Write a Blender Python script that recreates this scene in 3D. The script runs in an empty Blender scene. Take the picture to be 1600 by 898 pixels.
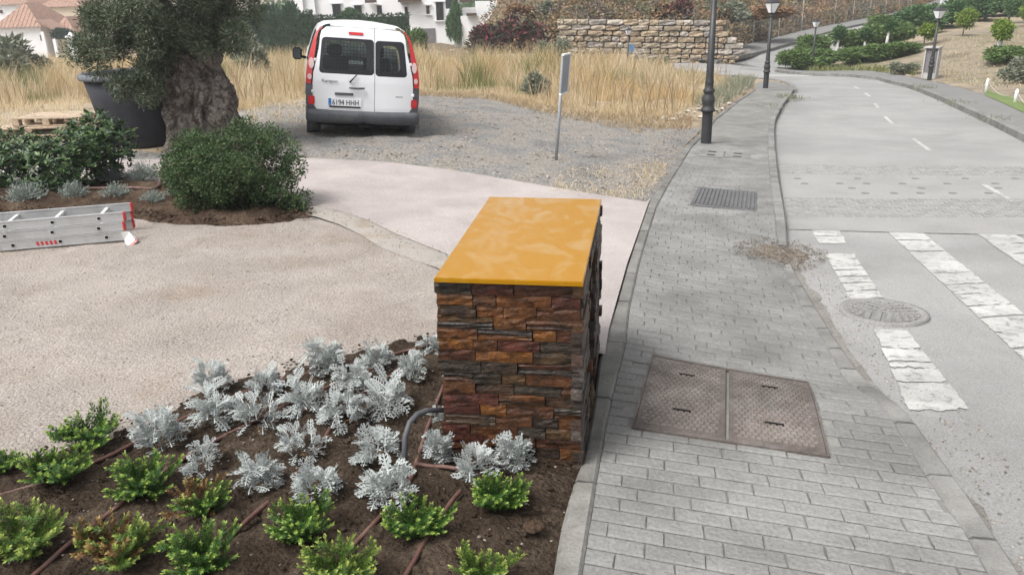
import bpy, bmesh, math, random
import numpy as np
from mathutils import Vector, Matrix
from mathutils.geometry import delaunay_2d_cdt

rng = np.random.default_rng(7)
random.seed(7)
scene = bpy.context.scene
col = scene.collection

# ------------------------------------------------------------------ camera
CAM_H = 2.1
PITCH, ROLL = math.radians(20.0), math.radians(1.5)
FPX = 1244.0                       # focal length in pixels of the 1600 px wide photograph
F = Vector((0, math.cos(PITCH), -math.sin(PITCH)))
R0 = Vector((1, 0, 0)); U0 = Vector((0, math.sin(PITCH), math.cos(PITCH)))
CR = R0 * math.cos(ROLL) - U0 * math.sin(ROLL)
CU = U0 * math.cos(ROLL) + R0 * math.sin(ROLL)
cam_data = bpy.data.cameras.new('camera')
cam_data.sensor_width = 36.0
cam_data.lens = FPX / 1600.0 * 36.0
cam_data.clip_start = 0.05
cam_data.clip_end = 2000.0
cam = bpy.data.objects.new('camera', cam_data)
col.objects.link(cam)
m = Matrix((CR, CU, -F)).transposed().to_4x4()
m.translation = (0, 0, CAM_H)
cam.matrix_world = m
scene.camera = cam

# ------------------------------------------------------------------ sky and sun: bright overcast day
SUN_EL, SUN_AZ = math.radians(58), math.radians(-125)     # azimuth from +Y towards +X
world = bpy.data.worlds.new('World')
scene.world = world
world.use_nodes = True
wn, wl = world.node_tree.nodes, world.node_tree.links
for n in list(wn): wn.remove(n)
sky = wn.new('ShaderNodeTexSky')
sky.sky_type = 'NISHITA'
sky.sun_disc = False
sky.sun_elevation = SUN_EL
sky.sun_rotation = SUN_AZ
sky.air_density = 1.0
sky.dust_density = 6.0
sky.ozone_density = 1.0
hs = wn.new('ShaderNodeHueSaturation'); hs.inputs['Saturation'].default_value = 0.22
bg = wn.new('ShaderNodeBackground'); bg.inputs['Strength'].default_value = 0.105
wo = wn.new('ShaderNodeOutputWorld')
wl.new(sky.outputs[0], hs.inputs['Color']); wl.new(hs.outputs[0], bg.inputs['Color']); wl.new(bg.outputs[0], wo.inputs['Surface'])
sun_data = bpy.data.lights.new('sun', 'SUN')
sun_data.energy = 1.5
sun_data.angle = math.radians(22)
sun_data.color = (1.0, 0.975, 0.94)
sun = bpy.data.objects.new('sun', sun_data)
col.objects.link(sun)
sd = Vector((math.sin(SUN_AZ) * math.cos(SUN_EL), math.cos(SUN_AZ) * math.cos(SUN_EL), math.sin(SUN_EL)))
sun.rotation_euler = sd.to_track_quat('Z', 'Y').to_euler()
vs = scene.view_settings
vs.view_transform = 'Standard'
vs.look = 'None'
vs.exposure = 1.12
vs.gamma = 1.0
vs.use_curve_mapping = False
scene.cycles.use_denoising = True
scene.cycles.max_bounces = 6
scene.cycles.diffuse_bounces = 3
scene.cycles.transparent_max_bounces = 8

# ------------------------------------------------------------------ pixel <-> place
CAMP = np.array([0, 0, CAM_H])
nF, nR, nU = np.array(F), np.array(CR), np.array(CU)
def ray(px, py):
    return nF + nR * ((px - 800) / FPX) - nU * ((py - 449) / FPX)
def PD(px, py, Y):
    """the place seen at a pixel, Y metres ahead"""
    d = ray(px, py)
    return CAMP + d * (Y / d[1])

# ground heights: thin plate spline through surveyed places
ctrl = []
for y, z in zip([-4, 1, 2.3, 3.2, 6, 9, 12, 16, 22, 28, 36], [.3, .12, .05, 0, -.17, -.33, -.46, -.62, -.85, -1.1, -1.55]):
    ctrl.append((0.2 * y + 0.7, y, z)); ctrl.append((0.2 * y + 3.2, y, z - 0.02)); ctrl.append((0.2 * y + 7, y, z - 0.02))
for y, z in zip([-4, 1, 3.2, 6, 8.5, 11, 13, 17, 24], [.1, .05, 0.01, -.03, -.05, -.02, 0.03, 0.0, -.45]):
    ctrl.append((-2.6, y, z)); ctrl.append((-6.5, y, z + .02))
    if y < 20: ctrl.append((-12, y, z + .02))
ctrl += [(-15, 24, -.6), (-20, 35, -1.2), (-14, 50, -1.9), (0, 24, -.7), (0, 32, -1.1), (-1, 48, -1.75), (8, 47, -1.8), (-10, 80, -2.4), (-30, 80, -2.8),
         (-60, 110, -3.3), (-30, 110, -3.0), (-60, 60, -2.3), (0, 100, -2.2), (-120, 200, -3), (60, 250, 4), (-40, 250, -2), (160, 150, 6), (-120, 30, -2), (20, 150, 1),
         (30, 5, -.2), (60, 5, 0), (60, 40, 0.5), (-40, 0, 0), (30, -4, 0), (0, -12, .6), (-320, 420, 4), (0, 420, 8), (320, 420, 16), (-400, 150, 0), (400, 150, 10), (-150, 300, 1)]
for px, py, Y in [(1196, 138, 28), (1452, 125, 34), (1268, 110, 50), (1150, 106, 44), (1117, 95, 48), (1187, 80, 54), (1301, 48, 64), (1350, 37, 69), (1425, 22, 80), (1462, 12, 88),
                  (1443, 66, 47), (1503, 55, 53), (1573, 36, 60), (1556, 97, 38), (1383, 82, 47), (1307, 80, 54), (1340, 108, 46), (1600, 60, 50), (1500, 100, 39), (1580, 120, 33)]:
    ctrl.append(tuple(PD(px, py, Y)))
C = np.array(ctrl)
def _U(r2): return 0.5 * r2 * np.log(r2 + 1e-9)
_n = len(C)
_K = _U(((C[:, None, :2] - C[None, :, :2]) ** 2).sum(-1)) + np.eye(_n) * 6.0
_Pm = np.c_[np.ones(_n), C[:, :2]]
_A = np.zeros((_n + 3, _n + 3)); _A[:_n, :_n] = _K; _A[:_n, _n:] = _Pm; _A[_n:, :_n] = _Pm.T
_w = np.linalg.solve(_A, np.r_[C[:, 2], 0, 0, 0])
def G(x, y):
    x = np.atleast_1d(np.asarray(x, float)); y = np.atleast_1d(np.asarray(y, float))
    out = np.empty(len(x))
    for i in range(0, len(x), 20000):
        xx, yy = x[i:i + 20000], y[i:i + 20000]
        r2 = (xx[:, None] - C[None, :, 0]) ** 2 + (yy[:, None] - C[None, :, 1]) ** 2
        out[i:i + 20000] = _U(r2) @ _w[:_n] + _w[_n] + _w[_n + 1] * xx + _w[_n + 2] * yy
    return out
def g1(x, y): return float(G(x, y)[0])
_ts = np.geomspace(1.0, 160, 500)
def PG(px, py, off=0.0):
    """the place on the ground seen at a pixel"""
    d = ray(px, py)
    pts = CAMP + d[None, :] * _ts[:, None]
    h = pts[:, 2] - G(pts[:, 0], pts[:, 1]) - off
    k = np.argmax(h < 0)
    if k == 0: k = len(_ts) - 1
    a, b = h[k - 1], h[k]
    t = _ts[k - 1] + (_ts[k] - _ts[k - 1]) * (a / (a - b) if a != b else 1)
    return CAMP + d * t
def PGs(pts, off=0.0): return np.array([PG(x, y, off) for x, y in pts])

def inpoly(P, poly):
    P = np.asarray(P)[:, :2]; poly = np.asarray(poly)[:, :2]
    x, y = P[:, 0], P[:, 1]; c = np.zeros(len(P), bool)
    j = len(poly) - 1
    for i in range(len(poly)):
        xi, yi = poly[i]; xj, yj = poly[j]
        if yi != yj:
            c ^= ((yi > y) != (yj > y)) & (x < (xj - xi) * (y - yi) / (yj - yi) + xi)
        j = i
    return c
def dist_poly(P, poly):
    P = np.asarray(P)[:, :2]; poly = np.asarray(poly)[:, :2]
    d = np.full(len(P), 1e9)
    for i in range(len(poly)):
        a, b = poly[i], poly[(i + 1) % len(poly)]
        ab = b - a; t = np.clip(((P - a) @ ab) / (ab @ ab + 1e-12), 0, 1)
        d = np.minimum(d, np.linalg.norm(P - a - t[:, None] * ab, axis=1))
    return d
def sstep(a, b, x):
    t = np.clip((np.asarray(x, float) - a) / (b - a), 0, 1); return t * t * (3 - 2 * t)
_ph = rng.uniform(0, 6.28, (24, 2)); _dr = rng.uniform(0, 6.28, 24)
def wav(x, y, s):
    """cheap smooth noise, about -1..1"""
    o = np.zeros_like(np.asarray(x, float))
    for i in range(12):
        k = (0.6 + 0.16 * i) / s * 6.28
        o += np.sin(k * (x * math.cos(_dr[i]) + y * math.sin(_dr[i])) + _ph[i, 0])
    return o / 4.0

# ------------------------------------------------------------------ materials
def _nt(name):
    mt = bpy.data.materials.new(name); mt.use_nodes = True
    nt = mt.node_tree; nt.nodes.clear()
    out = nt.nodes.new('ShaderNodeOutputMaterial'); bs = nt.nodes.new('ShaderNodeBsdfPrincipled')
    nt.links.new(bs.outputs[0], out.inputs[0])
    return mt, nt, bs, out
def c4(c): return (c[0], c[1], c[2], 1.0)
def pmat(name, cols, scale=3.0, detail=6, rough=0.8, bump=0.0, bscale=40.0, spec=0.3, fine=0.0, fscale=120.0, island=0.0, objr=0.0, metal=0.0, rvar=0.0, coat=0.0,
         stops=None, distort=0.0, bdist=0.02, hue=0.0, world=False, stain=0.0, sscale=.6):
    """colours blended by noise, fine speckle, per piece variation, bump"""
    mt, nt, bs, out = _nt(name)
    N, L = nt.nodes.new, nt.links.new
    tc = N('ShaderNodeTexCoord'); no = N('ShaderNodeTexNoise')
    no.inputs['Scale'].default_value = scale; no.inputs['Detail'].default_value = detail; no.inputs['Distortion'].default_value = distort
    no.inputs['Roughness'].default_value = 0.6
    if world:
        gw = N('ShaderNodeNewGeometry'); PV = gw.outputs['Position']
    else: PV = tc.outputs['Object']
    L(PV, no.inputs['Vector'])
    rp = N('ShaderNodeValToRGB'); L(no.outputs['Fac'], rp.inputs[0])
    els = rp.color_ramp.elements
    if len(cols) == 1: cols = [cols[0], cols[0]]
    if stops is None: stops = [0.32 + 0.36 * i / (len(cols) - 1) for i in range(len(cols))]
    els[0].position, els[0].color = stops[0], c4(cols[0]); els[1].position, els[1].color = stops[-1], c4(cols[-1])
    for s, c in list(zip(stops, cols))[1:-1]:
        e = els.new(s); e.color = c4(c)
    cur = rp.outputs[0]
    vals = []
    if stain:
        ns_ = N('ShaderNodeTexNoise'); ns_.inputs['Scale'].default_value = sscale; ns_.inputs['Detail'].default_value = 7; ns_.inputs['Roughness'].default_value = .65; ns_.inputs['Distortion'].default_value = .8
        L(PV, ns_.inputs['Vector'])
        mr = N('ShaderNodeMapRange'); mr.inputs[1].default_value = 0.36; mr.inputs[2].default_value = 0.62; mr.inputs[3].default_value = 1 - stain; mr.inputs[4].default_value = 1 + stain * .6
        L(ns_.outputs['Fac'], mr.inputs[0]); vals.append(mr.outputs[0])
    if fine:
        n2 = N('ShaderNodeTexNoise'); n2.inputs['Scale'].default_value = fscale; n2.inputs['Detail'].default_value = 3
        L(PV, n2.inputs['Vector'])
        mr = N('ShaderNodeMapRange'); mr.inputs[1].default_value = 0.25; mr.inputs[2].default_value = 0.75
        mr.inputs[3].default_value = 1 - fine; mr.inputs[4].default_value = 1 + fine
        L(n2.outputs['Fac'], mr.inputs[0]); vals.append(mr.outputs[0])
    if island:
        ge = N('ShaderNodeNewGeometry'); mr = N('ShaderNodeMapRange'); mr.inputs[3].default_value = 1 - island; mr.inputs[4].default_value = 1 + island
        L(ge.outputs['Random Per Island'], mr.inputs[0]); vals.append(mr.outputs[0])
    if objr:
        oi = N('ShaderNodeObjectInfo'); mr = N('ShaderNodeMapRange'); mr.inputs[3].default_value = 1 - objr; mr.inputs[4].default_value = 1 + objr
        L(oi.outputs['Random'], mr.inputs[0]); vals.append(mr.outputs[0])
    if vals:
        hsn = N('ShaderNodeHueSaturation'); L(cur, hsn.inputs['Color'])
        v = vals[0]
        for w in vals[1:]:
            mm = N('ShaderNodeMath'); mm.operation = 'MULTIPLY'; L(v, mm.inputs[0]); L(w, mm.inputs[1]); v = mm.outputs[0]
        L(v, hsn.inputs['Value'])
        cur = hsn.outputs[0]
    L(cur, bs.inputs['Base Color'])
    bs.inputs['Roughness'].default_value = rough
    if rvar:
        mr = N('ShaderNodeMapRange'); mr.inputs[1].default_value = .35; mr.inputs[2].default_value = .65
        mr.inputs[3].default_value = max(0.02, rough - rvar); mr.inputs[4].default_value = min(1, rough + rvar)
        L(no.outputs['Fac'], mr.inputs[0]); L(mr.outputs[0], bs.inputs['Roughness'])
    bs.inputs['Specular IOR Level'].default_value = spec
    bs.inputs['Metallic'].default_value = metal
    if coat:
        bs.inputs['Coat Weight'].default_value = coat; bs.inputs['Coat Roughness'].default_value = 0.06
    if bump:
        n3 = N('ShaderNodeTexNoise'); n3.inputs['Scale'].default_value = bscale; n3.inputs['Detail'].default_value = 4
        L(PV, n3.inputs['Vector'])
        bp = N('ShaderNodeBump'); bp.inputs['Strength'].default_value = bump; bp.inputs['Distance'].default_value = bdist
        L(n3.outputs['Fac'], bp.inputs['Height']); L(bp.outputs[0], bs.inputs['Normal'])
    return mt
def leafmat(name, cols, tip=None, rough=0.6, spec=0.25, trans=0.25, wscale=0.0, wcols=None):
    """leaf colour picked per leaf, the pale tips from the 'tip' attribute, some light through the leaf"""
    mt, nt, bs, out = _nt(name)
    N, L = nt.nodes.new, nt.links.new
    ge = N('ShaderNodeNewGeometry'); rp = N('ShaderNodeValToRGB'); L(ge.outputs['Random Per Island'], rp.inputs[0])
    els = rp.color_ramp.elements
    els[0].position, els[0].color = 0, c4(cols[0]); els[1].position, els[1].color = 1, c4(cols[-1])
    for i, c in list(enumerate(cols))[1:-1]:
        e = els.new(i / (len(cols) - 1)); e.color = c4(c)
    cur = rp.outputs[0]
    def mix(fac, a, b):
        mx = N('ShaderNodeMix'); mx.data_type = 'RGBA'; L(fac, mx.inputs[0]); L(a, mx.inputs[6])
        if isinstance(b, tuple): mx.inputs[7].default_value = b
        else: L(b, mx.inputs[7])
        return mx.outputs[2]
    if wcols:
        tc = N('ShaderNodeTexCoord'); no = N('ShaderNodeTexNoise'); no.inputs['Scale'].default_value = wscale; no.inputs['Detail'].default_value = 3
        L(tc.outputs['Object'], no.inputs['Vector'])
        mr = N('ShaderNodeMapRange'); mr.inputs[1].default_value = .48; mr.inputs[2].default_value = .62; L(no.outputs['Fac'], mr.inputs[0])
        cur = mix(mr.outputs[0], cur, c4(wcols))
    if tip:
        at = N('ShaderNodeAttribute'); at.attribute_name = 'tip'
        cur = mix(at.outputs['Fac'], cur, c4(tip))
    L(cur, bs.inputs['Base Color'])
    bs.inputs['Roughness'].default_value = rough; bs.inputs['Specular IOR Level'].default_value = spec
    if trans:
        tr = N('ShaderNodeBsdfTranslucent'); L(cur, tr.inputs['Color'])
        mx = N('ShaderNodeMixShader'); mx.inputs[0].default_value = trans
        L(bs.outputs[0], mx.inputs[1]); L(tr.outputs[0], mx.inputs[2]); L(mx.outputs[0], out.inputs[0])
    return mt
def palmat(name, cols, rough=0.5, spec=0.4, bump=0.4, bscale=30, scale=14, dark=0.35, rvar=0.1):
    """each object takes its own colour from a list, then is veined by noise"""
    mt, nt, bs, out = _nt(name)
    N, L = nt.nodes.new, nt.links.new
    oi = N('ShaderNodeObjectInfo'); rp = N('ShaderNodeValToRGB'); rp.color_ramp.interpolation = 'CONSTANT'
    L(oi.outputs['Random'], rp.inputs[0]); els = rp.color_ramp.elements
    els[0].position, els[0].color = 0, c4(cols[0]); els[1].position, els[1].color = (len(cols) - 1) / len(cols), c4(cols[-1])
    for i, c in list(enumerate(cols))[1:-1]:
        e = els.new(i / len(cols)); e.color = c4(c)
    tc = N('ShaderNodeTexCoord'); no = N('ShaderNodeTexNoise'); no.inputs['Scale'].default_value = scale; no.inputs['Detail'].default_value = 7
    no.inputs['Distortion'].default_value = 1.2
    gw = N('ShaderNodeNewGeometry'); add = N('ShaderNodeVectorMath'); add.operation = 'ADD'; L(gw.outputs['Position'], add.inputs[0]); sc3 = N('ShaderNodeVectorMath'); sc3.operation = 'SCALE'; sc3.inputs['Scale'].default_value = 2.0; L(oi.outputs['Location'], sc3.inputs[0]); L(sc3.outputs[0], add.inputs[1]); L(add.outputs[0], no.inputs['Vector'])
    mr = N('ShaderNodeMapRange'); mr.inputs[1].default_value = .35; mr.inputs[2].default_value = .68; mr.inputs[3].default_value = dark; mr.inputs[4].default_value = 1.12
    L(no.outputs['Fac'], mr.inputs[0])
    hsn = N('ShaderNodeHueSaturation'); L(rp.outputs[0], hsn.inputs['Color']); L(mr.outputs[0], hsn.inputs['Value'])
    L(hsn.outputs[0], bs.inputs['Base Color'])
    bs.inputs['Roughness'].default_value = rough; bs.inputs['Specular IOR Level'].default_value = spec
    bp = N('ShaderNodeBump'); bp.inputs['Strength'].default_value = bump; bp.inputs['Distance'].default_value = 0.012
    n3 = N('ShaderNodeTexNoise'); n3.inputs['Scale'].default_value = bscale; n3.inputs['Detail'].default_value = 5
    L(add.outputs[0], n3.inputs['Vector']); L(n3.outputs['Fac'], bp.inputs['Height']); L(bp.outputs[0], bs.inputs['Normal'])
    return mt
def glassmat(name, tint=(0.5, 0.6, 0.58), refl=0.12):
    mt, nt, bs, out = _nt(name)
    N, L = nt.nodes.new, nt.links.new
    tr = N('ShaderNodeBsdfTransparent'); tr.inputs[0].default_value = c4(tint)
    gl = N('ShaderNodeBsdfGlossy'); gl.inputs['Roughness'].default_value = 0.03; gl.inputs[0].default_value = (.9, .9, .9, 1)
    fr = N('ShaderNodeFresnel'); fr.inputs[0].default_value = 1.45
    mx = N('ShaderNodeMixShader'); L(fr.outputs[0], mx.inputs[0])
    L(tr.outputs[0], mx.inputs[1]); L(gl.outputs[0], mx.inputs[2]); L(mx.outputs[0], out.inputs[0])
    nt.nodes.remove(bs)
    return mt

# ------------------------------------------------------------------ mesh helpers
def mesh_data(name, verts, faces, mat=None, smooth=False, attr=None):
    me = bpy.data.meshes.new(name)
    me.from_pydata([tuple(map(float, v)) for v in verts], [], [tuple(int(i) for i in f) for f in faces])
    if mat: me.materials.append(mat)
    if smooth: me.polygons.foreach_set('use_smooth', [True] * len(me.polygons))
    if attr is not None:
        a = me.attributes.new('tip', 'FLOAT', 'POINT'); a.data.foreach_set('value', np.asarray(attr, np.float32))
    me.update()
    return me
def link(name, data, parent=None, loc=None, rot=None, scale=None):
    o = bpy.data.objects.new(name, data); col.objects.link(o)
    if parent is not None: o.parent = parent
    if loc is not None: o.location = loc
    if rot is not None: o.rotation_euler = rot
    if scale is not None: o.scale = scale
    return o
def tag(o, label=None, cat=None, group=None, kind=None):
    if label: o['label'] = label
    if cat: o['category'] = cat
    if group: o['group'] = group
    if kind: o['kind'] = kind
    return o
def thing(name, label, cat, loc=(0, 0, 0), rz=0, group=None, rot=None):
    o = bpy.data.objects.new(name, None); col.objects.link(o)
    o.empty_display_size = 0.2
    o.location = [float(v) for v in loc]; o.rotation_euler = rot if rot else (0, 0, rz)
    return tag(o, label, cat, group)
class MB:
    def __init__(s): s.v = []; s.f = []
    def add(s, V, Fc):
        b = len(s.v); s.v += [tuple(map(float, v)) for v in V]; s.f += [tuple(int(i) + b for i in f) for f in Fc]; return s
    def box(s, c, d, rot=None, bev=0.0):
        x, y, z = [k / 2 for k in d]
        if bev:
            V = []
            for sx in (-1, 1):
                for sy in (-1, 1):
                    for sz in (-1, 1):
                        V += [(sx * (x - bev), sy * (y - bev), sz * z), (sx * (x - bev), sy * y, sz * (z - bev)), (sx * x, sy * (y - bev), sz * (z - bev))]
            bm = bmesh.new()
            bv = [bm.verts.new(v) for v in V]
            r = bmesh.ops.convex_hull(bm, input=bv)
            bmesh.ops.dissolve_limit(bm, angle_limit=0.01, verts=bm.verts, edges=bm.edges)
            bm.verts.index_update()
            V = [v.co.copy() for v in bm.verts]; Fc = [[v.index for v in f.verts] for f in bm.faces]; bm.free()
        else:
            V = [Vector((sx * x, sy * y, sz * z)) for sx in (-1, 1) for sy in (-1, 1) for sz in (-1, 1)]
            Fc = [(0, 1, 3, 2), (4, 6, 7, 5), (0, 4, 5, 1), (2, 3, 7, 6), (0, 2, 6, 4), (1, 5, 7, 3)]
        if rot is not None: V = [rot @ Vector(v) for v in V]
        return s.add([Vector(v) + Vector(c) for v in V], Fc)
    def bar(s, a, b, w, h=None, up=(0, 0, 1)):
        a, b = Vector(a), Vector(b); h = h or w
        d = b - a; L = d.length; z = d.normalized(); x = Vector(up).cross(z)
        if x.length < 1e-4: x = Vector((1, 0, 0)).cross(z)
        x.normalize(); y = z.cross(x)
        return s.box((a + b) / 2, (w, h, L), Matrix((x, y, z)).transposed())
    def tube(s, pts, r, n=8, cap=True):
        pts = [Vector(p) for p in pts]
        rs = r if hasattr(r, '__len__') else [r] * len(pts)
        V, Fc = [], []
        prev = None
        for i, p in enumerate(pts):
            t = (pts[min(i + 1, len(pts) - 1)] - pts[max(i - 1, 0)]).normalized()
            x = (prev - t * prev.dot(t)) if prev is not None else (Vector((0, 0, 1)).cross(t) if abs(t.z) < .95 else Vector((1, 0, 0)).cross(t))
            if x.length < 1e-5: x = Vector((1, 0, 0))
            x.normalize(); prev = x; y = t.cross(x)
            for k in range(n):
                a = 2 * math.pi * k / n
                V.append(p + (x * math.cos(a) + y * math.sin(a)) * rs[i])
        for i in range(len(pts) - 1):
            for k in range(n):
                Fc.append((i * n + k, i * n + (k + 1) % n, (i + 1) * n + (k + 1) % n, (i + 1) * n + k))
        if cap:
            Fc.append(tuple(range(n))[::-1]); Fc.append(tuple(range((len(pts) - 1) * n, len(pts) * n)))
        return s.add(V, Fc)
    def lathe(s, prof, n=20, c=(0, 0, 0), cap=True):
        V = [(c[0] + r * math.cos(2 * math.pi * k / n), c[1] + r * math.sin(2 * math.pi * k / n), c[2] + z) for r, z in prof for k in range(n)]
        Fc = [(i * n + k, i * n + (k + 1) % n, (i + 1) * n + (k + 1) % n, (i + 1) * n + k) for i in range(len(prof) - 1) for k in range(n)]
        if cap:
            Fc.append(tuple(range(n))[::-1]); Fc.append(tuple(range((len(prof) - 1) * n, len(prof) * n)))
        return s.add(V, Fc)
    def prism(s, poly, z0, z1):
        n = len(poly)
        V = [(p[0], p[1], z0) for p in poly] + [(p[0], p[1], z1) for p in poly]
        Fc = [tuple(range(n))[::-1], tuple(range(n, 2 * n))] + [(i, (i + 1) % n, n + (i + 1) % n, n + i) for i in range(n)]
        return s.add(V, Fc)
    def data(s, name, mat, smooth=False): return mesh_data(name, s.v, s.f, mat, smooth)
    def build(s, name, mat, parent=None, smooth=False, loc=None, rot=None): return link(name, s.data(name, mat, smooth), parent, loc, rot)

def densify(poly, step, closed=True):
    poly = [np.asarray(p, float)[:2] for p in poly]; out = []
    n = len(poly)
    for i in range(n if closed else n - 1):
        a, b = poly[i], poly[(i + 1) % n]
        k = max(1, int(np.linalg.norm(b - a) / step))
        for j in range(k): out.append(a + (b - a) * j / k)
    if not closed: out.append(poly[-1])
    return np.array(out)
def cdt(poly, step, holes=(), bstep=None, jit=0.3):
    """triangulate a flat outline with inner points"""
    poly = np.asarray(poly, float)[:, :2]
    b = densify(poly, bstep or step)
    lo, hi = b.min(0), b.max(0)
    gx, gy = np.meshgrid(np.arange(lo[0], hi[0], step), np.arange(lo[1], hi[1], step))
    g = np.c_[gx.ravel(), gy.ravel()] + rng.uniform(-jit, jit, (gx.size, 2)) * step
    g = g[inpoly(g, b)]
    if len(g): g = g[dist_poly(g, b) > step * 0.35]
    pts = [Vector(p) for p in b]; ed = [(i, (i + 1) % len(b)) for i in range(len(b))]
    for h in holes:
        hb = densify(h, bstep or step)
        if len(g): g = g[~inpoly(g, hb)]
        if len(g): g = g[dist_poly(g, hb) > step * 0.35]
        o = len(pts); pts += [Vector(p) for p in hb]; ed += [(o + i, o + (i + 1) % len(hb)) for i in range(len(hb))]
    pts += [Vector(p) for p in g]
    V, E, Fc, *_ = delaunay_2d_cdt(pts, ed, [], 1, 1e-6)
    V = np.array([tuple(v) for v in V]); 
    Fc = [tuple(f) for f in Fc]
    if holes:
        cen = np.array([V[list(f)].mean(0) for f in Fc])
        keep = np.ones(len(Fc), bool)
        for h in holes: keep &= ~inpoly(cen, h)
        Fc = [f for f, k in zip(Fc, keep) if k]
    # face up
    out = []
    for f in Fc:
        a, b2, c = V[f[0]], V[f[1]], V[f[2]]
        cr = (b2[0] - a[0]) * (c[1] - a[1]) - (b2[1] - a[1]) * (c[0] - a[0])
        out.append(f if cr > 0 else f[::-1])
    return V, out
def sheet(name, poly, step, mat, zf, parent=None, holes=(), bstep=None, smooth=True, label=None, cat=None, kind=None):
    V, Fc = cdt(poly, step, holes, bstep)
    z = zf(V[:, 0], V[:, 1])
    o = link(name, mesh_data(name, np.c_[V, z], Fc, mat, smooth), parent)
    return tag(o, label, cat, None, kind)

# ------------------------------------------------------------------ the materials of the place
M = {}
M['ground'] = pmat('dry_earth', [(.20, .155, .105), (.26, .205, .14), (.30, .25, .18), (.17, .13, .085)], scale=.55, fine=.3, fscale=60, bump=.6, bscale=25, rough=.95)
M['lot'] = pmat('grey_gravel', [(.15, .145, .14), (.18, .177, .17), (.225, .205, .18), (.165, .16, .152)], scale=1.3, fine=.42, fscale=28, bump=.9, bscale=18, rough=.95, bdist=.05)
M['court'] = pmat('beige_gravel', [(.235, .192, .158), (.262, .226, .196), (.298, .265, .238), (.284, .25, .222), (.242, .198, .162)], scale=.62, fine=.38, fscale=70, bump=.9, bscale=60, rough=.92, stain=.12, sscale=1.4)
M['drive'] = pmat('pink_concrete', [(.30, .265, .252), (.345, .31, .296), (.325, .288, .273)], scale=1.3, fine=.16, fscale=70, bump=.4, bscale=40, rough=.88, stain=.14, sscale=.8)
M['gutter'] = pmat('gutter_concrete', [(.24, .22, .195), (.29, .27, .245), (.25, .21, .17)], scale=3.0, fine=.15, fscale=80, bump=.4, bscale=40, rough=.9)
M['soil'] = pmat('dark_soil', [(.026, .018, .0125), (.043, .031, .022), (.072, .054, .039)], scale=5.0, fine=.5, fscale=55, bump=1.0, bscale=45, rough=.97, spec=.1, bdist=.03)
M['soil2'] = pmat('brown_soil', [(.034, .022, .015), (.058, .039, .027), (.10, .072, .050)], scale=3.0, fine=.45, fscale=45, bump=1.0, bscale=35, rough=.97, spec=.1, bdist=.03)
M['brick'] = pmat('stamped_paver', [(.158, .157, .150), (.186, .185, .177), (.212, .21, .20)], scale=1.6, fine=.17, fscale=60, bump=.5, bscale=45, rough=.8, objr=.06, island=.05, world=True, stain=.2, sscale=1.1)
M['tread'] = pmat('pale_relief_tread', [(.125, .106, .095), (.16, .138, .124), (.19, .172, .158)], scale=6, fine=.25, fscale=60, rough=.65, stain=.3, sscale=2.0)  # paler than the cover leaf: relief contrast painted into the colours
M['joint'] = pmat('paver_joint', [(.155, .153, .143), (.18, .177, .164), (.205, .20, .184)], scale=5, fine=.2, fscale=90, rough=.95, bump=.3, world=True, stain=.2, sscale=.9)
M['kerb'] = pmat('kerb_concrete', [(.155, .152, .143), (.19, .186, .176), (.215, .211, .20)], scale=4, fine=.14, fscale=90, bump=.35, bscale=50, rough=.85, objr=.10, world=True, stain=.25, sscale=1.6)
M['edging'] = pmat('stained_edging', [(.13, .125, .115), (.165, .16, .148), (.19, .185, .172)], scale=4, fine=.16, fscale=80, bump=.4, bscale=40, rough=.9, objr=.10, world=True, stain=.32, sscale=2.2)
M['road'] = pmat('old_asphalt', [(.215, .213, .207), (.25, .248, .241), (.27, .267, .26), (.235, .23, .221)], scale=.45, fine=.24, fscale=85, bump=.5, bscale=90, rough=.9, stain=.13, sscale=.35)
M['road2'] = pmat('pale_concrete', [(.225, .222, .212), (.26, .256, .246), (.28, .276, .266)], scale=1.2, fine=.15, fscale=70, bump=.3, bscale=60, rough=.9)
M['cobble'] = pmat('cobble', [(.225, .223, .218), (.26, .257, .25)], scale=6, fine=.12, rough=.9, island=.09, bump=.3)
M['paint'] = pmat('worn_road_paint', [(.24, .238, .23), (.27, .267, .258), (.37, .366, .352), (.43, .425, .405)], scale=14, fine=.16, fscale=90, rough=.8, stops=[.33, .39, .44, .7], distort=.8, stain=.20, sscale=1.5)
M['walk'] = pmat('far_pavement', [(.155, .153, .147), (.185, .182, .175)], scale=1.5, fine=.2, fscale=40, rough=.9)
M['iron_red'] = pmat('reddish_iron_cover', [(.085, .070, .064), (.115, .097, .088), (.14, .125, .115)], scale=6, fine=.25, fscale=60, rough=.7, bump=.4, bscale=60, stain=.3, sscale=2.0)  # darkened, so gaps between treads get their depth shade from colour
M['studiron'] = pmat('worn_stud', [(.14, .14, .138), (.18, .178, .174)], scale=6, fine=.2, rough=.7)
M['iron'] = pmat('grey_iron_cover', [(.085, .085, .088), (.125, .125, .127)], scale=6, fine=.2, rough=.6)
M['iron_road'] = pmat('dusty_iron_cover', [(.19, .186, .178), (.235, .23, .222)], scale=6, fine=.25, fscale=60, rough=.75, bump=.4)
M['black'] = pmat('black_metal', [(.012, .012, .014), (.02, .02, .022)], rough=.42, spec=.5, scale=8)
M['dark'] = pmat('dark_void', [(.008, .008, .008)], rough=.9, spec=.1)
M['amber'] = None
M['stone'] = palmat('ledge_stone', [(.085, .033, .013), (.12, .045, .014), (.040, .026, .018), (.070, .026, .014), (.17, .066, .016), (.038, .028, .020), (.095, .038, .015), (.075, .022, .014), (.062, .036, .018), (.028, .019, .014), (.115, .045, .014), (.065, .026, .012), (.085, .046, .020), (.048, .026, .015)],
                    rough=.5, spec=.4, bump=.6, bscale=60, scale=13, dark=.26)
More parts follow.
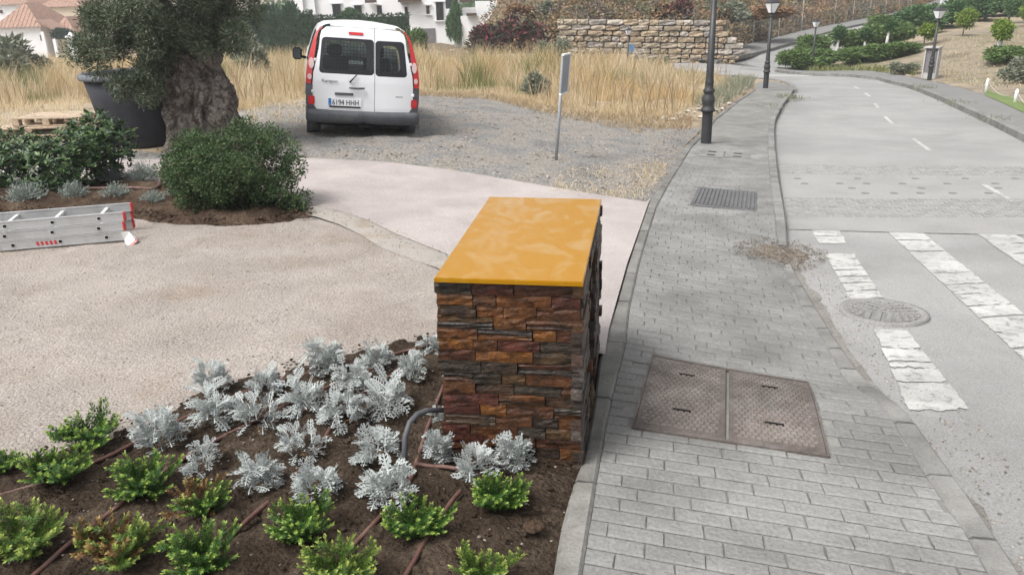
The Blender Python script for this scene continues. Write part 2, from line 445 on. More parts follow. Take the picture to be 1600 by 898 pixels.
M['edge_stone'] = palmat('grey_ledge_stone', [(.085, .068, .06), (.10, .08, .07), (.055, .045, .042), (.075, .045, .034), (.04, .028, .022), (.09, .045, .02)], rough=.5, spec=.45, bump=.7, bscale=60, scale=13, dark=.5)
M['wallstone'] = palmat('rough_limestone', [(.38, .32, .24), (.43, .36, .28), (.33, .27, .20), (.40, .315, .22), (.46, .41, .35), (.31, .28, .25), (.36, .275, .19)], rough=.9, spec=.15, bump=.9, bscale=9, scale=4.5, dark=.55)
M['wallgap'] = pmat('wall_mortar', [(.14, .12, .10), (.20, .17, .14)], scale=3, rough=.95)
M['bark'] = pmat('olive_bark', [(.060, .047, .038), (.115, .094, .078), (.27, .24, .21), (.11, .09, .072)], scale=4.0, distort=2.2, fine=.35, fscale=26, bump=1.0, bscale=9, rough=.92, bdist=.10)
M['twig'] = pmat('twig', [(.10, .08, .06), (.15, .125, .10)], scale=8, rough=.9)
M['olive'] = leafmat('olive_leaf', [(.045, .062, .034), (.072, .10, .05), (.10, .135, .075), (.175, .205, .145), (.06, .085, .042)], trans=.15, rough=.5, spec=.4)
M['shrub'] = leafmat('small_shrub_leaf', [(.035, .068, .026), (.055, .10, .036), (.085, .13, .05), (.06, .085, .04)], trans=.2)
M['gloss'] = leafmat('glossy_leaf', [(.018, .045, .020), (.030, .066, .026), (.050, .095, .032), (.10, .16, .045), (.024, .055, .026)], trans=.12, rough=.42, spec=.42)
M['lav'] = leafmat('lavender_leaf', [(.17, .20, .175), (.25, .285, .255), (.33, .365, .335), (.21, .25, .215)], trans=.2, rough=.8)
M['silver'] = leafmat('silver_leaf', [(.30, .325, .318), (.40, .43, .42), (.50, .525, .515), (.35, .38, .37)], trans=.22, rough=.85, spec=.15)
M['yew'] = leafmat('green_needle', [(.034, .088, .018), (.050, .120, .022), (.070, .150, .026), (.042, .10, .02)], tip=(.36, .48, .10), trans=.25, rough=.5, spec=.35)
M['yew_pale'] = leafmat('pale_green_needle', [(.07, .135, .025), (.095, .17, .03), (.125, .20, .045)], tip=(.42, .48, .12), trans=.25, rough=.5, spec=.35)
M['yew_dry'] = leafmat('dry_brown_needle', [(.10, .050, .022), (.15, .075, .03), (.22, .13, .05), (.075, .038, .02)], tip=(.40, .30, .11), trans=.2, rough=.6)
M['straw'] = leafmat('straw', [(.44, .345, .20), (.56, .455, .29), (.68, .575, .41), (.50, .39, .225), (.64, .56, .43)], trans=.3, rough=.8, spec=.1, wscale=.22, wcols=(.54, .40, .215))
M['greengrass'] = leafmat('weed', [(.14, .17, .06), (.20, .22, .09), (.28, .28, .13)], trans=.3, rough=.8, spec=.1)
M['sage'] = leafmat('sage_weed', [(.20, .22, .16), (.28, .29, .21), (.24, .24, .17)], trans=.3, rough=.8, spec=.1)
M['hedge'] = leafmat('dark_hedge_leaf', [(.020, .045, .024), (.035, .065, .032), (.045, .08, .04)], trans=.1)
M['oleander'] = leafmat('oleander_leaf', [(.07, .125, .038), (.11, .18, .055), (.16, .23, .075), (.085, .145, .045)], trans=.25)
M['limeleaf'] = leafmat('lime_leaf', [(.12, .19, .03), (.18, .26, .045), (.24, .32, .065)], trans=.25)
M['treeleaf'] = leafmat('tree_leaf', [(.045, .10, .035), (.07, .14, .05), (.10, .175, .065)], trans=.22)
M['scrub'] = leafmat('scrub_leaf', [(.17, .105, .065), (.24, .165, .10), (.14, .13, .08), (.27, .20, .13), (.19, .135, .10)], trans=.15, rough=.85, wscale=.12, wcols=(.115, .12, .066))
M['redbush'] = leafmat('red_bush_leaf', [(.085, .038, .034), (.12, .055, .045), (.10, .06, .048)], trans=.15)
M['bougain'] = leafmat('flowering_bush_leaf', [(.035, .05, .025), (.055, .07, .035), (.22, .035, .06), (.05, .065, .035), (.09, .06, .05)], trans=.15)
M['greybush'] = leafmat('grey_green_leaf', [(.15, .17, .12), (.20, .22, .16), (.26, .27, .20)], trans=.15)
M['brownbush'] = leafmat('rusty_bush_leaf', [(.22, .13, .065), (.28, .17, .09), (.19, .12, .07)], trans=.15)
M['lawn'] = pmat('lawn', [(.10, .145, .045), (.14, .185, .065)], scale=3, fine=.3, fscale=30, rough=.9)
M['white_wall'] = pmat('white_render', [(.78, .78, .79), (.84, .84, .85)], scale=.6, fine=.03, rough=.9)
M['cream_wall'] = pmat('cream_render', [(.68, .58, .44), (.72, .62, .48)], scale=.6, rough=.9)
M['rooftile'] = pmat('roof_tile', [(.26, .155, .115), (.33, .205, .155), (.30, .215, .175)], scale=3, fine=.25, fscale=4, rough=.9, objr=.1)
M['pane'] = pmat('dark_pane', [(.03, .034, .04), (.055, .06, .065)], scale=1, rough=.12, spec=.6)
M['shutter'] = pmat('brown_wood', [(.075, .05, .035), (.10, .068, .05)], scale=3, rough=.7)
M['greygate'] = pmat('garage_door', [(.16, .15, .155), (.19, .18, .185)], scale=3, rough=.7)
M['vanwhite'] = pmat('white_car_paint', [(.74, .75, .77), (.78, .79, .81)], scale=2, rough=.28, spec=.5, coat=.6)
M['vangrey'] = pmat('grey_bumper_plastic', [(.065, .067, .077), (.105, .108, .118)], scale=4, fine=.15, fscale=30, rough=.6)
M['rubber'] = pmat('tyre_rubber', [(.016, .016, .017), (.032, .031, .03)], scale=12, rough=.85)
M['redlamp'] = pmat('red_lamp_lens', [(.50, .012, .018), (.58, .02, .026)], scale=5, rough=.15, spec=.6, coat=.5)
M['clearlamp'] = pmat('clear_lamp_lens', [(.62, .42, .42), (.70, .52, .50)], scale=5, rough=.12, spec=.6)
M['frit'] = pmat('black_glass_border', [(.010, .010, .013), (.014, .014, .018)], rough=.1, spec=.6)
M['vanglass'] = glassmat('tinted_glass', (.78, .86, .83))
M['winglass'] = glassmat('clear_glass', (.78, .86, .82))
M['interior'] = pmat('van_interior', [(.11, .112, .116), (.14, .142, .146)], rough=.8)
M['plate'] = pmat('plate_white', [(.72, .73, .74), (.78, .79, .80)], rough=.4)
M['plateblue'] = pmat('plate_blue', [(.03, .16, .50)], rough=.4)
M['ink'] = pmat('black_ink', [(.012, .012, .014)], rough=.5)
M['badge'] = pmat('grey_badge', [(.22, .22, .23)], rough=.3, metal=.5)
M['rim'] = pmat('steel_rim', [(.28, .28, .29), (.34, .34, .35)], rough=.4, metal=.6)
M['alu'] = pmat('aluminium', [(.42, .425, .43), (.50, .505, .51), (.46, .465, .47)], scale=5, fine=.06, fscale=60, rough=.45, metal=.45, rvar=.08)
M['alulight'] = pmat('light_aluminium', [(.58, .58, .56), (.66, .66, .64)], scale=8, fine=.1, rough=.5, metal=.2)
M['redplastic'] = pmat('red_plastic', [(.42, .035, .04), (.52, .06, .06)], scale=9, fine=.15, rough=.55)
M['dustyred'] = pmat('dusty_red_rubber', [(.48, .17, .16), (.56, .30, .28)], scale=14, fine=.2, rough=.8)
M['pot'] = pmat('black_plastic_pot', [(.018, .019, .027), (.030, .031, .040)], scale=2.5, fine=.12, fscale=20, rough=.55, spec=.4)
M['potrim'] = pmat('grey_pot_rim', [(.085, .092, .105), (.12, .128, .14)], scale=3, rough=.55)
M['pallet'] = pmat('pallet_wood', [(.34, .26, .18), (.44, .35, .26), (.28, .21, .14)], scale=6, fine=.2, fscale=25, rough=.9, objr=.12)
M['pipe'] = pmat('brown_drip_pipe', [(.075, .036, .028), (.115, .060, .048), (.15, .095, .08)], scale=9, fine=.2, fscale=40, rough=.6)
M['conduit'] = pmat('grey_conduit', [(.06, .062, .068), (.088, .091, .098)], scale=9, rough=.5)
M['steel'] = pmat('galvanised_steel', [(.33, .345, .36), (.42, .435, .45)], scale=6, rough=.5, metal=.4)
M['signback'] = pmat('sign_back_sheet', [(.27, .29, .33), (.33, .35, .39)], scale=4, rough=.45, metal=.3)
M['signwhite'] = pmat('sign_white_edge', [(.75, .76, .77), (.80, .81, .82)], rough=.4)
M['lamppole'] = pmat('dark_grey_cast_iron', [(.022, .023, .025), (.036, .037, .040)], scale=7, fine=.15, rough=.5, spec=.45)
M['lampglass'] = pmat('frosted_lamp_glass', [(.80, .81, .84), (.86, .87, .90)], scale=4, rough=.35)
M['concrete'] = pmat('bare_concrete', [(.38, .375, .36), (.46, .455, .44)], scale=3, fine=.1, rough=.9)
M['whitewash'] = pmat('whitewashed_trunk', [(.50, .50, .48), (.60, .60, .58)], scale=5, rough=.9)
M['post'] = pmat('fence_post', [(.36, .36, .35), (.44, .44, .43)], scale=5, rough=.7)
M['wire'] = pmat('fence_wire', [(.16, .155, .15)], rough=.7)
M['rope'] = pmat('rope', [(.34, .32, .27), (.42, .40, .35)], scale=20, rough=.9)
M['bluesign'] = pmat('blue_sign', [(.10, .25, .48)], rough=.5)
M['cargrey'] = pmat('grey_car_paint', [(.11, .115, .125), (.14, .145, .155)], scale=2, rough=.3, spec=.5, coat=.5)
M['rock'] = pmat('pebble', [(.16, .13, .105), (.24, .205, .17), (.34, .305, .27)], scale=2, rough=.9, island=.5)
M['whiterock'] = pmat('pale_rubble', [(.27, .235, .19), (.38, .345, .30)], scale=2, rough=.9, island=.3)
M['debris'] = pmat('leaf_litter', [(.10, .078, .058), (.155, .13, .105), (.20, .185, .165)], scale=9, fine=.4, fscale=60, rough=.95, bump=1.0, bscale=50)

# amber slab: sealed resin gloss, wet streaks glossier, their sheen partly painted as paler amber
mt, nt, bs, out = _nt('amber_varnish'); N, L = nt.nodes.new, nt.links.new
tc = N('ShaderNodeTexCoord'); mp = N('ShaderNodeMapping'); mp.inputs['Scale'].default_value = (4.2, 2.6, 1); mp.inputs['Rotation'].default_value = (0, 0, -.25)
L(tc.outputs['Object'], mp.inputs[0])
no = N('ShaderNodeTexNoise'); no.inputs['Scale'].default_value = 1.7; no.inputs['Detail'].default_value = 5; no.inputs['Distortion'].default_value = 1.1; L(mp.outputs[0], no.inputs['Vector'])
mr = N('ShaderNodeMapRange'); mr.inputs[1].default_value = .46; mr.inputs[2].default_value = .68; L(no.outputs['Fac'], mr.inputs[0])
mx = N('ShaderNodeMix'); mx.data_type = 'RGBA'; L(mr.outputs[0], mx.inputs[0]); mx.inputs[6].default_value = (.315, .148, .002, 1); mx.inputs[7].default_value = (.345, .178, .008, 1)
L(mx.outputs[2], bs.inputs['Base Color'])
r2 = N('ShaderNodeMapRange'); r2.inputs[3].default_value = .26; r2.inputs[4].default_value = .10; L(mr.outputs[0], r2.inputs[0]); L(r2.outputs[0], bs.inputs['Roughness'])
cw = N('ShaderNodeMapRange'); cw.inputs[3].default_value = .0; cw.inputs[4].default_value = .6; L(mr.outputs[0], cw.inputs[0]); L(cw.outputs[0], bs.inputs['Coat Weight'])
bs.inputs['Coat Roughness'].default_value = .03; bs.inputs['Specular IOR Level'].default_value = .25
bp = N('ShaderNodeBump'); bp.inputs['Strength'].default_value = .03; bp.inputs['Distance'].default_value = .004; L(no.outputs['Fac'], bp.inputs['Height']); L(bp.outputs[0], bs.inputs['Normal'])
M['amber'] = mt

# ------------------------------------------------------------------ outlines of the setting, on the ground
SWL = PGs([(840, 1060), (865, 898), (876, 830), (893, 766), (913, 715), (927, 640), (937, 560), (949, 510), (962, 480), (980, 416), (1002, 348), (1014, 316), (1034, 288), (1068, 232), (1098, 203), (1112, 186), (1150, 158), (1184, 138)])
SWB = PGs([(888, 1060), (909, 898), (928, 778), (947, 661), (963, 592), (977, 540), (984, 480), (1000, 408), (1012, 368), (1026, 324), (1044, 290), (1080, 232), (1106, 204), (1119, 187), (1154, 159), (1187, 138)])
SWI = PGs([(1645, 1060), (1547, 898), (1519, 848), (1444, 736), (1384, 638), (1342, 592), (1321, 568), (1291, 512), (1261, 473), (1229, 412), (1214, 360), (1211, 335), (1205, 296), (1200, 240), (1200, 207), (1203, 184), (1216, 163), (1230, 147), (1233, 140)])
SWO = PGs([(1702, 1060), (1596, 898), (1561, 845), (1500, 756), (1430, 659), (1372, 592), (1346, 560), (1309, 512), (1273, 457), (1239, 402), (1231, 366), (1226, 330), (1217, 280), (1211, 228), (1210, 200), (1212, 185), (1223, 163), (1236, 147), (1240, 140)])
QD = np.array([math.sin(math.radians(11.7)), math.cos(math.radians(11.7))])
def rail(P):
    q = P[:, :2] @ QD; o = np.argsort(q); return q[o], P[o, :2]
_RL, _RB, _RI, _RO = rail(SWL), rail(SWB), rail(SWI), rail(SWO)
def at(r, q): return np.c_[np.interp(q, r[0], r[1][:, 0]), np.interp(q, r[0], r[1][:, 1])]
def qof(px, py): return float(PG(px, py)[:2] @ QD)
Q0 = max(r[0][0] for r in (_RL, _RB, _RI, _RO)); Q1 = min(r[0][-1] for r in (_RL, _RB, _RI, _RO))
qa, qb, qc, qd = qof(1360, 640), qof(1320, 560), qof(1225, 385), qof(1215, 335)
KERB = 0.12
def dip(q, t):
    return -(KERB - .025) * sstep(qa, qb, q) * (1 - sstep(qc, qd, q)) * np.clip(t, 0, 1)
def swz(q, t, P):
    return G(P[:, 0], P[:, 1]) + dip(np.atleast_1d(q), t)
def sw(q, t):
    """a point of the pavement: q along it, t across from the left edging (0) to the kerb (1)"""
    q = np.atleast_1d(np.asarray(q, float)); t = np.atleast_1d(np.asarray(t, float))
    P = at(_RB, q) * (1 - t[:, None]) + at(_RI, q) * t[:, None]
    return np.c_[P, swz(q, t, P)]

corner = [(1240, 134), (1232, 129), (1216, 125), (1190, 122), (1160, 119), (1123, 117)]
road_px_left = [(1240, 140)] + corner
RKN = [(2400, 640), (1850, 322), (1700, 252), (1600, 208), (1558, 188), (1501, 163), (1453, 143), (1413, 130), (1375, 121), (1325, 116), (1275, 115), (1240, 112.5), (1213, 109.5)]   # right kerb, road side
RKF = [(2600, 500), (1850, 262), (1700, 208), (1600, 173), (1561, 155), (1526, 144), (1463, 128), (1425, 120), (1375, 113), (1325, 109), (1273, 108), (1212, 106)]
rk = PGs(RKN); rf = PGs(RKF)
up_l = np.array([PD(1117, 95, 48), PD(1187, 80, 54), PD(1301, 48, 64), PD(1350, 37, 69), PD(1425, 22, 80), PD(1462, 12, 88)])
up_dir = (up_l[-1] - up_l[-2])[:2]; up_end = up_l[-1][:2] + up_dir * 1.5
def off_right(P, w):
    P = P[:, :2]; d = np.gradient(P, axis=0); d /= np.linalg.norm(d, axis=1)[:, None]
    return P + np.c_[d[:, 1], -d[:, 0]] * w
up_line = np.vstack([up_l[:, :2], up_end])
up_r = off_right(up_line, 4.4)
c_left = PGs([(1240, 140)] + corner)
road_poly = np.vstack([SWO[:, :2] + np.array([-.06, 0]), c_left[1:, :2], [[-6, 44.5], [-22, 47], [-22, 54], [-2, 52.0]], [[6.5, 50.5]], up_line, up_r[::-1][:-1], PGs([(1215, 102)])[:, :2], rk[::-1][:, :2], [[40, -3], [1.2, -3]]])
# keep a clean simple outline
walk_poly = np.vstack([SWL[:, :2], [[SWL[-1, 0], SWL[-1, 1] + 1.2]], PGs([(1186, 127), (1216, 128), (1231, 133)])[:, :2], SWO[::-1][:, :2]])
drive_top = PGs([(-400, 268), (0, 262), (200, 253), (330, 250), (455, 250), (520, 252), (600, 256), (700, 268), (800, 285), (900, 302), (1010, 319)])
drive_bot = PGs([(1016, 312), (980, 416), (962, 480), (951, 520), (945, 560), (780, 520), (735, 440), (700, 402), (660, 386), (620, 370), (580, 350), (530, 333), (470, 321), (330, 296), (200, 288), (0, 288), (-400, 300)])
drive_poly = np.vstack([drive_top[:, :2], drive_bot[:, :2]])
court_poly = PGs([(-500, 430), (-300, 380), (0, 338), (215, 338), (300, 344), (400, 344), (470, 332), (530, 344), (580, 360), (620, 380), (660, 396), (700, 412), (735, 440), (790, 490), (790, 560), (700, 560), (560, 560), (450, 600), (340, 640), (260, 690), (160, 720), (0, 740), (-300, 780)])[:, :2]
bed_poly = PGs([(-380, 740), (-40, 735), (60, 700), (170, 668), (225, 650), (275, 612), (345, 588), (450, 568), (560, 538), (650, 520), (760, 510), (925, 560), (915, 712), (893, 766), (878, 830), (868, 898), (830, 1150), (300, 1150), (-700, 1150)])[:, :2]
bed2_poly = PGs([(-420, 325), (-300, 292), (0, 284), (200, 283), (330, 292), (400, 303), (455, 316), (505, 336), (470, 350), (400, 360), (300, 359), (225, 352), (195, 345), (0, 345), (-350, 352)])[:, :2]
def ragged(P, step, j):
    P = densify(P, step); return P + rng.uniform(-j, j, P.shape)
bed2_poly = ragged(bed2_poly, .16, .055); bed_poly = ragged(bed_poly, .10, .025)
lot_poly = PGs([(-100, 220), (120, 222), (250, 236), (370, 200), (372, 172), (420, 164), (480, 160), (560, 150), (650, 148), (760, 153), (860, 173), (960, 189), (1040, 200), (1098, 197), (1070, 226), (1034, 286), (1012, 316), (960, 307), (900, 297), (800, 280), (700, 263), (600, 251), (455, 246), (200, 249), (0, 257), (-300, 262)])[:, :2]

fw_poly = np.vstack([rk[:, :2], rf[::-1][:, :2]])
lawn_poly = PGs([(1536, 142), (1560, 139), (1600, 142), (1800, 150), (1850, 266), (1700, 212), (1600, 177), (1561, 159), (1540, 150)])[:, :2]
up_walk = np.vstack([off_right(up_line, .4), off_right(up_line, -2.3)[::-1]])
# ------------------------------------------------------------------ the ground itself
ys = np.concatenate([[-6, -3, -1], np.geomspace(1.0, 420, 250)])
us = np.linspace(-1, 1, 231)
us = np.sign(us) * (0.55 * np.abs(us) + .45 * np.abs(us) ** 2.2)
gx = (us[None, :] * (9 + 1.05 * np.abs(ys)[:, None])); gy = np.repeat(ys[:, None], len(us), 1)
gp = np.c_[gx.ravel(), gy.ravel()]
gz = G(gp[:, 0], gp[:, 1]) + .03 * wav(gp[:, 0], gp[:, 1], 3.0) * sstep(16, 24, gp[:, 1])
for poly, dz in ((road_poly, .5), (walk_poly, .35), (drive_poly, .12), (court_poly, .12), (bed_poly, .25), (bed2_poly, .12), (lot_poly, .06), (fw_poly, .35), (lawn_poly, .1), (up_walk, .2)):
    ins = inpoly(gp, poly); gz = np.where(ins, np.minimum(gz, G(gp[:, 0], gp[:, 1]) - dz), gz)
gz = np.where(gp[:, 1] < 1.6, gz - .4, gz)
nu = len(us)
gf = [(i * nu + j, i * nu + j + 1, (i + 1) * nu + j + 1, (i + 1) * nu + j) for i in range(len(ys) - 1) for j in range(nu - 1)]
tag(link('ground', mesh_data('ground', np.c_[gp, gz], gf, M['ground'], True)), 'dry tan earth of the open plot and the fields', kind='structure')

def edge_fade(poly, w):
    return lambda x, y: np.clip(dist_poly(np.c_[x, y], poly) / w, 0, 1)
def zsheet(poly, off, amp, s, w=.25, lip=0.0, rnd=0.0):
    ef = edge_fade(poly, w)
    return lambda x, y: G(x, y) + lip + ef(x, y) * (off - lip + amp * wav(x, y, s) + rnd * rng.uniform(-1, 1, len(x)))
tag(sheet('gravel_lot', lot_poly, .17, M['lot'], zsheet(lot_poly, .03, .014, 1.1, .5, -.03, .012)), 'grey gravel parking patch around the white van', kind='structure')
tag(sheet('driveway', drive_poly, .25, M['drive'], lambda x, y: G(x, y) + .03), 'pale pink concrete driveway crossing behind the plinth', kind='structure')
tag(sheet('gravel_court', court_poly, .14, M['court'], zsheet(court_poly, .022, .006, .9, .3, -.01, .003)), 'beige fine gravel forecourt left of the plinth', kind='structure')
_ef = edge_fade(bed_poly, .22)
def zbed(x, y): return G(x, y) - .02 + _ef(x, y) * (.055 + .016 * wav(x, y, .35) + rng.uniform(-.012, .014, len(x)))
tag(sheet('planting_bed', bed_poly, .035, M['soil'], zbed, smooth=True, bstep=.06), 'dark brown soil bed in the foreground', kind='structure')
_ef2 = edge_fade(bed2_poly, .35)
def zbed2(x, y): return G(x, y) - .02 + _ef2(x, y) * (.11 + .02 * wav(x, y, .5) + rng.uniform(-.014, .016, len(x)))
tag(sheet('shrub_bed', bed2_poly, .075, M['soil2'], zbed2, bstep=.1), 'raised brown soil bed under the shrubs and olive tree', kind='structure')
# concrete gutter between driveway and court
gl = PGs([(462, 316), (500, 321), (540, 330), (580, 345), (620, 365), (660, 381), (700, 397), (745, 424)])[:, :2]
go = PGs([(470, 331), (500, 338), (535, 350), (565, 364), (600, 386), (640, 401), (685, 416), (735, 446)])[:, :2]
gpoly = np.vstack([gl, go[::-1] + [0, -.10]])
tag(sheet('gutter', gpoly, .08, M['gutter'], zsheet(gpoly, .030, 0, 1, .12, .018)), 'stained concrete gutter strip along the driveway edge', kind='structure')

# ------------------------------------------------------------------ road
def zroad(x, y): return G(x, y) - KERB
roadV = [road_poly]
near = road_poly
tag(sheet('road', road_poly, .55, M['road'], zroad, bstep=.6), 'pale worn asphalt road with junction', kind='structure')
road = bpy.data.objects['road']
def rz(P, off): return np.c_[P, zroad(P[:, 0], P[:, 1]) + off]
def rpoly(name, px, off, mat, parent=None, step=.2, bstep=None, lift=0.0):
    P = PGs(px, -KERB + off)[:, :2]
    return sheet(name, P, step, mat, lambda x, y: zroad(x, y) + off + lift, parent, bstep=bstep, smooth=True)
# speed table with two cobble strips, plain concrete between
rpoly('speed_table', [(1217, 258), (1330, 258), (1480, 260), (1640, 264), (1760, 268), (2050, 372), (1800, 368), (1600, 367), (1450, 364), (1300, 360), (1229, 358), (1226, 330)], .008, M['road2'], road, .25)
def cobbles(name, top, bot, rows):
    tl, tr, br, bl = PGs([top[0], top[1], bot[1], bot[0]], -KERB)[:, :2]
    V, Fc = [], []
    nc = int(np.linalg.norm(tr - tl) / .13)
    for r in range(rows):
        for c in range(nc):
            u0, u1 = (c + .5 * (r % 2)) / nc, (c + .5 * (r % 2) + 1) / nc
            if u1 > 1: continue
            v0, v1 = r / rows, (r + 1) / rows
            e = .07
            q = [tl * (1 - u) * (1 - v) + tr * u * (1 - v) + br * u * v + bl * (1 - u) * v for u, v in ((u0 + (u1 - u0) * e, v0 + (v1 - v0) * e), (u1 - (u1 - u0) * e, v0 + (v1 - v0) * e), (u1 - (u1 - u0) * e, v1 - (v1 - v0) * e), (u0 + (u1 - u0) * e, v1 - (v1 - v0) * e))]
            q = np.array(q); h = .018 + random.uniform(-.003, .004)
            z = zroad(q[:, 0], q[:, 1])
            cen = q.mean(0); top_ = cen + (q - cen) * .85
            b = len(V)
            V += [(*p, zz) for p, zz in zip(q, z)] + [(*p, zz + h) for p, zz in zip(top_, z)]
            Fc += [(b + 4, b + 5, b + 6, b + 7)[::-1]] + [(b + i, b + (i + 1) % 4, b + 4 + (i + 1) % 4, b + 4 + i)[::-1] for i in range(4)]
    o = link(name, mesh_data(name, V, Fc, M['cobble']), road); o['kind'] = 'stuff'
cobbles('cobble_strip', [(1218, 257), (1640, 262)], [(1219, 272), (1660, 276)], 6)
cobbles('cobble_strip', [(1224, 309), (1720, 312)], [(1229, 339), (1780, 340)], 9)
stud = MB(); stud.lathe([(.075, 0), (.075, .012), (.05, .02)], 10); stud_me = stud.data('stud', M['studiron'])
for r, (py, xs) in enumerate(((271, (1235, 1265, 1322, 1375, 1422, 1480, 1560, 1590)), (280, (1246, 1340, 1430, 1508, 1586)), (288, (1257, 1312, 1354, 1410, 1480, 1555)), (295, (1331, 1440, 1560)), (303, (1352, 1397, 1438, 1489, 1545)))):
    for px in xs:
        p = PG(px, py, -KERB); link('stud', stud_me, road, (p[0], p[1], p[2] + .006), scale=(.72, .72, .6))
# zebra stripes: worn chunks of thick paint split by ragged cracks
def stripe(L0, L1, R0_, R1_, cracks, skip=()):
    """left edge L0->L1, right edge R0_->R1_ in the photograph; cracks are fractions along"""
    a, b, c, d = PGs([L0, L1, R0_, R1_], -KERB)[:, :2]
    V, Fc = [], []
    cr = [0] + list(cracks) + [1]
    # piecewise ragged crack lines
    def line(f, jit):
        n = 14; k = np.linspace(0, 1, n)
        w = np.cumsum(rng.normal(0, 1, n)); w -= np.linspace(w[0], w[-1], n); w = w / (np.abs(w).max() + 1e-6) * jit
        return np.array([(a + (b - a) * (f + ww)) * (1 - kk) + (c + (d - c) * (f + ww)) * kk for kk, ww in zip(k, w)])
    Ln = np.linalg.norm(b - a)
    for i in range(len(cr) - 1):
        if any(s0 <= (cr[i] + cr[i + 1]) / 2 <= s1 for s0, s1 in skip): continue
        gap = random.uniform(.012, .03) / Ln
        top = line(cr[i] + gap * .5, .016 / Ln if i else .003 / Ln); bot = line(cr[i + 1] - gap * .5, .022 / Ln)
        ring = np.vstack([top, bot[::-1]])
        ring += rng.uniform(-.004, .004, ring.shape)
        # ragged sides
        poly = densify(ring, .05); poly += rng.uniform(-.006, .006, poly.shape)
        Vp, Fp = cdt(poly, .12, bstep=.06)
        o = len(V); V += [(x, y, zz) for (x, y), zz in zip(Vp, zroad(Vp[:, 0], Vp[:, 1]) + .006)]; Fc += [tuple(j + o for j in f) for f in Fp]
    link('crossing_stripe', mesh_data('crossing_stripe', V, Fc, M['paint']), road)
stripe((1267, 358), (1330, 469), (1309, 358), (1380, 467), [.13, .26, .33, .42, .5, .6, .66, .74, .82, .91], skip=((.27, .40),))
stripe((1365, 514), (1420, 642), (1416, 516), (1516, 642), [.28, .47, .54, .70])
stripe((1387, 362), (1700, 655), (1439, 362), (1790, 640), [.09, .19, .27, .36, .44, .50, .57, .63, .70, .77, .85, .93])
stripe((1527, 366), (1900, 620), (1585, 366), (1990, 605), [.10, .2, .3, .4, .5, .6, .7, .8, .9])
stripe((1660, 367), (2100, 590), (1720, 368), (2190, 580), [.15, .3, .4, .55, .7, .85])
for (x0, y0), (x1, y1), w in (((1427, 217), (1452, 235), .075), ((1382, 182), (1395, 194), .08), ((1367, 162), (1372, 169), .09), ((1352, 146), (1359, 151), .10), ((1334, 135), (1342, 139), .10), ((1537, 290), (1585, 317), .075), ((1700, 392), (1760, 432), .1)):
    a, b = PG(x0, y0, -KERB)[:2], PG(x1, y1, -KERB)[:2]
    d = (b - a) / np.linalg.norm(b - a); n_ = np.array([-d[1], d[0]]) * w / 2
    sheet('lane_dash', np.array([a - n_, b - n_, b + n_, a + n_]), .3, M['paint'], lambda x, y: zroad(x, y) + (.014 if y0 == 290 else .006), road, bstep=.12)
# stop line by the junction
a = PGs([(1195, 117), (1290, 117), (1290, 119), (1195, 119)], -KERB)[:, :2]
sheet('stop_line', a, .4, M['paint'], lambda x, y: zroad(x, y) + .006, road)

# dirt washed against the kerb
gd_o = SWO[1:11, :2]; gd_o = densify(gd_o, .12, False); gd_n = np.gradient(gd_o, axis=0); gd_n /= np.linalg.norm(gd_n, axis=1)[:, None]; gd_nr = np.c_[gd_n[:, 1], -gd_n[:, 0]]
if (gd_nr[:, 0].mean() < 0): gd_nr = -gd_nr
gd_w = .03 + .05 * np.abs(wav(gd_o[:, 1], gd_o[:, 0], .9)) + rng.uniform(0, .03, len(gd_o))
M['gutterdirt'] = pmat('gutter_dirt', [(.155, .145, .13), (.19, .18, .163), (.22, .212, .197)], scale=6, fine=.3, fscale=60, rough=.95, bump=.8, bscale=60)
tag(sheet('gutter_dirt', np.vstack([gd_o + gd_nr * .005, (gd_o + gd_nr * gd_w[:, None])[::-1]]), .05, M['gutterdirt'], lambda x, y: zroad(x, y) + .005 + rng.uniform(0, .006, len(x)), bstep=.07), 'grey-brown dirt washed against the kerb', kind='structure')
# ------------------------------------------------------------------ pavement with pavers, edging and kerb
qs = np.linspace(Q0, Q1, 240); tsn = np.linspace(-.02, 1.02, 9)
V = np.array([sw(qs, np.full(len(qs), t)) for t in tsn])        # t, q, 3
V[:, :, 2] -= .010
nq = len(qs)
Fc = [(i * nq + j, (i + 1) * nq + j, (i + 1) * nq + j + 1, i * nq + j + 1) for i in range(len(tsn) - 1) for j in range(nq - 1)]
pavement = tag(link('pavement', mesh_data('pavement', V.reshape(-1, 3), Fc, M['joint'], True)), 'grey brick pavement sloping to a lowered kerb', kind='structure')
covers_px = {'double': [(1020, 554), (1263, 589), (1294, 714), (989, 669)], 'ridged': [(1091, 292), (1183, 300), (1182, 331), (1078, 320)], 'far': [(1096, 233), (1172, 239), (1172, 249), (1090, 244)]}
cov = {k: PGs(v)[:, :2] for k, v in covers_px.items()}
SKEW = .20
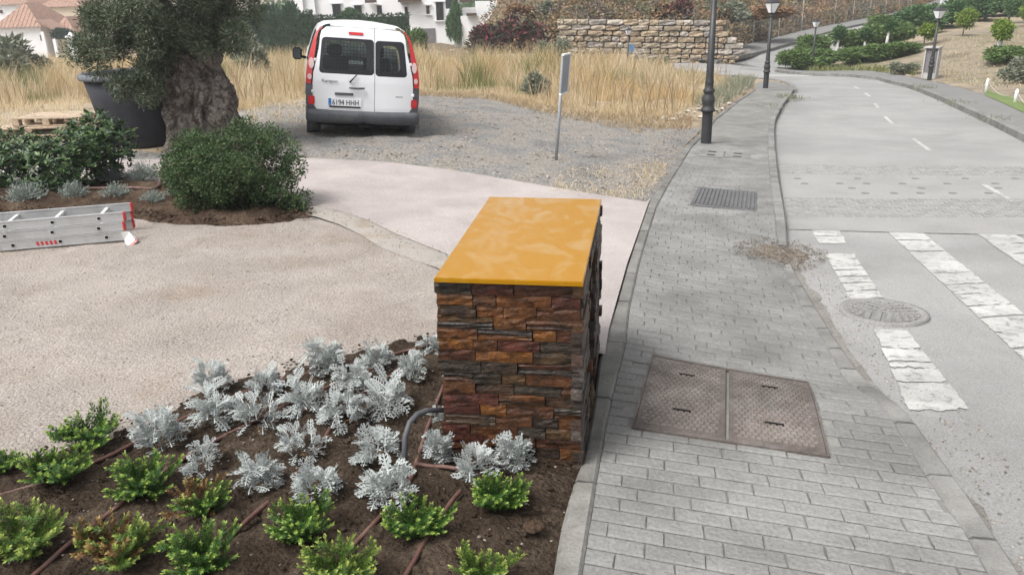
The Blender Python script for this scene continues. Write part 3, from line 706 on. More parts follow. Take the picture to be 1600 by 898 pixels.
def brick_geo(qa_, qb_, ta, tb):
    e = .0085
    wd = np.linalg.norm(sw((qa_ + qb_) / 2, 1.0)[0, :2] - sw((qa_ + qb_) / 2, 0.0)[0, :2])
    et = .0042 / wd
    qv = np.array([qa_, qa_, qb_, qb_]); tv = np.array([ta, tb, tb, ta])
    jq = rng.uniform(-.004, .004, 4); jt = rng.uniform(-.004, .004, 4)
    qv = qv + SKEW * (.5 - tv)
    sq = np.array([1, 1, -1, -1]); st = np.array([1, -1, -1, 1])
    lo = sw(qv + sq * e * .5, tv + st * et * .5); hi = sw(qv + sq * e * 1.6 + jq, tv + st * et * 1.6 + jt)
    lo[:, 2] -= .02; hi[:, 2] += rng.uniform(-.001, .002)
    mid = sw(qv + sq * e * .5, tv + st * et * .5); mid[:, 2] -= .005
    Vb = np.vstack([lo, mid, hi])
    Fb = [(8, 9, 10, 11)] + [(4 + i, 4 + (i + 1) % 4, 8 + (i + 1) % 4, 8 + i) for i in range(4)] + [(i, (i + 1) % 4, 4 + (i + 1) % 4, 4 + i) for i in range(4)]
    return Vb, Fb
bricks = []
q = Q0 + .12; row = 0
while q < min(Q1, 15.5):
    h = .099
    width = np.linalg.norm(sw(q, 1.0)[0, :2] - sw(q, 0.0)[0, :2]); bl = .232 / width
    t = -bl * (0.5 if row % 2 else 0.0) - (.18 if row % 3 == 0 else 0) * bl
    while t < .995:
        a, b = max(t, 0.0), min(t + bl, 1.0)
        if b - a > .12 * bl:
            cc = sw(q + h / 2 + SKEW * (.5 - (a + b) / 2), (a + b) / 2)
            if not any(inpoly(cc, c)[0] for c in cov.values()): bricks.append((q, q + h, a, b))
        t += bl
    q += h; row += 1
def seen(b):
    p = sw(b[0], (b[2] + b[3]) / 2)[0] - CAMP
    z = p @ nF; x = 800 + FPX * (p @ nR) / z; y = 449 - FPX * (p @ nU) / z
    return (0 < x < 1600) and (0 < y < 905)
bricks.sort(key=lambda b: (not seen(b), b[0]))
for b in bricks[:300]:
    Vb, Fb = brick_geo(*b)
    cpt = Vb[8:12].mean(0); cpt[2] = Vb[8:12, 2].min()
    link('paver', mesh_data('paver', Vb - cpt, Fb, M['brick']), pavement, tuple(cpt))
mb = MB()
for b in bricks[300:]: mb.add(*brick_geo(*b))
mb.build('far_pavers', M['brick'], pavement)['kind'] = 'stuff'

def stones(name, parent, ra, rb, cuts, zfun, thick, mat, gap=.010, side=.014):
    for q0, q1 in zip(cuts[:-1], cuts[1:]):
        n = max(2, int((q1 - q0) / .15) + 1)
        qq = np.linspace(q0 + gap, q1 - gap, n)
        A, B = at(ra, qq), at(rb, qq)
        za, zb = zfun(qq, A, 0), zfun(qq, B, 1)
        dd = (B - A) / np.linalg.norm(B - A, axis=1)[:, None]
        ch = side
        rows = [np.c_[A, za - thick], np.c_[A, za - ch], np.c_[A + dd * ch, za], np.c_[B - dd * ch, zb], np.c_[B, zb - ch], np.c_[B, zb - thick]]
        rows[2][:, 2] += rng.uniform(-.003, .003); rows[3][:, 2] += rng.uniform(-.003, .003)
        Vv = np.vstack(rows); c0 = Vv.mean(0)
        Fv = [(r * n + j, (r + 1) * n + j, (r + 1) * n + j + 1, r * n + j + 1) for r in range(5) for j in range(n - 1)]
        Fv += [tuple(r * n for r in range(6))[::-1], tuple(r * n + n - 1 for r in range(6))]
        link(name, mesh_data(name, Vv - c0, Fv, mat), parent, tuple(c0))
edging = thing('pavement_edging', 'concrete edging stones along the inner side of the brick pavement', 'edging', (0, 0, 0)); edging['kind'] = 'structure'
cuts = [Q0]
while cuts[-1] < Q1 - 1.1: cuts.append(cuts[-1] + random.uniform(.75, .95))
cuts.append(Q1)
stones('edging_stone', edging, _RL, _RB, cuts, lambda q, P, s: G(P[:, 0], P[:, 1]) + .012, .14, M['edging'])
kerb = thing('kerb', 'concrete kerb stones between pavement and road', 'kerb', (0, 0, 0)); kerb['kind'] = 'structure'
def zk(q, P, s): return G(P[:, 0], P[:, 1]) + dip(q, np.ones(len(q))) + .006
gap0, gap1 = qof(1232, 398), qof(1228, 372)
cuts = [Q0]
for px, py in ((1561, 845), (1490, 745), (1430, 662), (1365, 592), (1340, 556), (1318, 525), (1296, 495), (1272, 462), (1255, 432)): cuts.append(qof(px, py))
cuts = sorted(c for c in cuts if c < gap0 - .15) + [gap0]
stones('kerb_stone', kerb, _RI, _RO, cuts, zk, .2, M['kerb'])
cuts = [gap1]
while cuts[-1] < Q1 - 1.2: cuts.append(cuts[-1] + random.uniform(.85, 1.0))
cuts.append(Q1)
stones('kerb_stone', kerb, _RI, _RO, cuts, zk, .2, M['kerb'])
# rounded corner of the pavement at the junction
cpoly = np.vstack([at(_RL, [Q1]), PGs([(1182, 130), (1190, 127), (1216, 128), (1231, 133), (1238, 140)])[:, :2], at(_RO, [Q1])])
mb = MB(); V2, F2 = cdt(cpoly, .5)
o = tag(sheet('pavement_corner', cpoly, .5, M['walk'], lambda x, y: G(x, y) - .002), 'rounded grey pavement corner at the junction', kind='structure')
cl = densify(PGs([(1240, 140), (1239, 134), (1231, 129), (1216, 125), (1190, 122), (1160, 119), (1123, 117)])[:, :2], .7, False)
mb = MB()
for a, b in zip(cl[:-1], cl[1:]): mb.bar((*a, g1(*a) - .09), (*b, g1(*b) - .09), .2, .2)
o = mb.build('corner_kerb', M['kerb']); tag(o, 'curved kerb at the junction corner', kind='structure')
# far pavement on the right
fw = np.vstack([rk[:, :2], rf[::-1][:, :2]])
tag(sheet('far_pavement', fw, .5, M['walk'], lambda x, y: G(x, y) + .0), 'grey pavement on the far side of the road', kind='structure')
kd = densify(rk[:, :2], .95, False)
fk = thing('far_kerb', 'kerb stones along the far side of the road', 'kerb', (0, 0, 0)); fk['kind'] = 'structure'
for a, b in zip(kd[:-1], kd[1:]):
    if b[1] < 6: continue
    c0 = np.array([*(a + b) / 2, g1(*((a + b) / 2)) - .085]); mb = MB()
    mb.bar(np.array([*a, g1(*a) - .085]) * .995 + c0 * .005 - c0, np.array([*b, g1(*b) - .085]) * .995 + c0 * .005 - c0, .17, .19)
    mb.build('kerb_stone', M['kerb'], fk, loc=tuple(c0))
# pavement along the uphill street
ul = off_right(up_line, -.15); uu = off_right(up_line, -2.3)
tag(sheet('uphill_pavement', np.vstack([ul, uu[::-1]]), .8, M['walk'], lambda x, y: G(x, y) + .05), 'narrow pavement climbing beside the wire fence', kind='structure')
mb = MB()
for a, b in zip(up_line[:-1], up_line[1:]): mb.bar((*a, g1(*a) - .06), (*b, g1(*b) - .06), .2, .24)
tag(mb.build('uphill_kerb', M['kerb']), 'kerb of the uphill street', kind='structure')

# ------------------------------------------------------------------ covers in the pavement and road
def cover_base(c, rz_=0): return np.array([c[:, 0].mean(), c[:, 1].mean()])
def quad_pt(c, u, v): return c[0] * (1 - u) * (1 - v) + c[1] * u * (1 - v) + c[2] * u * v + c[3] * (1 - u) * v
def swg(P):
    P = np.atleast_2d(P)[:, :2]; q = P @ QD
    A, B = at(_RB, q), at(_RI, q)
    t = ((P - A) * (B - A)).sum(1) / ((B - A) ** 2).sum(1)
    return G(P[:, 0], P[:, 1]) + dip(q, t)
def plate(c, u0, u1, v0, v1, off, mat, name, parent, base, n=3):
    us_, vs_ = np.linspace(u0, u1, n), np.linspace(v0, v1, n)
    P = np.array([quad_pt(c, u, v) for v in vs_ for u in us_]); z = swg(P) + off
    V = np.c_[P, z]
    Fc = [(j * n + i, j * n + i + 1, (j + 1) * n + i + 1, (j + 1) * n + i)[::-1] for j in range(n - 1) for i in range(n - 1)]
    ring = [i for i in range(n)] + [j * n + n - 1 for j in range(1, n)] + [(n - 1) * n + i for i in range(n - 2, -1, -1)] + [j * n for j in range(n - 2, 0, -1)]
    V2 = np.vstack([V, V[ring] - [0, 0, .03]]); k = len(V)
    for i in range(len(ring)):
        j = (i + 1) % len(ring); Fc.append((ring[i], k + i, k + j, ring[j])[::-1])
    return link(name, mesh_data(name, V2 - base, Fc, mat), parent)
c = cov['double']; b0 = np.array([*cover_base(c), 0]); b0[2] = float(swg(b0[None])[0])
t = thing('utility_cover', 'reddish double rectangular utility cover in the brick pavement', 'utility cover', b0)
for (u0, u1) in ((0, .495), (.505, 1)):
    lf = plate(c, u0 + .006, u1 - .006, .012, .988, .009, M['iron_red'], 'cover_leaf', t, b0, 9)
    mb = MB()
    nu_, nv_ = 13, 24
    for j in range(nv_):
        for i in range(nu_):
            ua = u0 + .03 + (u1 - u0 - .06) * (i + .5 * (j % 2)) / nu_; ub = ua + (u1 - u0 - .06) / nu_ * .80
            va, vb = .05 + .90 * j / nv_, .05 + .90 * (j + .72) / nv_
            if ub > u1 - .025: continue
            q = np.array([quad_pt(c, *uv) for uv in ((ua, va), (ub, va), (ub, vb), (ua, vb))]); z = swg(q)
            qq = np.vstack([np.c_[q, z + .006], np.c_[q.mean(0) + (q - q.mean(0)) * .8, z + .014]]) - b0
            mb.add(qq, [(7, 6, 5, 4)] + [(i2, 4 + i2, 4 + (i2 + 1) % 4, (i2 + 1) % 4) for i2 in range(4)])
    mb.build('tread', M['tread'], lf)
    for v in (.24, .74):
        um = (u0 + u1) / 2
        plate(c, um - .05, um + .05, v - .008, v + .008, .0165, M['dark'], 'lifting_slot', lf, b0, 2)
for u0, u1, v0, v1 in ((-.008, .004, -.01, 1.01), (.996, 1.008, -.01, 1.01), (.004, .996, -.012, .008), (.004, .996, .992, 1.012)):
    plate(c, u0, u1, v0, v1, .013, M['iron_red'], 'cover_frame', t, b0, 9)
c = cov['ridged']; b0 = np.array([*cover_base(c), 0]); b0[2] = float(swg(b0[None])[0])
t = thing('ribbed_cover', 'grey ribbed rectangular drain cover in the pavement before the lamp post', 'utility cover', b0)
plate(c, 0, 1, 0, 1, .004, M['iron'], 'cover_plate', t, b0)
for k in range(15):
    plate(c, .03 + k * .064, .03 + k * .064 + .036, .07, .93, .016, M['iron'], 'rib', t, b0, 2)
c = cov['far']; b0 = np.array([*cover_base(c), 0]); b0[2] = float(swg(b0[None])[0])
t = thing('flat_cover', 'flat pair of square covers at the foot of the nearest lamp post', 'utility cover', b0)
for u0, u1 in ((0, .49), (.51, 1)):
    lf = plate(c, u0, u1, 0, 1, .006, M['kerb'], 'cover_leaf', t, b0)
    for v in (.3, .75): plate(c, (u0 + u1) / 2 - .08, (u0 + u1) / 2 + .08, v - .05, v + .05, .009, M['dark'], 'lifting_slot', lf, b0, 2)
mc = PG(1380, 490, -KERB); rr = np.linalg.norm(PG(1446, 490, -KERB)[:2] - mc[:2])
t = thing('manhole_cover', 'round dusty manhole cover set in the road across the first crossing stripe', 'manhole cover', (mc[0], mc[1], float(zroad(mc[:1], mc[1:2])[0]) + .010), rot=(math.atan((g1(mc[0], mc[1] + .3) - g1(mc[0], mc[1] - .3)) / .6), -math.atan((g1(mc[0] + .3, mc[1]) - g1(mc[0] - .3, mc[1])) / .6), 0))
mb = MB(); mb.lathe([(rr, -.03), (rr, .016), (rr - .03, .019), (rr - .045, .010), (.001, .010)], 48, cap=False); mb.build('ring', M['iron_road'], t, True)
mb = MB()
for ring_ in range(1, 8):
    R_ = ring_ * (rr - .06) / 7.6; n = int(R_ * 2 * math.pi / .075)
    for k in range(max(n, 4)):
        a = 2 * math.pi * k / max(n, 4); mb.box((R_ * math.cos(a), R_ * math.sin(a), .013), (.030, .05, .010), Matrix.Rotation(a, 3, 'Z'))
mb.build('tread', M['iron_road'], t)
# litter where the kerb is missing
dpoly = PGs([(1168, 379), (1190, 372), (1222, 371), (1240, 366), (1262, 374), (1276, 386), (1255, 396), (1228, 396), (1200, 393), (1178, 389)])[:, :2]
dpoly = densify(dpoly, .07); dpoly += rng.uniform(-.06, .06, dpoly.shape)
efd = edge_fade(dpoly, .2)
q_lit = float(dpoly.mean(0) @ QD)
def zlit(x, y):
    P = np.c_[x, y]; base = np.maximum(zroad(x, y), swg(P) - .02 * 0) * 1.0
    inside = (P @ QD) * 0
    A, B = at(_RO, P @ QD), at(_RI, P @ QD)
    t_ = np.clip(((P - B) * (A - B)).sum(1) / ((A - B) ** 2).sum(1), 0, 1)
    base = swg(P) * (1 - t_) + zroad(x, y) * t_
    return base + .004 + efd(x, y) * (.014 + rng.uniform(-.012, .016, len(x)))
_dc = dpoly.mean(0); dpoly_big = _dc + (dpoly - _dc) * 1.45; dpoly = _dc + (dpoly - _dc) * .86; efd = edge_fade(dpoly, .2)
tag(sheet('leaf_litter', dpoly, .04, M['debris'], zlit, bstep=.05), 'brown heap of leaf litter where a kerb stone is missing', 'litter', kind='stuff')

# ------------------------------------------------------------------ the stone plinth
pA = PG(908, 733); ztop = float(PD(904, 441, pA[1])[2])
def onz(px, py, z):
    d = ray(px, py); return CAMP + d * ((z - CAM_H) / d[2])
T = [onz(678, 434, ztop)[:2], onz(911, 441, ztop)[:2], onz(940, 311, ztop)[:2], onz(765, 307, ztop)[:2]]      # slab: near left, near right, far right, far left
pc = np.mean(T, axis=0); pb = np.array([pc[0], pc[1], g1(*pc)])
t = thing('stone_plinth', 'low ledge-stone clad plinth with a glossy amber top slab beside the pavement', 'plinth', pb)
H0 = ztop - pb[2]
mb = MB(); loc = [p - pb[:2] for p in T]
cen = np.mean(loc, axis=0)
ins = [p + (cen - p) * .008 for p in loc]
mb.prism(loc, H0 - .020, H0 - .003)
s0 = len(mb.v); mb.prism(ins, H0 - .004, H0)
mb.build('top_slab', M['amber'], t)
# wall core, set in, with an open bay in the side that faces the pavement
n_in = [p + (cen - p) / np.linalg.norm(cen - p) * .055 for p in loc]
nl, nr, fr_, fl = n_in
def lerp(a, b, f): return a + (b - a) * f
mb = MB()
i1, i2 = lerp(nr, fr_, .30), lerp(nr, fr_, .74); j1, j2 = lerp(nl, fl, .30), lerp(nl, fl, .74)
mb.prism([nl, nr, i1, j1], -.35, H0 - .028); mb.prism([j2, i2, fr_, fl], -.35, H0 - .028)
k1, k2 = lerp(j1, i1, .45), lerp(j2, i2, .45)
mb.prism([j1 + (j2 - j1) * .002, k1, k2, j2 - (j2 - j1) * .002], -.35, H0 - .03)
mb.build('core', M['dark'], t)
protos = []
for k in range(7):
    b = MB(); b.box((0, 0, 0), (1, 1, 1), bev=.0)
    bm = bmesh.new(); me0 = b.data('ledge', M['stone']); bm.from_mesh(me0)
    bmesh.ops.subdivide_edges(bm, edges=bm.edges[:], cuts=2, use_grid_fill=True)
    rr_ = random.Random(k)
    for v in bm.verts:
        ax = sum(1 for q_ in v.co if abs(abs(q_) - .5) < 1e-4)
        if v.co.y < 0: v.co.y += rr_.uniform(-.08, .06)
        if ax >= 2: v.co *= .99
        v.co.z += rr_.uniform(-.02, .02)
    bm.to_mesh(me0); bm.free(); protos.append(me0)
protos_e = []
for p in protos:
    q = p.copy(); q.materials.clear(); q.materials.append(M['edge_stone']); protos_e.append(q)
COURSES = 18
def clad(a, b, nout, lens, pr, zlo, depth=.05, proud=0.0):
    """courses of ledge stones on the face from a to b (plan), nout pointing out"""
    d = b - a; Ln = np.linalg.norm(d); d = d / Ln
    ang = math.atan2(d[1], d[0])
    hh = (H0 - .028 - zlo) / COURSES
    z = zlo
    for r in range(COURSES):
        x = -.02 + (random.uniform(-.02, .012)); k = 0
        while x < Ln + .004:
            w = random.uniform(*lens)
            if x + w > Ln - .05: w = Ln + random.uniform(.004, .02) - x
            if w < .03: break
            two = random.random() < .12 and w > .12
            for s in range(2 if two else 1):
                h_ = hh / (2 if two else 1)
                pz = z + h_ * (s + .5)
                pr_ = proud + random.uniform(-.006, .008)
                c0 = a + d * (x + w / 2) + nout * (pr_ - depth / 2 + .02)
                o = link('ledge_stone', random.choice(pr), t, (float(c0[0]), float(c0[1]), float(pz)), (0, 0, ang), (w - .002, depth, h_ - .0015))
            x += w; k += 1
        z += hh
def nrm(a, b):
    d = (b - a) / np.linalg.norm(b - a); return np.array([d[1], -d[0]])
lens = (.10, .27)
clad(nl, nr, nrm(nl, nr), lens, protos, -.05)
clad(nr, i1, nrm(nr, i1), (.16, .36), protos_e, -.05)
clad(i2, fr_, nrm(i2, fr_), (.16, .4), protos_e, -.12)
clad(i1, lerp(i1, j1, .55), nrm(i1, j1), (.14, .3), protos, -.08)
clad(lerp(j2, i2, .45), i2, nrm(j2, i2), (.14, .3), protos, -.1)
clad(fr_, fl, nrm(fr_, fl), (.2, .35), protos, -.12)
clad(fl, nl, nrm(fl, nl), (.2, .45), protos, -.08)
# lintel over the bay
for k in range(4):
    c0 = lerp(i1, i2, (k + .5) / 4); dd = i2 - i1
    link('ledge_stone', random.choice(protos_e), t, (float(c0[0]), float(c0[1]), H0 - .06), (0, 0, math.atan2(dd[1], dd[0])), (np.linalg.norm(dd) / 4 - .004, .06, .055))

# ------------------------------------------------------------------ bedding plants
def frame(d):
    d = Vector(d).normalized(); x = d.cross(Vector((0, 0, 1)))
    if x.length < .05: x = Vector((1, 0, 0))
    x.normalize(); return d, x, x.cross(d)
def lobed_leaf(V, Fc, base, d, L_, wd, droop, r, nl_=6):
    """a deeply cut leaf: a midrib strip with paired lobes, each lobe split at its tip"""
    d, x, n = frame(d)
    pts = []
    tw = r.uniform(-.5, .5); x = (x * math.cos(tw) + n * math.sin(tw)); n = x.cross(d)
    p = Vector(base); dd = Vector(d)
    N_ = nl_ + 2
    for i in range(N_):
        pts.append((p.copy(), dd.copy())); p = p + dd * (L_ / N_); dd = (dd + Vector((0, 0, -droop / N_)) ).normalized()
    b = len(V)
    for i, (q, e) in enumerate(pts):
        w = L_ * .035 * (1 - .5 * i / N_)
        V.append(q - x * w); V.append(q + x * w)
    Fc += [(b + 2 * i, b + 2 * i + 1, b + 2 * i + 3, b + 2 * i + 2) for i in range(N_ - 1)]
    for i in range(2, N_):
        q, e = pts[i]
        f = math.sin(math.pi * min(1, (i - .6) / (N_ - .4)))
        l_ = wd * (.35 + .75 * f)
        for s in (-1, 1):
            ld = (x * s * .8 + e * .62 + n * r.uniform(-.1, .4)).normalized()
            side = ld.cross(n).normalized() * (l_ * .105)
            k = len(V)
            m_ = q + ld * l_ * .55
            V += [q - side * .6, q + side * .6, m_ + side * .9, m_ - side * .9]
            Fc.append((k, k + 1, k + 2, k + 3))
            for ss in (-1, 0, 1):
                td = (ld + side.normalized() * ss * .75).normalized(); k2 = len(V)
                sd_ = td.cross(n).normalized() * l_ * .085
                V += [m_ - sd_, m_ + sd_, m_ + td * l_ * .45 + sd_ * .75, m_ + td * l_ * .45 - sd_ * .75]
                Fc.append((k2, k2 + 1, k2 + 2, k2 + 3))
    q, e = pts[-1]; k = len(V)
    V += [q - x * wd * .12, q + x * wd * .12, q + e * L_ * .16 + x * wd * .1, q + e * L_ * .16 - x * wd * .1]; Fc.append((k, k + 1, k + 2, k + 3))
def miller_mesh(seed, n, up, L_=.098):
    r = random.Random(seed); V, Fc = [], []
    ns = r.randint(4, 6)
    stems = []
    for k in range(ns):
        a = 2 * math.pi * k / ns + r.uniform(-.4, .4); stems.append((a, r.uniform(.015, .065), r.uniform(.04, .13) * up))
    for i in range(n):
        a0, rd, hh = r.choice(stems)
        base = Vector((math.cos(a0) * rd, math.sin(a0) * rd, .02 + hh * r.random()))
        a = a0 + r.uniform(-1.5, 1.5); el = r.uniform(-.05, 1.35)
        d = Vector((math.cos(a) * math.cos(el), math.sin(a) * math.cos(el), math.sin(el) * up))
        s = r.uniform(.65, 1.15)
        lobed_leaf(V, Fc, base, d, L_ * s, .027 * s, r.uniform(.3, 1.2), r, r.choice((4, 5, 6)))
    nf = len(Fc)
    for i in range(r.randint(2, 5)):
        a = r.uniform(0, 6.28); lobed_leaf(V, Fc, Vector((0, 0, .015)), Vector((math.cos(a), math.sin(a), .05)), L_ * .8, .02, .8, r, 4)
    me = mesh_data('dusty_miller', V, Fc, M['silver']); me.materials.append(M['yew_dry'])
    me.polygons.foreach_set('material_index', [0] * nf + [1] * (len(Fc) - nf))
    return me
stem_mat = M['twig']
millers = [miller_mesh(11, 78, 1.0), miller_mesh(12, 90, 1.3), miller_mesh(13, 74, .85), miller_mesh(14, 86, 1.05), miller_mesh(15, 58, .9), miller_mesh(16, 70, 1.1, .11), miller_mesh(17, 95, 1.2, .088), miller_mesh(18, 64, .75, .105), miller_mesh(19, 82, 1.15, .094), miller_mesh(20, 50, 1.0, .104)]
DM = [(677, 556, 42, 4, 'dusty miller plant half hidden behind the left corner of the plinth'),
      (648, 600, 60, 1, 'tall dusty miller with an upright shoot just left of the plinth'),
      (588, 580, 58, 2, 'dusty miller on the gravel edge between the tallest clump and the plinth'),
      (508, 592, 74, 1, 'tallest dusty miller clump at the gravel edge of the bed'),
      (550, 610, 66, 3, 'dusty miller right behind the centre of the silver planting, next to the tallest clump'),
      (607, 652, 82, 0, 'broad grey-green dusty miller below the plant beside the plinth'),
      (536, 672, 82, 3, 'large dense dusty miller in the middle of the silver planting'),
      (474, 648, 72, 0, 'dusty miller with drooping lower leaves left of the central one'),
      (412, 622, 60, 2, 'dusty miller at the gravel edge with brown dead leaves at its right foot'),
      (404, 674, 72, 4, 'spreading dusty miller with open arms below the gravel-edge pair'),
      (334, 618, 60, 1, 'dusty miller at the gravel edge behind the one with a green weed'),
      (328, 666, 74, 0, 'dusty miller with a small green weed leaf in its middle'),
      (258, 708, 80, 1, 'leftmost tall dusty miller standing over the outer drip pipe'),
      (322, 738, 58, 4, 'smallest dusty miller, beside the second drip pipe and a brown yew'),
      (402, 772, 82, 3, 'dusty miller in front of the partly brown yew'),
      (472, 716, 72, 4, 'curly leaved dusty miller lying over the third drip pipe'),
      (492, 782, 84, 0, 'dusty miller directly behind a green yew on the third drip pipe'),
      (586, 722, 100, 2, 'widest dusty miller, left of the grey conduit'),
      (606, 790, 94, 0, 'dusty miller at the foot of the grey conduit'),
      (682, 726, 66, 1, 'dusty miller between the grey conduit and the plinth face'),
      (745, 752, 82, 4, 'low dusty miller in front of the plinth face, left of the taller one'),
      (806, 736, 80, 1, 'upright dusty miller against the right half of the plinth face'),
      (688, 664, 34, 4, 'small dusty miller squeezed against the lower left edge of the plinth')]
def bed_at(px, py):
    p = PG(px, py, .03); return p
for i, (px, py, w, k, lab) in enumerate(DM):
    p = bed_at(px, py - 6); d = np.linalg.norm(p - CAMP)
    s = (w * d / FPX) / .262 * random.uniform(.93, 1.06)
    o = link('dusty_miller', millers[k if i % 2 == 0 else 5 + k], None, (p[0], p[1], p[2] - .005), (random.uniform(-.12, .12), random.uniform(-.12, .12), random.uniform(0, 6.28)), (s * random.uniform(.92, 1.08), s * random.uniform(.92, 1.08), s * random.uniform(.95, 1.15)))
    tag(o, lab, 'plant', 'silver plants in the foreground bed')
def yew_mesh(seed, nsh, mats=None, dryfrac=0.0, H=.17):
    """spreading shoots set with short needles, paler towards the tips"""
    r = random.Random(seed); V, Fc, A, MI = [], [], [], []
    def shoot(p, d, L_, dry, lvl):
        n = int(L_ / .0042); dd = Vector(d).normalized(); q = Vector(p)
        side_pts = []
        for i in range(n):
            f = i / n
            q = q + dd * .0042; dd = (dd + Vector((r.uniform(-.04, .04), r.uniform(-.04, .04), .015))).normalized()
            _, x, nn = frame(dd)
            for s in range(2):
                a = (i * 2.4 + s * math.pi) + r.uniform(-.5, .5)
                o_ = x * math.cos(a) + nn * math.sin(a)
                ld = (o_ * .85 + dd * (.45 + .8 * f * f)).normalized()
                ln = .0235 * (1 - .35 * f) * r.uniform(.8, 1.15)
                sd_ = ld.cross(dd)
                if sd_.length < .01: continue
                sd_ = sd_.normalized() * .0036
                k = len(V); V.extend([q, q + ld * ln * .5 + sd_, q + ld * ln, q + ld * ln * .5 - sd_]); Fc.append((k, k + 1, k + 2, k + 3))
                tp = max(0, (f - .70) / .30) * (.85 if lvl else .7); A.extend([tp] * 4); MI.append(1 if dry else 0)
            if lvl < 2 and i % 6 == 4 and f < .8 and r.random() < .75:
                side_pts.append((q.copy(), dd.copy(), f))
        for q_, d_, f in side_pts:
            _, x, nn = frame(d_)
            sgn = r.choice((-1, 1))
            shoot(q_, d_ * .75 + x * sgn * .75 + nn * r.uniform(-.2, .5), L_ * (.55 - .25 * f) * r.uniform(.7, 1.1), dry if r.random() < .8 else not dry and dryfrac > 0, lvl + 1)
    for k in range(nsh):
        a = 2 * math.pi * k / nsh * 2.0 + r.uniform(-.35, .35)
        el = r.uniform(.12, .95)
        dry = False
        if dryfrac: dry = (math.cos(a - 2.6) > 1 - 2 * dryfrac)
        shoot((r.uniform(-.02, .02), r.uniform(-.02, .02), .02 + r.uniform(0, .05)), (math.cos(a) * math.cos(el), math.sin(a) * math.cos(el), math.sin(el)), H * r.uniform(.7, 1.1), dry, 1)
    me = mesh_data('yew', V, Fc, mats[0], attr=A)
    if len(mats) > 1:
        me.materials.append(mats[1]); me.polygons.foreach_set('material_index', MI)
    return me
yews = [yew_mesh(21, 24, [M['yew']]), yew_mesh(22, 26, [M['yew']]), yew_mesh(23, 24, [M['yew_pale']]), yew_mesh(24, 24, [M['yew'], M['yew_dry']], .55), yew_mesh(25, 26, [M['yew_pale'], M['yew_dry']], .72), yew_mesh(26, 22, [M['yew']]), yew_mesh(27, 28, [M['yew']], H=.15), yew_mesh(28, 22, [M['yew_pale']], H=.19)]
YW = [(145, 706, 112, 0, 'green yew nearest the gravel, left of the silver planting'), (6, 748, 76, 1, 'green yew cut by the left edge of the picture above the outer drip pipe'),
      (92, 766, 116, 1, 'green yew sitting on the outer drip pipe'), (230, 786, 124, 0, 'green yew on the second drip pipe, left of a browned one'),
      (316, 816, 112, 3, 'half browned yew between the second and third drip pipes'), (38, 872, 136, 2, 'pale green yew in the lower left corner'),
      (190, 890, 134, 4, 'mostly brown dried yew at the lower edge beside the second drip pipe'), (322, 905, 136, 0, 'green yew at the lower edge over the end of the third drip pipe'),
      (472, 852, 130, 1, 'bright green yew below the silver plants, right of the third drip pipe'), (530, 920, 130, 2, 'light green yew at the lower edge between two drip pipes'),
      (650, 846, 132, 0, 'bright green yew over the fifth drip pipe in front of the conduit'), (778, 806, 126, 1, 'green yew with a dry tip in front of the plinth'),
      (755, 925, 124, 2, 'pale pointed yew at the lower edge nearest the pavement')]
for iy, (px, py, w, k, lab) in enumerate(YW):
    if k < 3 and iy % 2: k = 5 + k
    p = bed_at(px, py - 10); d = np.linalg.norm(p - CAMP); s = (w * d / FPX) / .35
    o = link('yew', yews[k], None, (p[0], p[1], p[2] - .01), (0, 0, random.uniform(-.4, .4) if k in (3, 4) else random.uniform(0, 6.28)), (s * random.uniform(.92, 1.1), s * random.uniform(.92, 1.1), s * random.uniform(.72, .92)))
    tag(o, lab, 'plant', 'young yews in the foreground bed')
# drip pipes lying on the soil
def pipe(name, px, r, mat, lab, cat, off=.045, sub=4):
    P = PGs(px, .03)
    pts = []
    for i in range(len(P) - 1):
        p0, p1, p2, p3 = P[max(i - 1, 0)], P[i], P[i + 1], P[min(i + 2, len(P) - 1)]
        for j in range(sub):
            t_ = j / sub
            pts.append(.5 * ((2 * p1) + (-p0 + p2) * t_ + (2 * p0 - 5 * p1 + 4 * p2 - p3) * t_ ** 2 + (-p0 + 3 * p1 - 3 * p2 + p3) * t_ ** 3))
    pts.append(P[-1])
    pts = [(p[0], p[1], g1(p[0], p[1]) + off + .002 * math.sin(i * 1.1)) for i, p in enumerate(pts)]
    c0 = Vector(pts[len(pts) // 2]); mb = MB(); mb.tube([Vector(p) - c0 for p in pts], r, 8)
    return tag(mb.build(name, mat, None, True, tuple(c0)), lab, cat)
pipe('drip_pipe', [(-60, 795), (45, 765), (140, 730), (222, 690), (320, 642), (435, 598), (530, 576), (640, 550), (688, 536)], .0105, M['pipe'], 'outermost brown drip pipe along the gravel edge of the bed', 'pipe')
pipe('drip_pipe', [(20, 935), (62, 896), (120, 846), (195, 788), (275, 728), (365, 678), (450, 636), (540, 596), (610, 572)], .0105, M['pipe'], 'second brown drip pipe from the gravel, under the small silver plant', 'pipe')
pipe('drip_pipe', [(300, 905), (345, 858), (400, 806), (455, 756), (500, 700), (530, 655), (575, 612), (640, 575)], .0105, M['pipe'], 'third brown drip pipe, between the green yew and the half browned one', 'pipe')
pipe('drip_pipe', [(520, 892), (560, 848), (600, 806), (640, 756), (652, 722), (672, 662), (693, 606)], .0105, M['pipe'], 'brown drip pipe running past the foot of the grey conduit', 'pipe')
pipe('drip_pipe', [(628, 915), (645, 885), (666, 846), (700, 796), (720, 770)], .0105, M['pipe'], 'short brown drip pipe under the yew nearest the plinth', 'pipe')
pipe('branch_pipe', [(649, 732), (670, 734), (700, 737), (740, 741)], .010, M['pipe'], 'short brown branch pipe joining the drip pipe by the conduit', 'pipe', off=.055)
a = PG(633, 742, .03); yv = a[1]
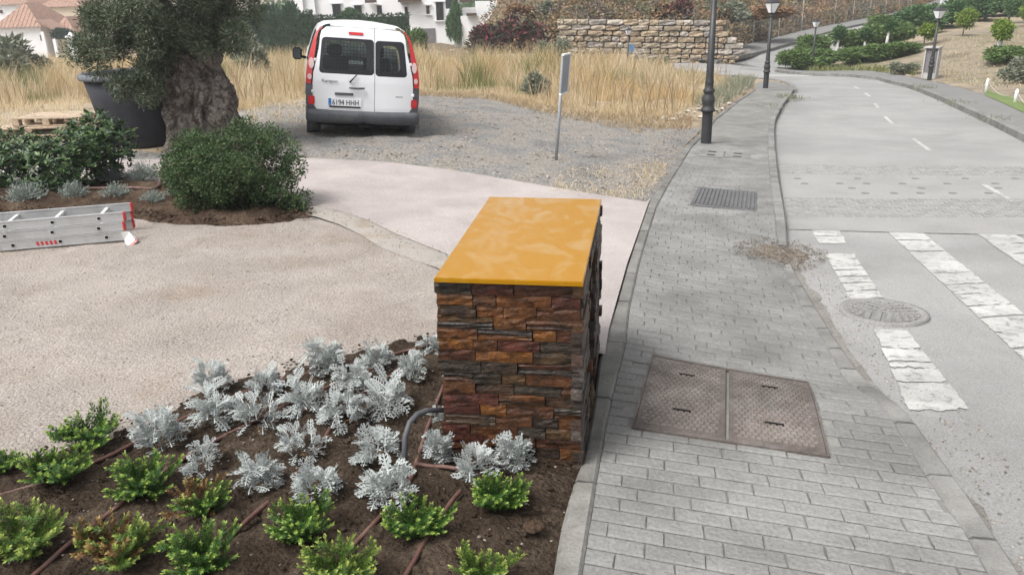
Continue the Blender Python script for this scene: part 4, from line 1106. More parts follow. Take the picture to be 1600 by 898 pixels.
cp = [a, PD(632, 706, yv), PD(633, 682, yv + .03), PD(640, 660, yv + .07), PD(652, 647, yv + .12), PD(668, 641, yv + .17), PD(696, 640, yv + .24)]
mb = MB(); mb.tube([p - a for p in cp], .0135, 10); tag(mb.build('conduit', M['conduit'], None, True, tuple(a)), 'grey plastic conduit bending from the soil into the plinth', 'pipe')
# stones, clods and pebbles
def rockmesh(n, place, smin, smax, mat, name, lab, flat=.6, parent=None):
    P = place(n); V, Fc = [], []
    oc = np.array([(1, 0, 0), (-1, 0, 0), (0, 1, 0), (0, -1, 0), (0, 0, 1), (0, 0, -1)], float)
    of = [(0, 2, 4), (2, 1, 4), (1, 3, 4), (3, 0, 4), (2, 0, 5), (1, 2, 5), (3, 1, 5), (0, 3, 5)]
    S = rng.uniform(smin, smax, len(P)) * rng.uniform(.6, 1.2, len(P))
    A = rng.uniform(0, 6.28, len(P))
    Rr = oc[None] * rng.uniform(.6, 1.25, (len(P), 6, 1)) + rng.uniform(-.25, .25, (len(P), 6, 3))
    ca, sa = np.cos(A)[:, None], np.sin(A)[:, None]
    X = Rr[:, :, 0] * ca - Rr[:, :, 1] * sa; Y_ = Rr[:, :, 0] * sa + Rr[:, :, 1] * ca
    VV = np.stack([X, Y_, Rr[:, :, 2] * flat], -1) * S[:, None, None] + P[:, None, :]
    V = VV.reshape(-1, 3); Fc = [tuple(i * 6 + j for j in f) for i in range(len(P)) for f in of]
    o = link(name, mesh_data(name, V, Fc, mat), parent); return tag(o, lab, None, None, 'stuff')
def in_poly_pts(poly, off, zf=None):
    lo, hi = poly.min(0), poly.max(0)
    def f(n):
        P = rng.uniform(lo, hi, (n * 4, 2)); P = P[inpoly(P, poly)][:n]
        return np.c_[P, (zf(P[:, 0], P[:, 1]) if zf else G(P[:, 0], P[:, 1])) + off]
    return f
vis_bed = PGs([(-20, 735), (225, 652), (450, 570), (690, 520), (900, 700), (868, 898), (-60, 898)])[:, :2]
rockmesh(2600, in_poly_pts(vis_bed, .034), .004, .016, M['soil'], 'soil_clods', 'dark clods of soil in the foreground bed')
rockmesh(420, in_poly_pts(vis_bed, .040), .003, .009, M['rock'], 'bed_pebbles', 'pale pebbles scattered over the dark soil')
rockmesh(5000, in_poly_pts(PGs([(0, 340), (470, 335), (735, 440), (700, 560), (200, 700), (0, 740)])[:, :2], .024), .003, .008, M['rock'], 'court_pebbles', 'loose pebbles on the beige forecourt')
rockmesh(5200, in_poly_pts(lot_poly, .03), .008, .028, M['rock'], 'lot_gravel', 'coarse loose gravel over the parking patch')
rockmesh(2200, in_poly_pts(bed2_poly, .075), .008, .032, M['soil2'], 'shrub_bed_clods', 'brown clods under the shrubs')
rockmesh(420, in_poly_pts(PGs([(860, 300), (880, 268), (1000, 250), (1060, 235), (1010, 315)])[:, :2], .035), .006, .020, M['whiterock'], 'pale_rubble', 'pale rubble between driveway, lot and pavement')
rockmesh(160, in_poly_pts(PGs([(1000, 200), (1010, 172), (1060, 176), (1100, 160), (1180, 135), (1110, 186)])[:, :2], .04), .02, .10, M['whiterock'], 'roadside_rubble', 'white rubble at the dry grass edge near the lamp post')
rockmesh(900, in_poly_pts(np.vstack([SWO[1:10, :2] + [.02, 0], SWO[1:10][::-1, :2] + [.45, 0]]), .004, zroad), .003, .009, M['rock'], 'gutter_grit', 'loose grit along the road gutter')
rockmesh(520, in_poly_pts(PGs([(470, 312), (540, 326), (640, 372), (700, 396), (740, 430), (720, 446), (640, 405), (560, 366), (480, 338)])[:, :2], .036), .003, .009, M['rock'], 'stray_pebbles', 'stray pebbles spilled over the gutter and driveway edge')
p = bed_at(835, 828); b = MB(); b.box((0, 0, 0), (.09, .07, .05), bev=.02); o = b.build('stone', M['soil2'], None, True, (p[0], p[1], p[2] + .02), (0.1, .1, .5)); tag(o, 'lone fist-sized brown stone in the soil near the pavement edging', 'stone')
# ------------------------------------------------------------------ ladder: three nested sections lying flat
la, lb = PG(0, 397), PG(196, 381)
ld = (lb - la)[:2]; ld /= np.linalg.norm(ld); ang = math.atan2(ld[1], ld[0])
lt = thing('extension_ladder', 'three-section aluminium ladder with red end caps lying on the gravel', 'ladder', (lb[0], lb[1], g1(lb[0], lb[1]) + .03), rot=(0, 0, ang))
perp = np.array([-ld[1], ld[0]])
d7 = np.linalg.norm(lb - CAMP)
sh = .084; gp_ = .006; LEN = 3.4
wid = .44
x_end = (.0, .005, .02)
for k in range(3):      # bottom, middle, top
    z0 = .012 + k * (sh + gp_)
    y0 = -.012 * 0 + (.0, .012, .028)[k]; y1 = wid - (.0, .012, .028)[k] * 1.0
    xe = x_end[k]
    sec = MB()
    for yy in (y0, y1):
        st = MB(); st.box((xe - LEN / 2, yy, z0 + sh / 2), (LEN, .020, sh - .008)); 
        st.box((xe - LEN / 2, yy, z0 + .003), (LEN, .027, .006)); st.box((xe - LEN / 2, yy, z0 + sh - .003), (LEN, .027, .006))
        o = st.build('stile', M['alu'], lt)
        if not (k == 0 and yy == y0):
            cp_ = MB(); cp_.box((xe + .010, yy, z0 + sh / 2), (.022, .030, sh + .002), bev=.006)
            for f in (-.028, -.010, .010, .028): cp_.box((xe + .022, yy, z0 + sh / 2 + f), (.010, .031, .006))
            cp_.build('end_cap', M['redplastic'], lt)
    nr_ = 8
    for i in range(nr_):
        rx = xe - .21 - i * .40 - (-.06 if k == 0 else 0)
        rb = MB(); rb.box((rx, (y0 + y1) / 2, z0 + sh / 2), (.030, y1 - y0 - .02, .030)); rung = rb.build('rung', M['alulight'], lt)
        pl = MB(); pl.box((rx, y0 - .0125, z0 + sh / 2), (.027, .006, .024)); pl.build('rung_plug', M['dark'], lt)
        pl = MB(); pl.box((rx, y0 - .0108, z0 + sh / 2), (.036, .003, .033)); pl.build('rung_collar', M['alulight'], lt)
st = MB()
for i in range(5):
    x0 = -.60 - i * .038
    st.add([(x0, -.0112, .030), (x0 + .024, -.0112, .030), (x0 + .018, -.0112, .068), (x0 - .006, -.0112, .068)], [(0, 1, 2, 3)])
st.build('stripe_sticker', M['redplastic'], lt)
# splayed foot on the near stile
ft = MB()
ft.add([(-.02, -.016, .095), (-.02, .016, .095), (.0, -.016, .01), (.0, .016, .01), (.055, -.022, .085), (.055, .022, .085), (.11, -.10, .028), (.11, -.04, .036), (.04, -.13, -.022), (.04, -.06, -.022)],
       [(0, 2, 3, 1), (0, 1, 5, 4), (4, 5, 7, 6), (2, 8, 9, 3), (0, 4, 6, 8, 2), (1, 3, 9, 7, 5), (6, 7, 9, 8)])
ft.build('foot', M['alulight'], lt)
fr2 = MB(); fr2.add([(.04, -.135, -.022), (.04, -.057, -.022), (.11, -.105, .030), (.11, -.036, .038), (.055, -.155, -.028), (.055, -.07, -.028), (.13, -.125, .012), (.13, -.05, .018)], [(0, 2, 3, 1), (4, 5, 7, 6), (0, 4, 6, 2), (1, 3, 7, 5), (2, 6, 7, 3), (0, 1, 5, 4)])
fr2.build('foot_pad', M['dustyred'], lt)

# ------------------------------------------------------------------ leafy shrubs
def leaf_cloud(n, clumps, L_, W_, seed, outw=.7, shell=.55, curl=.0, fold=False):
    """n leaves on the outer part of many clumps; clumps = (x,y,z,r)"""
    r = np.random.default_rng(seed)
    cl = np.array(clumps); vol = cl[:, 3] ** 2; pick = r.choice(len(cl), n, p=vol / vol.sum())
    u = r.normal(size=(n, 3)); u /= np.linalg.norm(u, axis=1)[:, None]
    rad = cl[pick, 3] * (shell + (1 - shell) * r.random(n) ** .6)
    P = cl[pick, :3] + u * rad[:, None]
    d = u * outw + r.normal(size=(n, 3)) * .55 + np.array([0, 0, .15]); d /= np.linalg.norm(d, axis=1)[:, None]
    s = np.cross(d, r.normal(size=(n, 3))); s /= np.linalg.norm(s, axis=1)[:, None] + 1e-9
    ll = L_ * r.uniform(.65, 1.25, n)[:, None]; ww = W_ * r.uniform(.7, 1.2, n)[:, None] / 2
    nn = np.cross(d, s)
    V = np.stack([P, P + d * ll * .45 + s * ww - nn * ww * curl, P + d * ll, P + d * ll * .45 - s * ww - nn * ww * curl], 1)
    Fc = [(4 * i, 4 * i + 1, 4 * i + 2, 4 * i + 3) for i in range(n)]
    return V.reshape(-1, 3), Fc
def clumpset(n, ctr, rad, cr, seed, low=-1.0):
    r = np.random.default_rng(seed); out = []
    while len(out) < n:
        u = r.normal(size=3); u /= np.linalg.norm(u)
        if u[2] < low: continue
        f = r.random() ** .4
        out.append((ctr[0] + u[0] * rad[0] * f, ctr[1] + u[1] * rad[1] * f, ctr[2] + u[2] * rad[2] * f, r.uniform(*cr)))
    return out
def branches(mb, base, clumps, r0, n, seed):
    r = random.Random(seed)
    for c in r.sample(clumps, min(n, len(clumps))):
        a = Vector(base); b = Vector(c[:3]); m_ = a.lerp(b, .5) + Vector((r.uniform(-.1, .1), r.uniform(-.1, .1), r.uniform(0, .1))) * (b - a).length
        mb.tube([a, m_, b], [r0, r0 * .65, r0 * .3], 5)
# glossy dark shrubs on the left: whorls of long leaves at shoot ends
def gloss_mesh(seed, ctr, rad, nw):
    r = random.Random(seed); V, Fc = [], []
    for i in range(nw):
        u = Vector((r.gauss(0, 1), r.gauss(0, 1), r.gauss(.25, .9))).normalized(); f = r.random() ** .35
        p = Vector(ctr) + Vector((u.x * rad[0], u.y * rad[1], u.z * rad[2])) * f
        ax = (u * .6 + Vector((0, 0, .9)) + Vector((r.uniform(-.3, .3), r.uniform(-.3, .3), 0))).normalized()
        _, x, n = frame(ax)
        k = r.randint(7, 11)
        for j in range(k):
            a = j * 2.4 + r.uniform(-.3, .3); o = x * math.cos(a) + n * math.sin(a)
            d = (o * r.uniform(.7, 1.1) + ax * r.uniform(.15, .9)).normalized(); L_ = r.uniform(.055, .10); s = d.cross(ax).normalized() * L_ * .17
            q = p - ax * r.uniform(0, .05); nn = s.cross(d).normalized()
            b = len(V); V += [q, q + d * L_ * .35 + s * .8, q + d * L_ * .75 + s - nn * .004, q + d * L_ - nn * .012, q + d * L_ * .75 - s - nn * .004, q + d * L_ * .35 - s * .8]
            Fc.append((b, b + 1, b + 2, b + 3, b + 4, b + 5))
    return mesh_data('foliage', V, Fc, M['gloss'])
for (px, py, w, h, sd_, lab) in ((28, 300, 112, 84, 31, 'dark glossy shrub at the left edge behind the lavender'), (112, 302, 108, 88, 32, 'middle dark glossy shrub in front of the pallets'), (170, 286, 92, 100, 33, 'tallest dark glossy shrub, in front of the black pot'), (-60, 300, 120, 100, 34, 'dark glossy shrub cut off by the left edge')):
    p = PG(px, py); d = np.linalg.norm(p - CAMP); W_ = w * d / FPX; Hh = h * d / FPX
    t = thing('glossy_shrub', lab, 'shrub', p, 0, 'glossy shrubs in the raised bed')
    link('foliage', gloss_mesh(sd_, (0, 0, Hh * .52), (W_ * .52, W_ * .45, Hh * .50), 300), t)
    mb = MB(); branches(mb, (0, 0, -.05), clumpset(12, (0, 0, Hh * .55), (W_ * .4, W_ * .4, Hh * .4), (.1, .2), sd_), .014, 10, sd_); mb.build('stem', M['twig'], t)
# round small-leaved shrub under the olive
p = PG(372, 326); d = np.linalg.norm(p - CAMP); k = d / FPX
t = thing('round_shrub', 'rounded small-leaved green shrub spilling over the bed under the olive tree', 'shrub', p)
cl = clumpset(70, (0, 0, 56 * k), (88 * k, 75 * k, 56 * k), (.13, .22), 41, -.9) + clumpset(20, (74 * k, -.15, 12 * k), (36 * k, .3, 34 * k), (.06, .13), 42) + [(c[0] * 1.12, c[1] * 1.12, (c[2] - 56 * k) * 1.14 + 56 * k, c[3]) for c in clumpset(60, (0, 0, 56 * k), (96 * k, 82 * k, 62 * k), (.035, .075), 47, -.4)] + clumpset(8, (-80 * k, .0, 62 * k), (34 * k, .25, 26 * k), (.07, .13), 43)
V, Fc = leaf_cloud(48000, cl, .032, .018, 44, shell=.35)
link('foliage', mesh_data('foliage', V, Fc, M['shrub']), t)
r_ = random.Random(45); mb = MB()
branches(mb, (0, 0, -.05), cl, .016, 26, 45)
for i in range(170):
    c = r_.choice(cl); u = Vector((r_.gauss(0, 1), r_.gauss(0, 1), r_.gauss(.2, 1))).normalized()
    a = Vector(c[:3]); mb.tube([a, a + u * (c[3] + r_.uniform(.03, .12))], [.003, .0015], 3)
mb.build('stem', M['twig'], t)
# lavender tufts
def lav_mesh(seed):
    r = np.random.default_rng(seed); n = 420
    a = r.uniform(0, 6.28, n); el = np.arccos(r.uniform(.02, 1, n)); L_ = r.uniform(.14, .26, n)
    b = np.c_[r.normal(0, .03, n), r.normal(0, .03, n), np.zeros(n)]
    d = np.c_[np.cos(a) * np.sin(el), np.sin(a) * np.sin(el), np.cos(el) * 1.0 + .25]; d /= np.linalg.norm(d, axis=1)[:, None]
    V, Fc = [], []
    for i in range(n):
        s = Vector(d[i]).cross(Vector((r.normal(), r.normal(), r.normal()))).normalized() * .0055
        for f in (.35, .55, .75, .92):
            q = Vector(b[i]) + Vector(d[i]) * (L_[i] * f); e = (Vector(d[i]) + Vector(r.normal(0, .5, 3))).normalized() * .045
            k = len(V); V += [q, q + e * .5 + s, q + e, q + e * .5 - s]; Fc.append((k, k + 1, k + 2, k + 3))
    return mesh_data('lavender', V, Fc, M['lav'])
lavs = [lav_mesh(51), lav_mesh(52), lav_mesh(53)]
for i, (px, py, w, lab) in enumerate(((42, 316, 44, 'largest grey lavender tuft behind the ladder at far left'), (92, 294, 38, 'grey lavender tuft deep in the shade of the glossy shrubs'), (116, 310, 36, 'grey lavender tuft behind the second ladder rung'), (181, 310, 34, 'grey lavender tuft right above the ladder end'),
                                     (240, 318, 30, 'grey lavender tuft just beyond the ladder end on the slope'), (277, 306, 28, 'small grey lavender tuft nearest the round shrub'), (173, 284, 34, 'grey lavender tuft against the tallest glossy shrub'), (225, 282, 38, 'grey lavender tuft on the driveway edge of the bed'))):
    p = PG(px, py - 3, .08); d = np.linalg.norm(p - CAMP); s = w * d / FPX / .40
    tag(link('lavender', lavs[i % 3], None, (p[0], p[1], p[2] - .02), (0, 0, i * 1.3), (s, s, s * 1.1)), lab, 'plant', 'lavender in the raised bed')
pipe('drip_pipe', [(-80, 308), (0, 307), (100, 306), (200, 305), (245, 305), (255, 285), (258, 268)], .016, M['pipe'], 'brown drip pipe through the raised bed behind the ladder', 'pipe', off=.12)

# ------------------------------------------------------------------ olive tree with a thick gnarled trunk
p = PG(322, 226); k = np.linalg.norm(p - CAMP) / FPX
t = thing('olive_tree', 'old olive tree with a massive gnarled trunk and dense low crown', 'olive tree', p)
prof = [(-.12, .60, 0.02), (.0, .57, .0), (.15, .545, .02), (.32, .53, .03), (.5, .53, .02), (.68, .51, .04), (.85, .47, .03), (1.0, .43, .0), (1.2, .38, -.04), (1.45, .36, -.10), (1.8, .32, -.14)]
NA, NZ = 220, 130
zz = np.linspace(-.12, 1.8, NZ); rad = .92 * np.interp(zz, [a[0] for a in prof], [a[1] for a in prof]); cx = np.interp(zz, [a[0] for a in prof], [a[2] for a in prof])
V = []
r2 = np.random.default_rng(5)
kn = np.c_[r2.uniform(0, 6.28, 46), r2.uniform(-.05, 1.4, 46), r2.uniform(.05, .17, 46), r2.uniform(-.17, .19, 46)]
for z, R_, x in zip(zz, rad, cx):
    a = np.linspace(0, 2 * np.pi, NA, endpoint=False)
    tw = a + .75 * z + .25 * np.sin(z * 4.2)
    rr_ = R_ * (1 + .10 * np.sin(3 * tw + 1.0) + .10 * np.sin(5 * tw + 2.0 + 1.6 * np.sin(3 * z)) + .085 * np.sin(9 * tw + 3.0 * z + 2.4 * np.sin(5 * z)) + .05 * np.sin(17 * tw + 5 * z + 2 * np.sin(7 * z)) + .026 * np.sin(29 * tw - 8 * z))
    for ka, kz, ks, kd_ in kn:
        da = np.angle(np.exp(1j * (a - ka))) * R_
        rr_ = rr_ + kd_ * np.exp(-(da ** 2 + (z - kz) ** 2) / (2 * ks ** 2)) * .7
    rr_ = rr_ * (1.05 - .17 * np.exp(-(np.sin(2.5 * tw + .9 * np.sin(3.1 * z) + .6) / .16) ** 2) - .11 * np.exp(-(np.sin(5.5 * tw + 1.3 * np.sin(4.3 * z + 1)) / .2) ** 2) - .05 * np.exp(-(np.sin(12 * tw + 2 * np.sin(6 * z)) / .3) ** 2))
    # deep furrows
    rr_ = rr_ - .085 * np.clip(np.sin(4 * tw + 1.7 * np.sin(2.6 * z) + .4), .72, 1) * R_ * 2.2 * .55 + .05
    V += [(x + q * math.cos(b), q * math.sin(b), z) for q, b in zip(rr_, a)]
Fc = [(i * NA + j, i * NA + (j + 1) % NA, (i + 1) * NA + (j + 1) % NA, (i + 1) * NA + j) for i in range(NZ - 1) for j in range(NA)]
link('trunk', mesh_data('trunk', V, Fc, M['bark'], True), t)
base = Vector((-.12, 0, 1.5))
crown = clumpset(52, (-14 * k, -.1, 222 * k), (96 * k, 1.25, 105 * k), (.14, .30), 61) + clumpset(36, (-62 * k, -.75, 150 * k), (66 * k, .42, 52 * k), (.14, .26), 62) + clumpset(12, (-50 * k, -.85, 90 * k), (34 * k, .3, 26 * k), (.10, .18), 66) + clumpset(24, (10 * k, -.7, 152 * k), (80 * k, .35, 30 * k), (.12, .22), 63) + clumpset(20, (66 * k, -.2, 172 * k), (38 * k, .6, 52 * k), (.14, .24), 64)
for i, c in enumerate(random.Random(6).sample(crown, 15)):
    a, b = base + Vector((random.uniform(-.15, .15), random.uniform(-.15, .15), random.uniform(-.25, .1))), Vector(c[:3])
    m_ = a.lerp(b, .5) + Vector((random.uniform(-.15, .15), random.uniform(-.15, .15), .12))
    mb = MB(); mb.tube([a, m_, b], [.10, .06, .02], 7); mb.build('limb', M['bark'], t, True)
tw = MB(); r_ = random.Random(9)
for i in range(420):
    c = r_.choice(crown); u = Vector((r_.gauss(0, 1), r_.gauss(0, 1), r_.gauss(0, 1))).normalized(); a = Vector(c[:3])
    tw.tube([a, a + u * c[3] * .6 + Vector((0, 0, -.02)), a + u * (c[3] * 1.15)], [.010, .006, .002], 4, False)
cr = tw.build('twig', M['twig'], t); cr['kind'] = 'stuff'
V, Fc = leaf_cloud(84000, crown, .068, .0145, 65, outw=.7, shell=.2)
link('crown', mesh_data('crown', V, Fc, M['olive']), t)
# inner density so the trunk side stays closed
# ------------------------------------------------------------------ huge black nursery pot behind the tree
p = PG(244, 219); k = np.linalg.norm(p - CAMP) / FPX
Hh = 94 * k
t = thing('nursery_pot', 'huge black plastic nursery pot with a rolled grey rim behind the olive trunk', 'plant pot', p)
mb = MB(); prof_ = [(.48, 0), (.50, .02), (.54, Hh * .3), (.58, Hh * .6), (.625, Hh * .93), (.60, Hh * .93), (.56, Hh * .5), (.40, Hh * .35), (.001, Hh * .33)]
sc_ = 78 * k / .66
mb.lathe([(a * sc_ * 1.04, z) for a, z in prof_], 40, cap=False); mb.build('wall', M['pot'], t, True)
mb = MB(); mb.lathe([(a * sc_ * 1.04, z) for a, z in ((.615, Hh * .92), (.665, Hh * .925), (.672, Hh * .95), (.66, Hh), (.62, Hh * 1.005), (.605, Hh * .97), (.605, Hh * .92))], 40, cap=False); mb.build('rim', M['potrim'], t, True)
# ------------------------------------------------------------------ pallets
def pallet(loc, rz_, lab, s=1.0):
    t = thing('pallet', lab, 'pallet', loc, rz_, 'wooden pallets by the black pot')
    for i in range(5):
        b = MB(); b.box((0, (-.32 + .16 * i) * s, .133 * s), (1.2 * s, .125 * s, .022 * s)); b.build('deck_board', M['pallet'], t)
    for y in (-.34, 0, .34):
        b = MB(); b.box((0, y * s, .010 * s), (1.2 * s, .09 * s, .02 * s)); b.build('bottom_board', M['pallet'], t)
        for x in (-.54, 0, .54):
            b = MB(); b.box((x * s, y * s, .062 * s), (.12 * s, .10 * s, .082 * s)); b.build('block', M['pallet'], t)
    for x in (-.54, 0, .54):
        b = MB(); b.box((x * s, 0, .112 * s), (.11 * s, .78 * s, .018 * s)); b.build('stringer', M['pallet'], t)
    return t
p = PG(62, 208)
pallet((p[0], p[1], p[2] + .0), .1, 'lower pale wooden pallet half hidden by the glossy shrub')
pallet((p[0] + .32, p[1] + .12, p[2] + .15), -.05, 'upper pale wooden pallet lying on another')

# ------------------------------------------------------------------ small sign seen from behind
a = PG(868, 252); b = PD(880.5, 84, a[1] + .02)
t = thing('sign_post', 'small square sign on a leaning steel post, seen from behind on the gravel', 'sign', a)
tp = Vector(b - a); mb = MB(); mb.tube([Vector((0, 0, -.1)), tp], .026, 10); mb.build('post', M['steel'], t, True)
kx = a[1] / FPX * 1.02
axis = tp.normalized(); pdir = Vector((.26, .965, 0)).normalized(); pdir = (pdir - axis * pdir.dot(axis)).normalized(); nrm_ = axis.cross(pdir)
ph = 56 * kx; pw = .52; ctr = tp - axis * (ph * .5 + .01) + pdir * .06 + nrm_ * .035 * -1
Rm = Matrix((pdir, nrm_, axis)).transposed()
mb = MB(); mb.box(ctr, (pw, .012, ph), Rm); mb.build('panel', M['signback'], t)
mb = MB()
for f in (-1, 1):
    mb.box(ctr + axis * f * ph * .5, (pw + .03, .035, .022), Rm)
    if f > 0: mb.box(ctr + pdir * f * pw * .5, (.022, .034, ph - .022), Rm)
mb.build('panel_frame', M['signwhite'], t)
mb = MB(); mb.box(ctr - nrm_ * -.028 + pdir * -.05, (.09, .035, ph * .98), Rm); mb.build('back_channel', M['steel'], t)

# ------------------------------------------------------------------ lamp posts
lp = [(.102, 0), (.100, .02), (.098, .55), (.100, .58), (.135, .60), (.138, .63), (.118, .66), (.105, .70), (.112, .74), (.122, .78), (.118, .84), (.095, .89), (.088, .93), (.108, .95), (.108, .98), (.082, 1.01), (.078, 1.10), (.084, 1.12), (.078, 1.14), (.070, 1.2), (.048, 2.62)]
pole = MB(); pole.lathe(lp, 20); pole_me = pole.data('pole', M['lamppole'], True)
head = MB()
def ring4(mb, z0, w0, z1, w1, capt=False):
    V = [(sx * w0, sy * w0, z0) for sx, sy in ((-1, -1), (1, -1), (1, 1), (-1, 1))] + [(sx * w1, sy * w1, z1) for sx, sy in ((-1, -1), (1, -1), (1, 1), (-1, 1))]
    mb.add(V, [(i, (i + 1) % 4, 4 + (i + 1) % 4, 4 + i) for i in range(4)] + [(3, 2, 1, 0), (4, 5, 6, 7)])
head.lathe([(.05, 2.62), (.075, 2.64), (.055, 2.68), (.045, 2.72), (.07, 2.74)], 12)
ring4(head, 2.735, .085, 2.752, .09)
ring4(head, 3.085, .20, 3.11, .205); ring4(head, 3.11, .22, 3.20, .12); ring4(head, 3.20, .09, 3.26, .06); head.lathe([(.03, 3.26), (.035, 3.29), (.005, 3.34)], 8)
for sx, sy in ((-1, -1), (1, -1), (1, 1), (-1, 1)): head.bar((sx * .088, sy * .088, 2.75), (sx * .198, sy * .198, 3.09), .018)
head_me = head.data('lantern_frame', M['lamppole'])
gl = MB(); ring4(gl, 2.755, .080, 3.083, .188); gl_me = gl.data('lantern_glass', M['lampglass'])
for px, py, top, lab in ((1103, 224, None, 'nearest dark lamp post on the brick pavement, its lantern above the picture'), (1196, 138, -6, 'dark lamp post at the pavement corner by the junction'), (1268, 110, 28, 'smallest of the three distant lamp posts, before the roadside hedge'), (1452, 125, 8, 'dark lamp post beside the concrete meter box on the far pavement'), (981, 88, 42, 'tiny lamp post in front of the stone wall with a blue sign on it')):
    p = PG(px, py)
    if px == 981: p = PD(981, 88, 43); 
    s = 1.0
    if top is not None: s = (PD(px, top, p[1])[2] - p[2]) / 3.34
    if px == 981: s = (PD(px, 42, p[1])[2] - g1(p[0], p[1])) / 3.34; p[2] = g1(p[0], p[1])
    t = thing('lamp_post', lab, 'lamp post', p - np.array([0, 0, .01]), rz=.35, group='lamp posts along the road'); t.scale = (s, s, s)
    if px == 1103: t.scale = (.97, .97, 1.0)
    link('pole', pole_me, t); h_ = link('lantern', head_me, t); link('lantern_glass', gl_me, h_)
    if px == 981:
        mb = MB(); mb.box((.28, -.06, 1.75), (.42, .03, .62)); mb.build('blue_sign', M['bluesign'], t)

# ------------------------------------------------------------------ white van, seen from behind
vl, vr = PG(490, 208), PG(641, 215)
vm = (vl + vr) / 2
PHI = math.radians(13.5)
fwd = Vector((-math.sin(PHI), math.cos(PHI), 0)); lft = Vector((-math.cos(PHI), -math.sin(PHI), 0))
slope = math.atan2(g1(*(vm[:2] - np.array(lft)[:2] * .75)) - g1(*(vm[:2] + np.array(lft)[:2] * .75)), 1.5)
# rear axle 0.62 m ahead of the bumper
org = Vector(vm) + fwd * -.42
org.z = float((g1(*vl[:2]) + g1(*vr[:2])) / 2) + .028
Rz = Matrix.Rotation(PHI, 4, 'Z'); tilt = Matrix.Rotation(-slope + math.radians(2.4), 4, 'Y')
van = thing('van', 'white small panel van parked on the gravel with its rear doors towards us', 'van', org)
van.rotation_euler = (Rz @ tilt).to_euler()
VS = .985
van.scale = (VS, VS, VS)
def half_w(z): return np.interp(z, [.18, .30, .45, .62, .80, 1.0, 1.2, 1.4, 1.55, 1.66, 1.73, 1.78, 1.80], [.78, .845, .895, .912, .912, .90, .865, .81, .765, .715, .65, .50, 0.0])
def rear_y(x, z):
    x = np.asarray(x, float); z = np.asarray(z, float)
    return np.interp(z, [.2, .45, .9, 1.1, 1.5, 1.72, 1.80], [.03, .015, .03, .05, .13, .20, .28]) + .06 * (np.abs(x) / half_w(np.minimum(z, 1.74))) ** 4 + .015 * (x / .8) ** 2
def rear_patch(name, poly, off, mat, parent, hole=None, step=.08, thick=.012, smooth=True):
    V2, Fc = cdt(poly, step, [hole] if hole is not None else [], bstep=.035, jit=.1)
    y = rear_y(V2[:, 0], V2[:, 1]) - off
    V3 = np.c_[V2[:, 0], y, V2[:, 1]]; n = len(V3)
    from collections import Counter
    ec = Counter()
    for f in Fc:
        for i in range(len(f)): ec[tuple(sorted((f[i], f[(i + 1) % len(f)])))] += 1
    Fo = [tuple(f) for f in Fc]
    idx = {}
    VB = list(map(tuple, V3))
    for (a, b), c in ec.items():
        if c == 1:
            for v in (a, b):
                if v not in idx: idx[v] = len(VB); VB.append((V3[v][0], V3[v][1] + thick, V3[v][2]))
            Fo.append((a, b, idx[b], idx[a]))
    return link(name, mesh_data(name, VB, Fo, mat, False), parent)
def rr_poly(x0, x1, z0, z1, r=.05, sk=(0, 0)):
    pts = []
    for cx_, cz_, a0 in ((x1 - r, z1 - r, 0), (x0 + r, z1 - r, 90), (x0 + r, z0 + r, 180), (x1 - r, z0 + r, 270)):
        for a in range(0, 91, 15): pts.append([cx_ + r * math.cos(math.radians(a0 + a)), cz_ + r * math.sin(math.radians(a0 + a))])
    pts = np.array(pts)
    f = (pts[:, 1] - z0) / (z1 - z0)
    pts[:, 0] += np.where(pts[:, 0] < (x0 + x1) / 2, sk[0], sk[1]) * f
    return pts
# body shell: stations along the van
sy = [.10, .16, .35, .7, 1.4, 2.2, 2.55, 2.75, 3.0, 3.25, 3.5, 3.75, 3.95, 4.08, 4.14]
zs_lo = np.array([.24, .34, .48, .66, .84, 1.0, 1.1, 1.2, 1.35, 1.5, 1.62, 1.70, 1.755, 1.79, 1.80])
NZb = len(zs_lo)
rows = []
for y in sy:
    topz = np.interp(y, [0, .3, 1.0, 2.2, 2.6, 2.9, 3.15, 3.6, 4.0, 4.14], [1.78, 1.80, 1.82, 1.80, 1.72, 1.50, 1.16, 1.05, .92, .70])
    fz = np.interp(y, [0, 3.4, 3.9, 4.14], [1, 1, .94, .78])
    row = []
    for z in zs_lo:
        zz_ = min(z * topz / 1.80 if topz > 1.7 else .24 + (z - .24) * (topz - .24) / 1.56, topz)
        zq = z
        w = float(half_w(zq)) * fz
        if z >= 1.80: w = 0.0
        if topz < 1.6: w = float(half_w(min(1.79, zz_))) * fz * (1 if z < 1.7 else np.interp(z, [1.7, 1.80], [.95, 0]))
        row.append((w, zz_))
    rows.append(row)
V, Fc, Fg = [], [], []
ncol = 2 * NZb - 1
for y, row in zip(sy, rows):
    prof2 = [(-w, z) for w, z in row] + [(w, z) for w, z in row[::-1][1:]]
    for i, (x, z) in enumerate(prof2):
        yy = y
        if y <= .16: yy = float(rear_y(x, z)) + (.012 if y < .12 else .07)
        V.append((x, yy, z))
side_glass = lambda j: 7 <= j <= 9 or NZb - 1 + (NZb - 1 - 10) <= j <= NZb - 1 + (NZb - 1 - 8)
for i in range(len(sy) - 1):
    for j in range(ncol - 1):
        f = (i * ncol + j, (i + 1) * ncol + j, (i + 1) * ncol + j + 1, i * ncol + j + 1)
        jj = j if j < NZb - 1 else ncol - 2 - j
        glass = (6 <= jj <= 9 and sy[i] >= .35 and sy[i] < 2.5 and sy[i] not in (1.4,)) or (jj >= 10 and 2.55 <= sy[i] < 3.0) or (6 <= jj <= 9 and 2.55 <= sy[i] < 2.75)
        (Fg if glass else Fc).append(f)
Fc.append(tuple(range((len(sy) - 1) * ncol, len(sy) * ncol)))
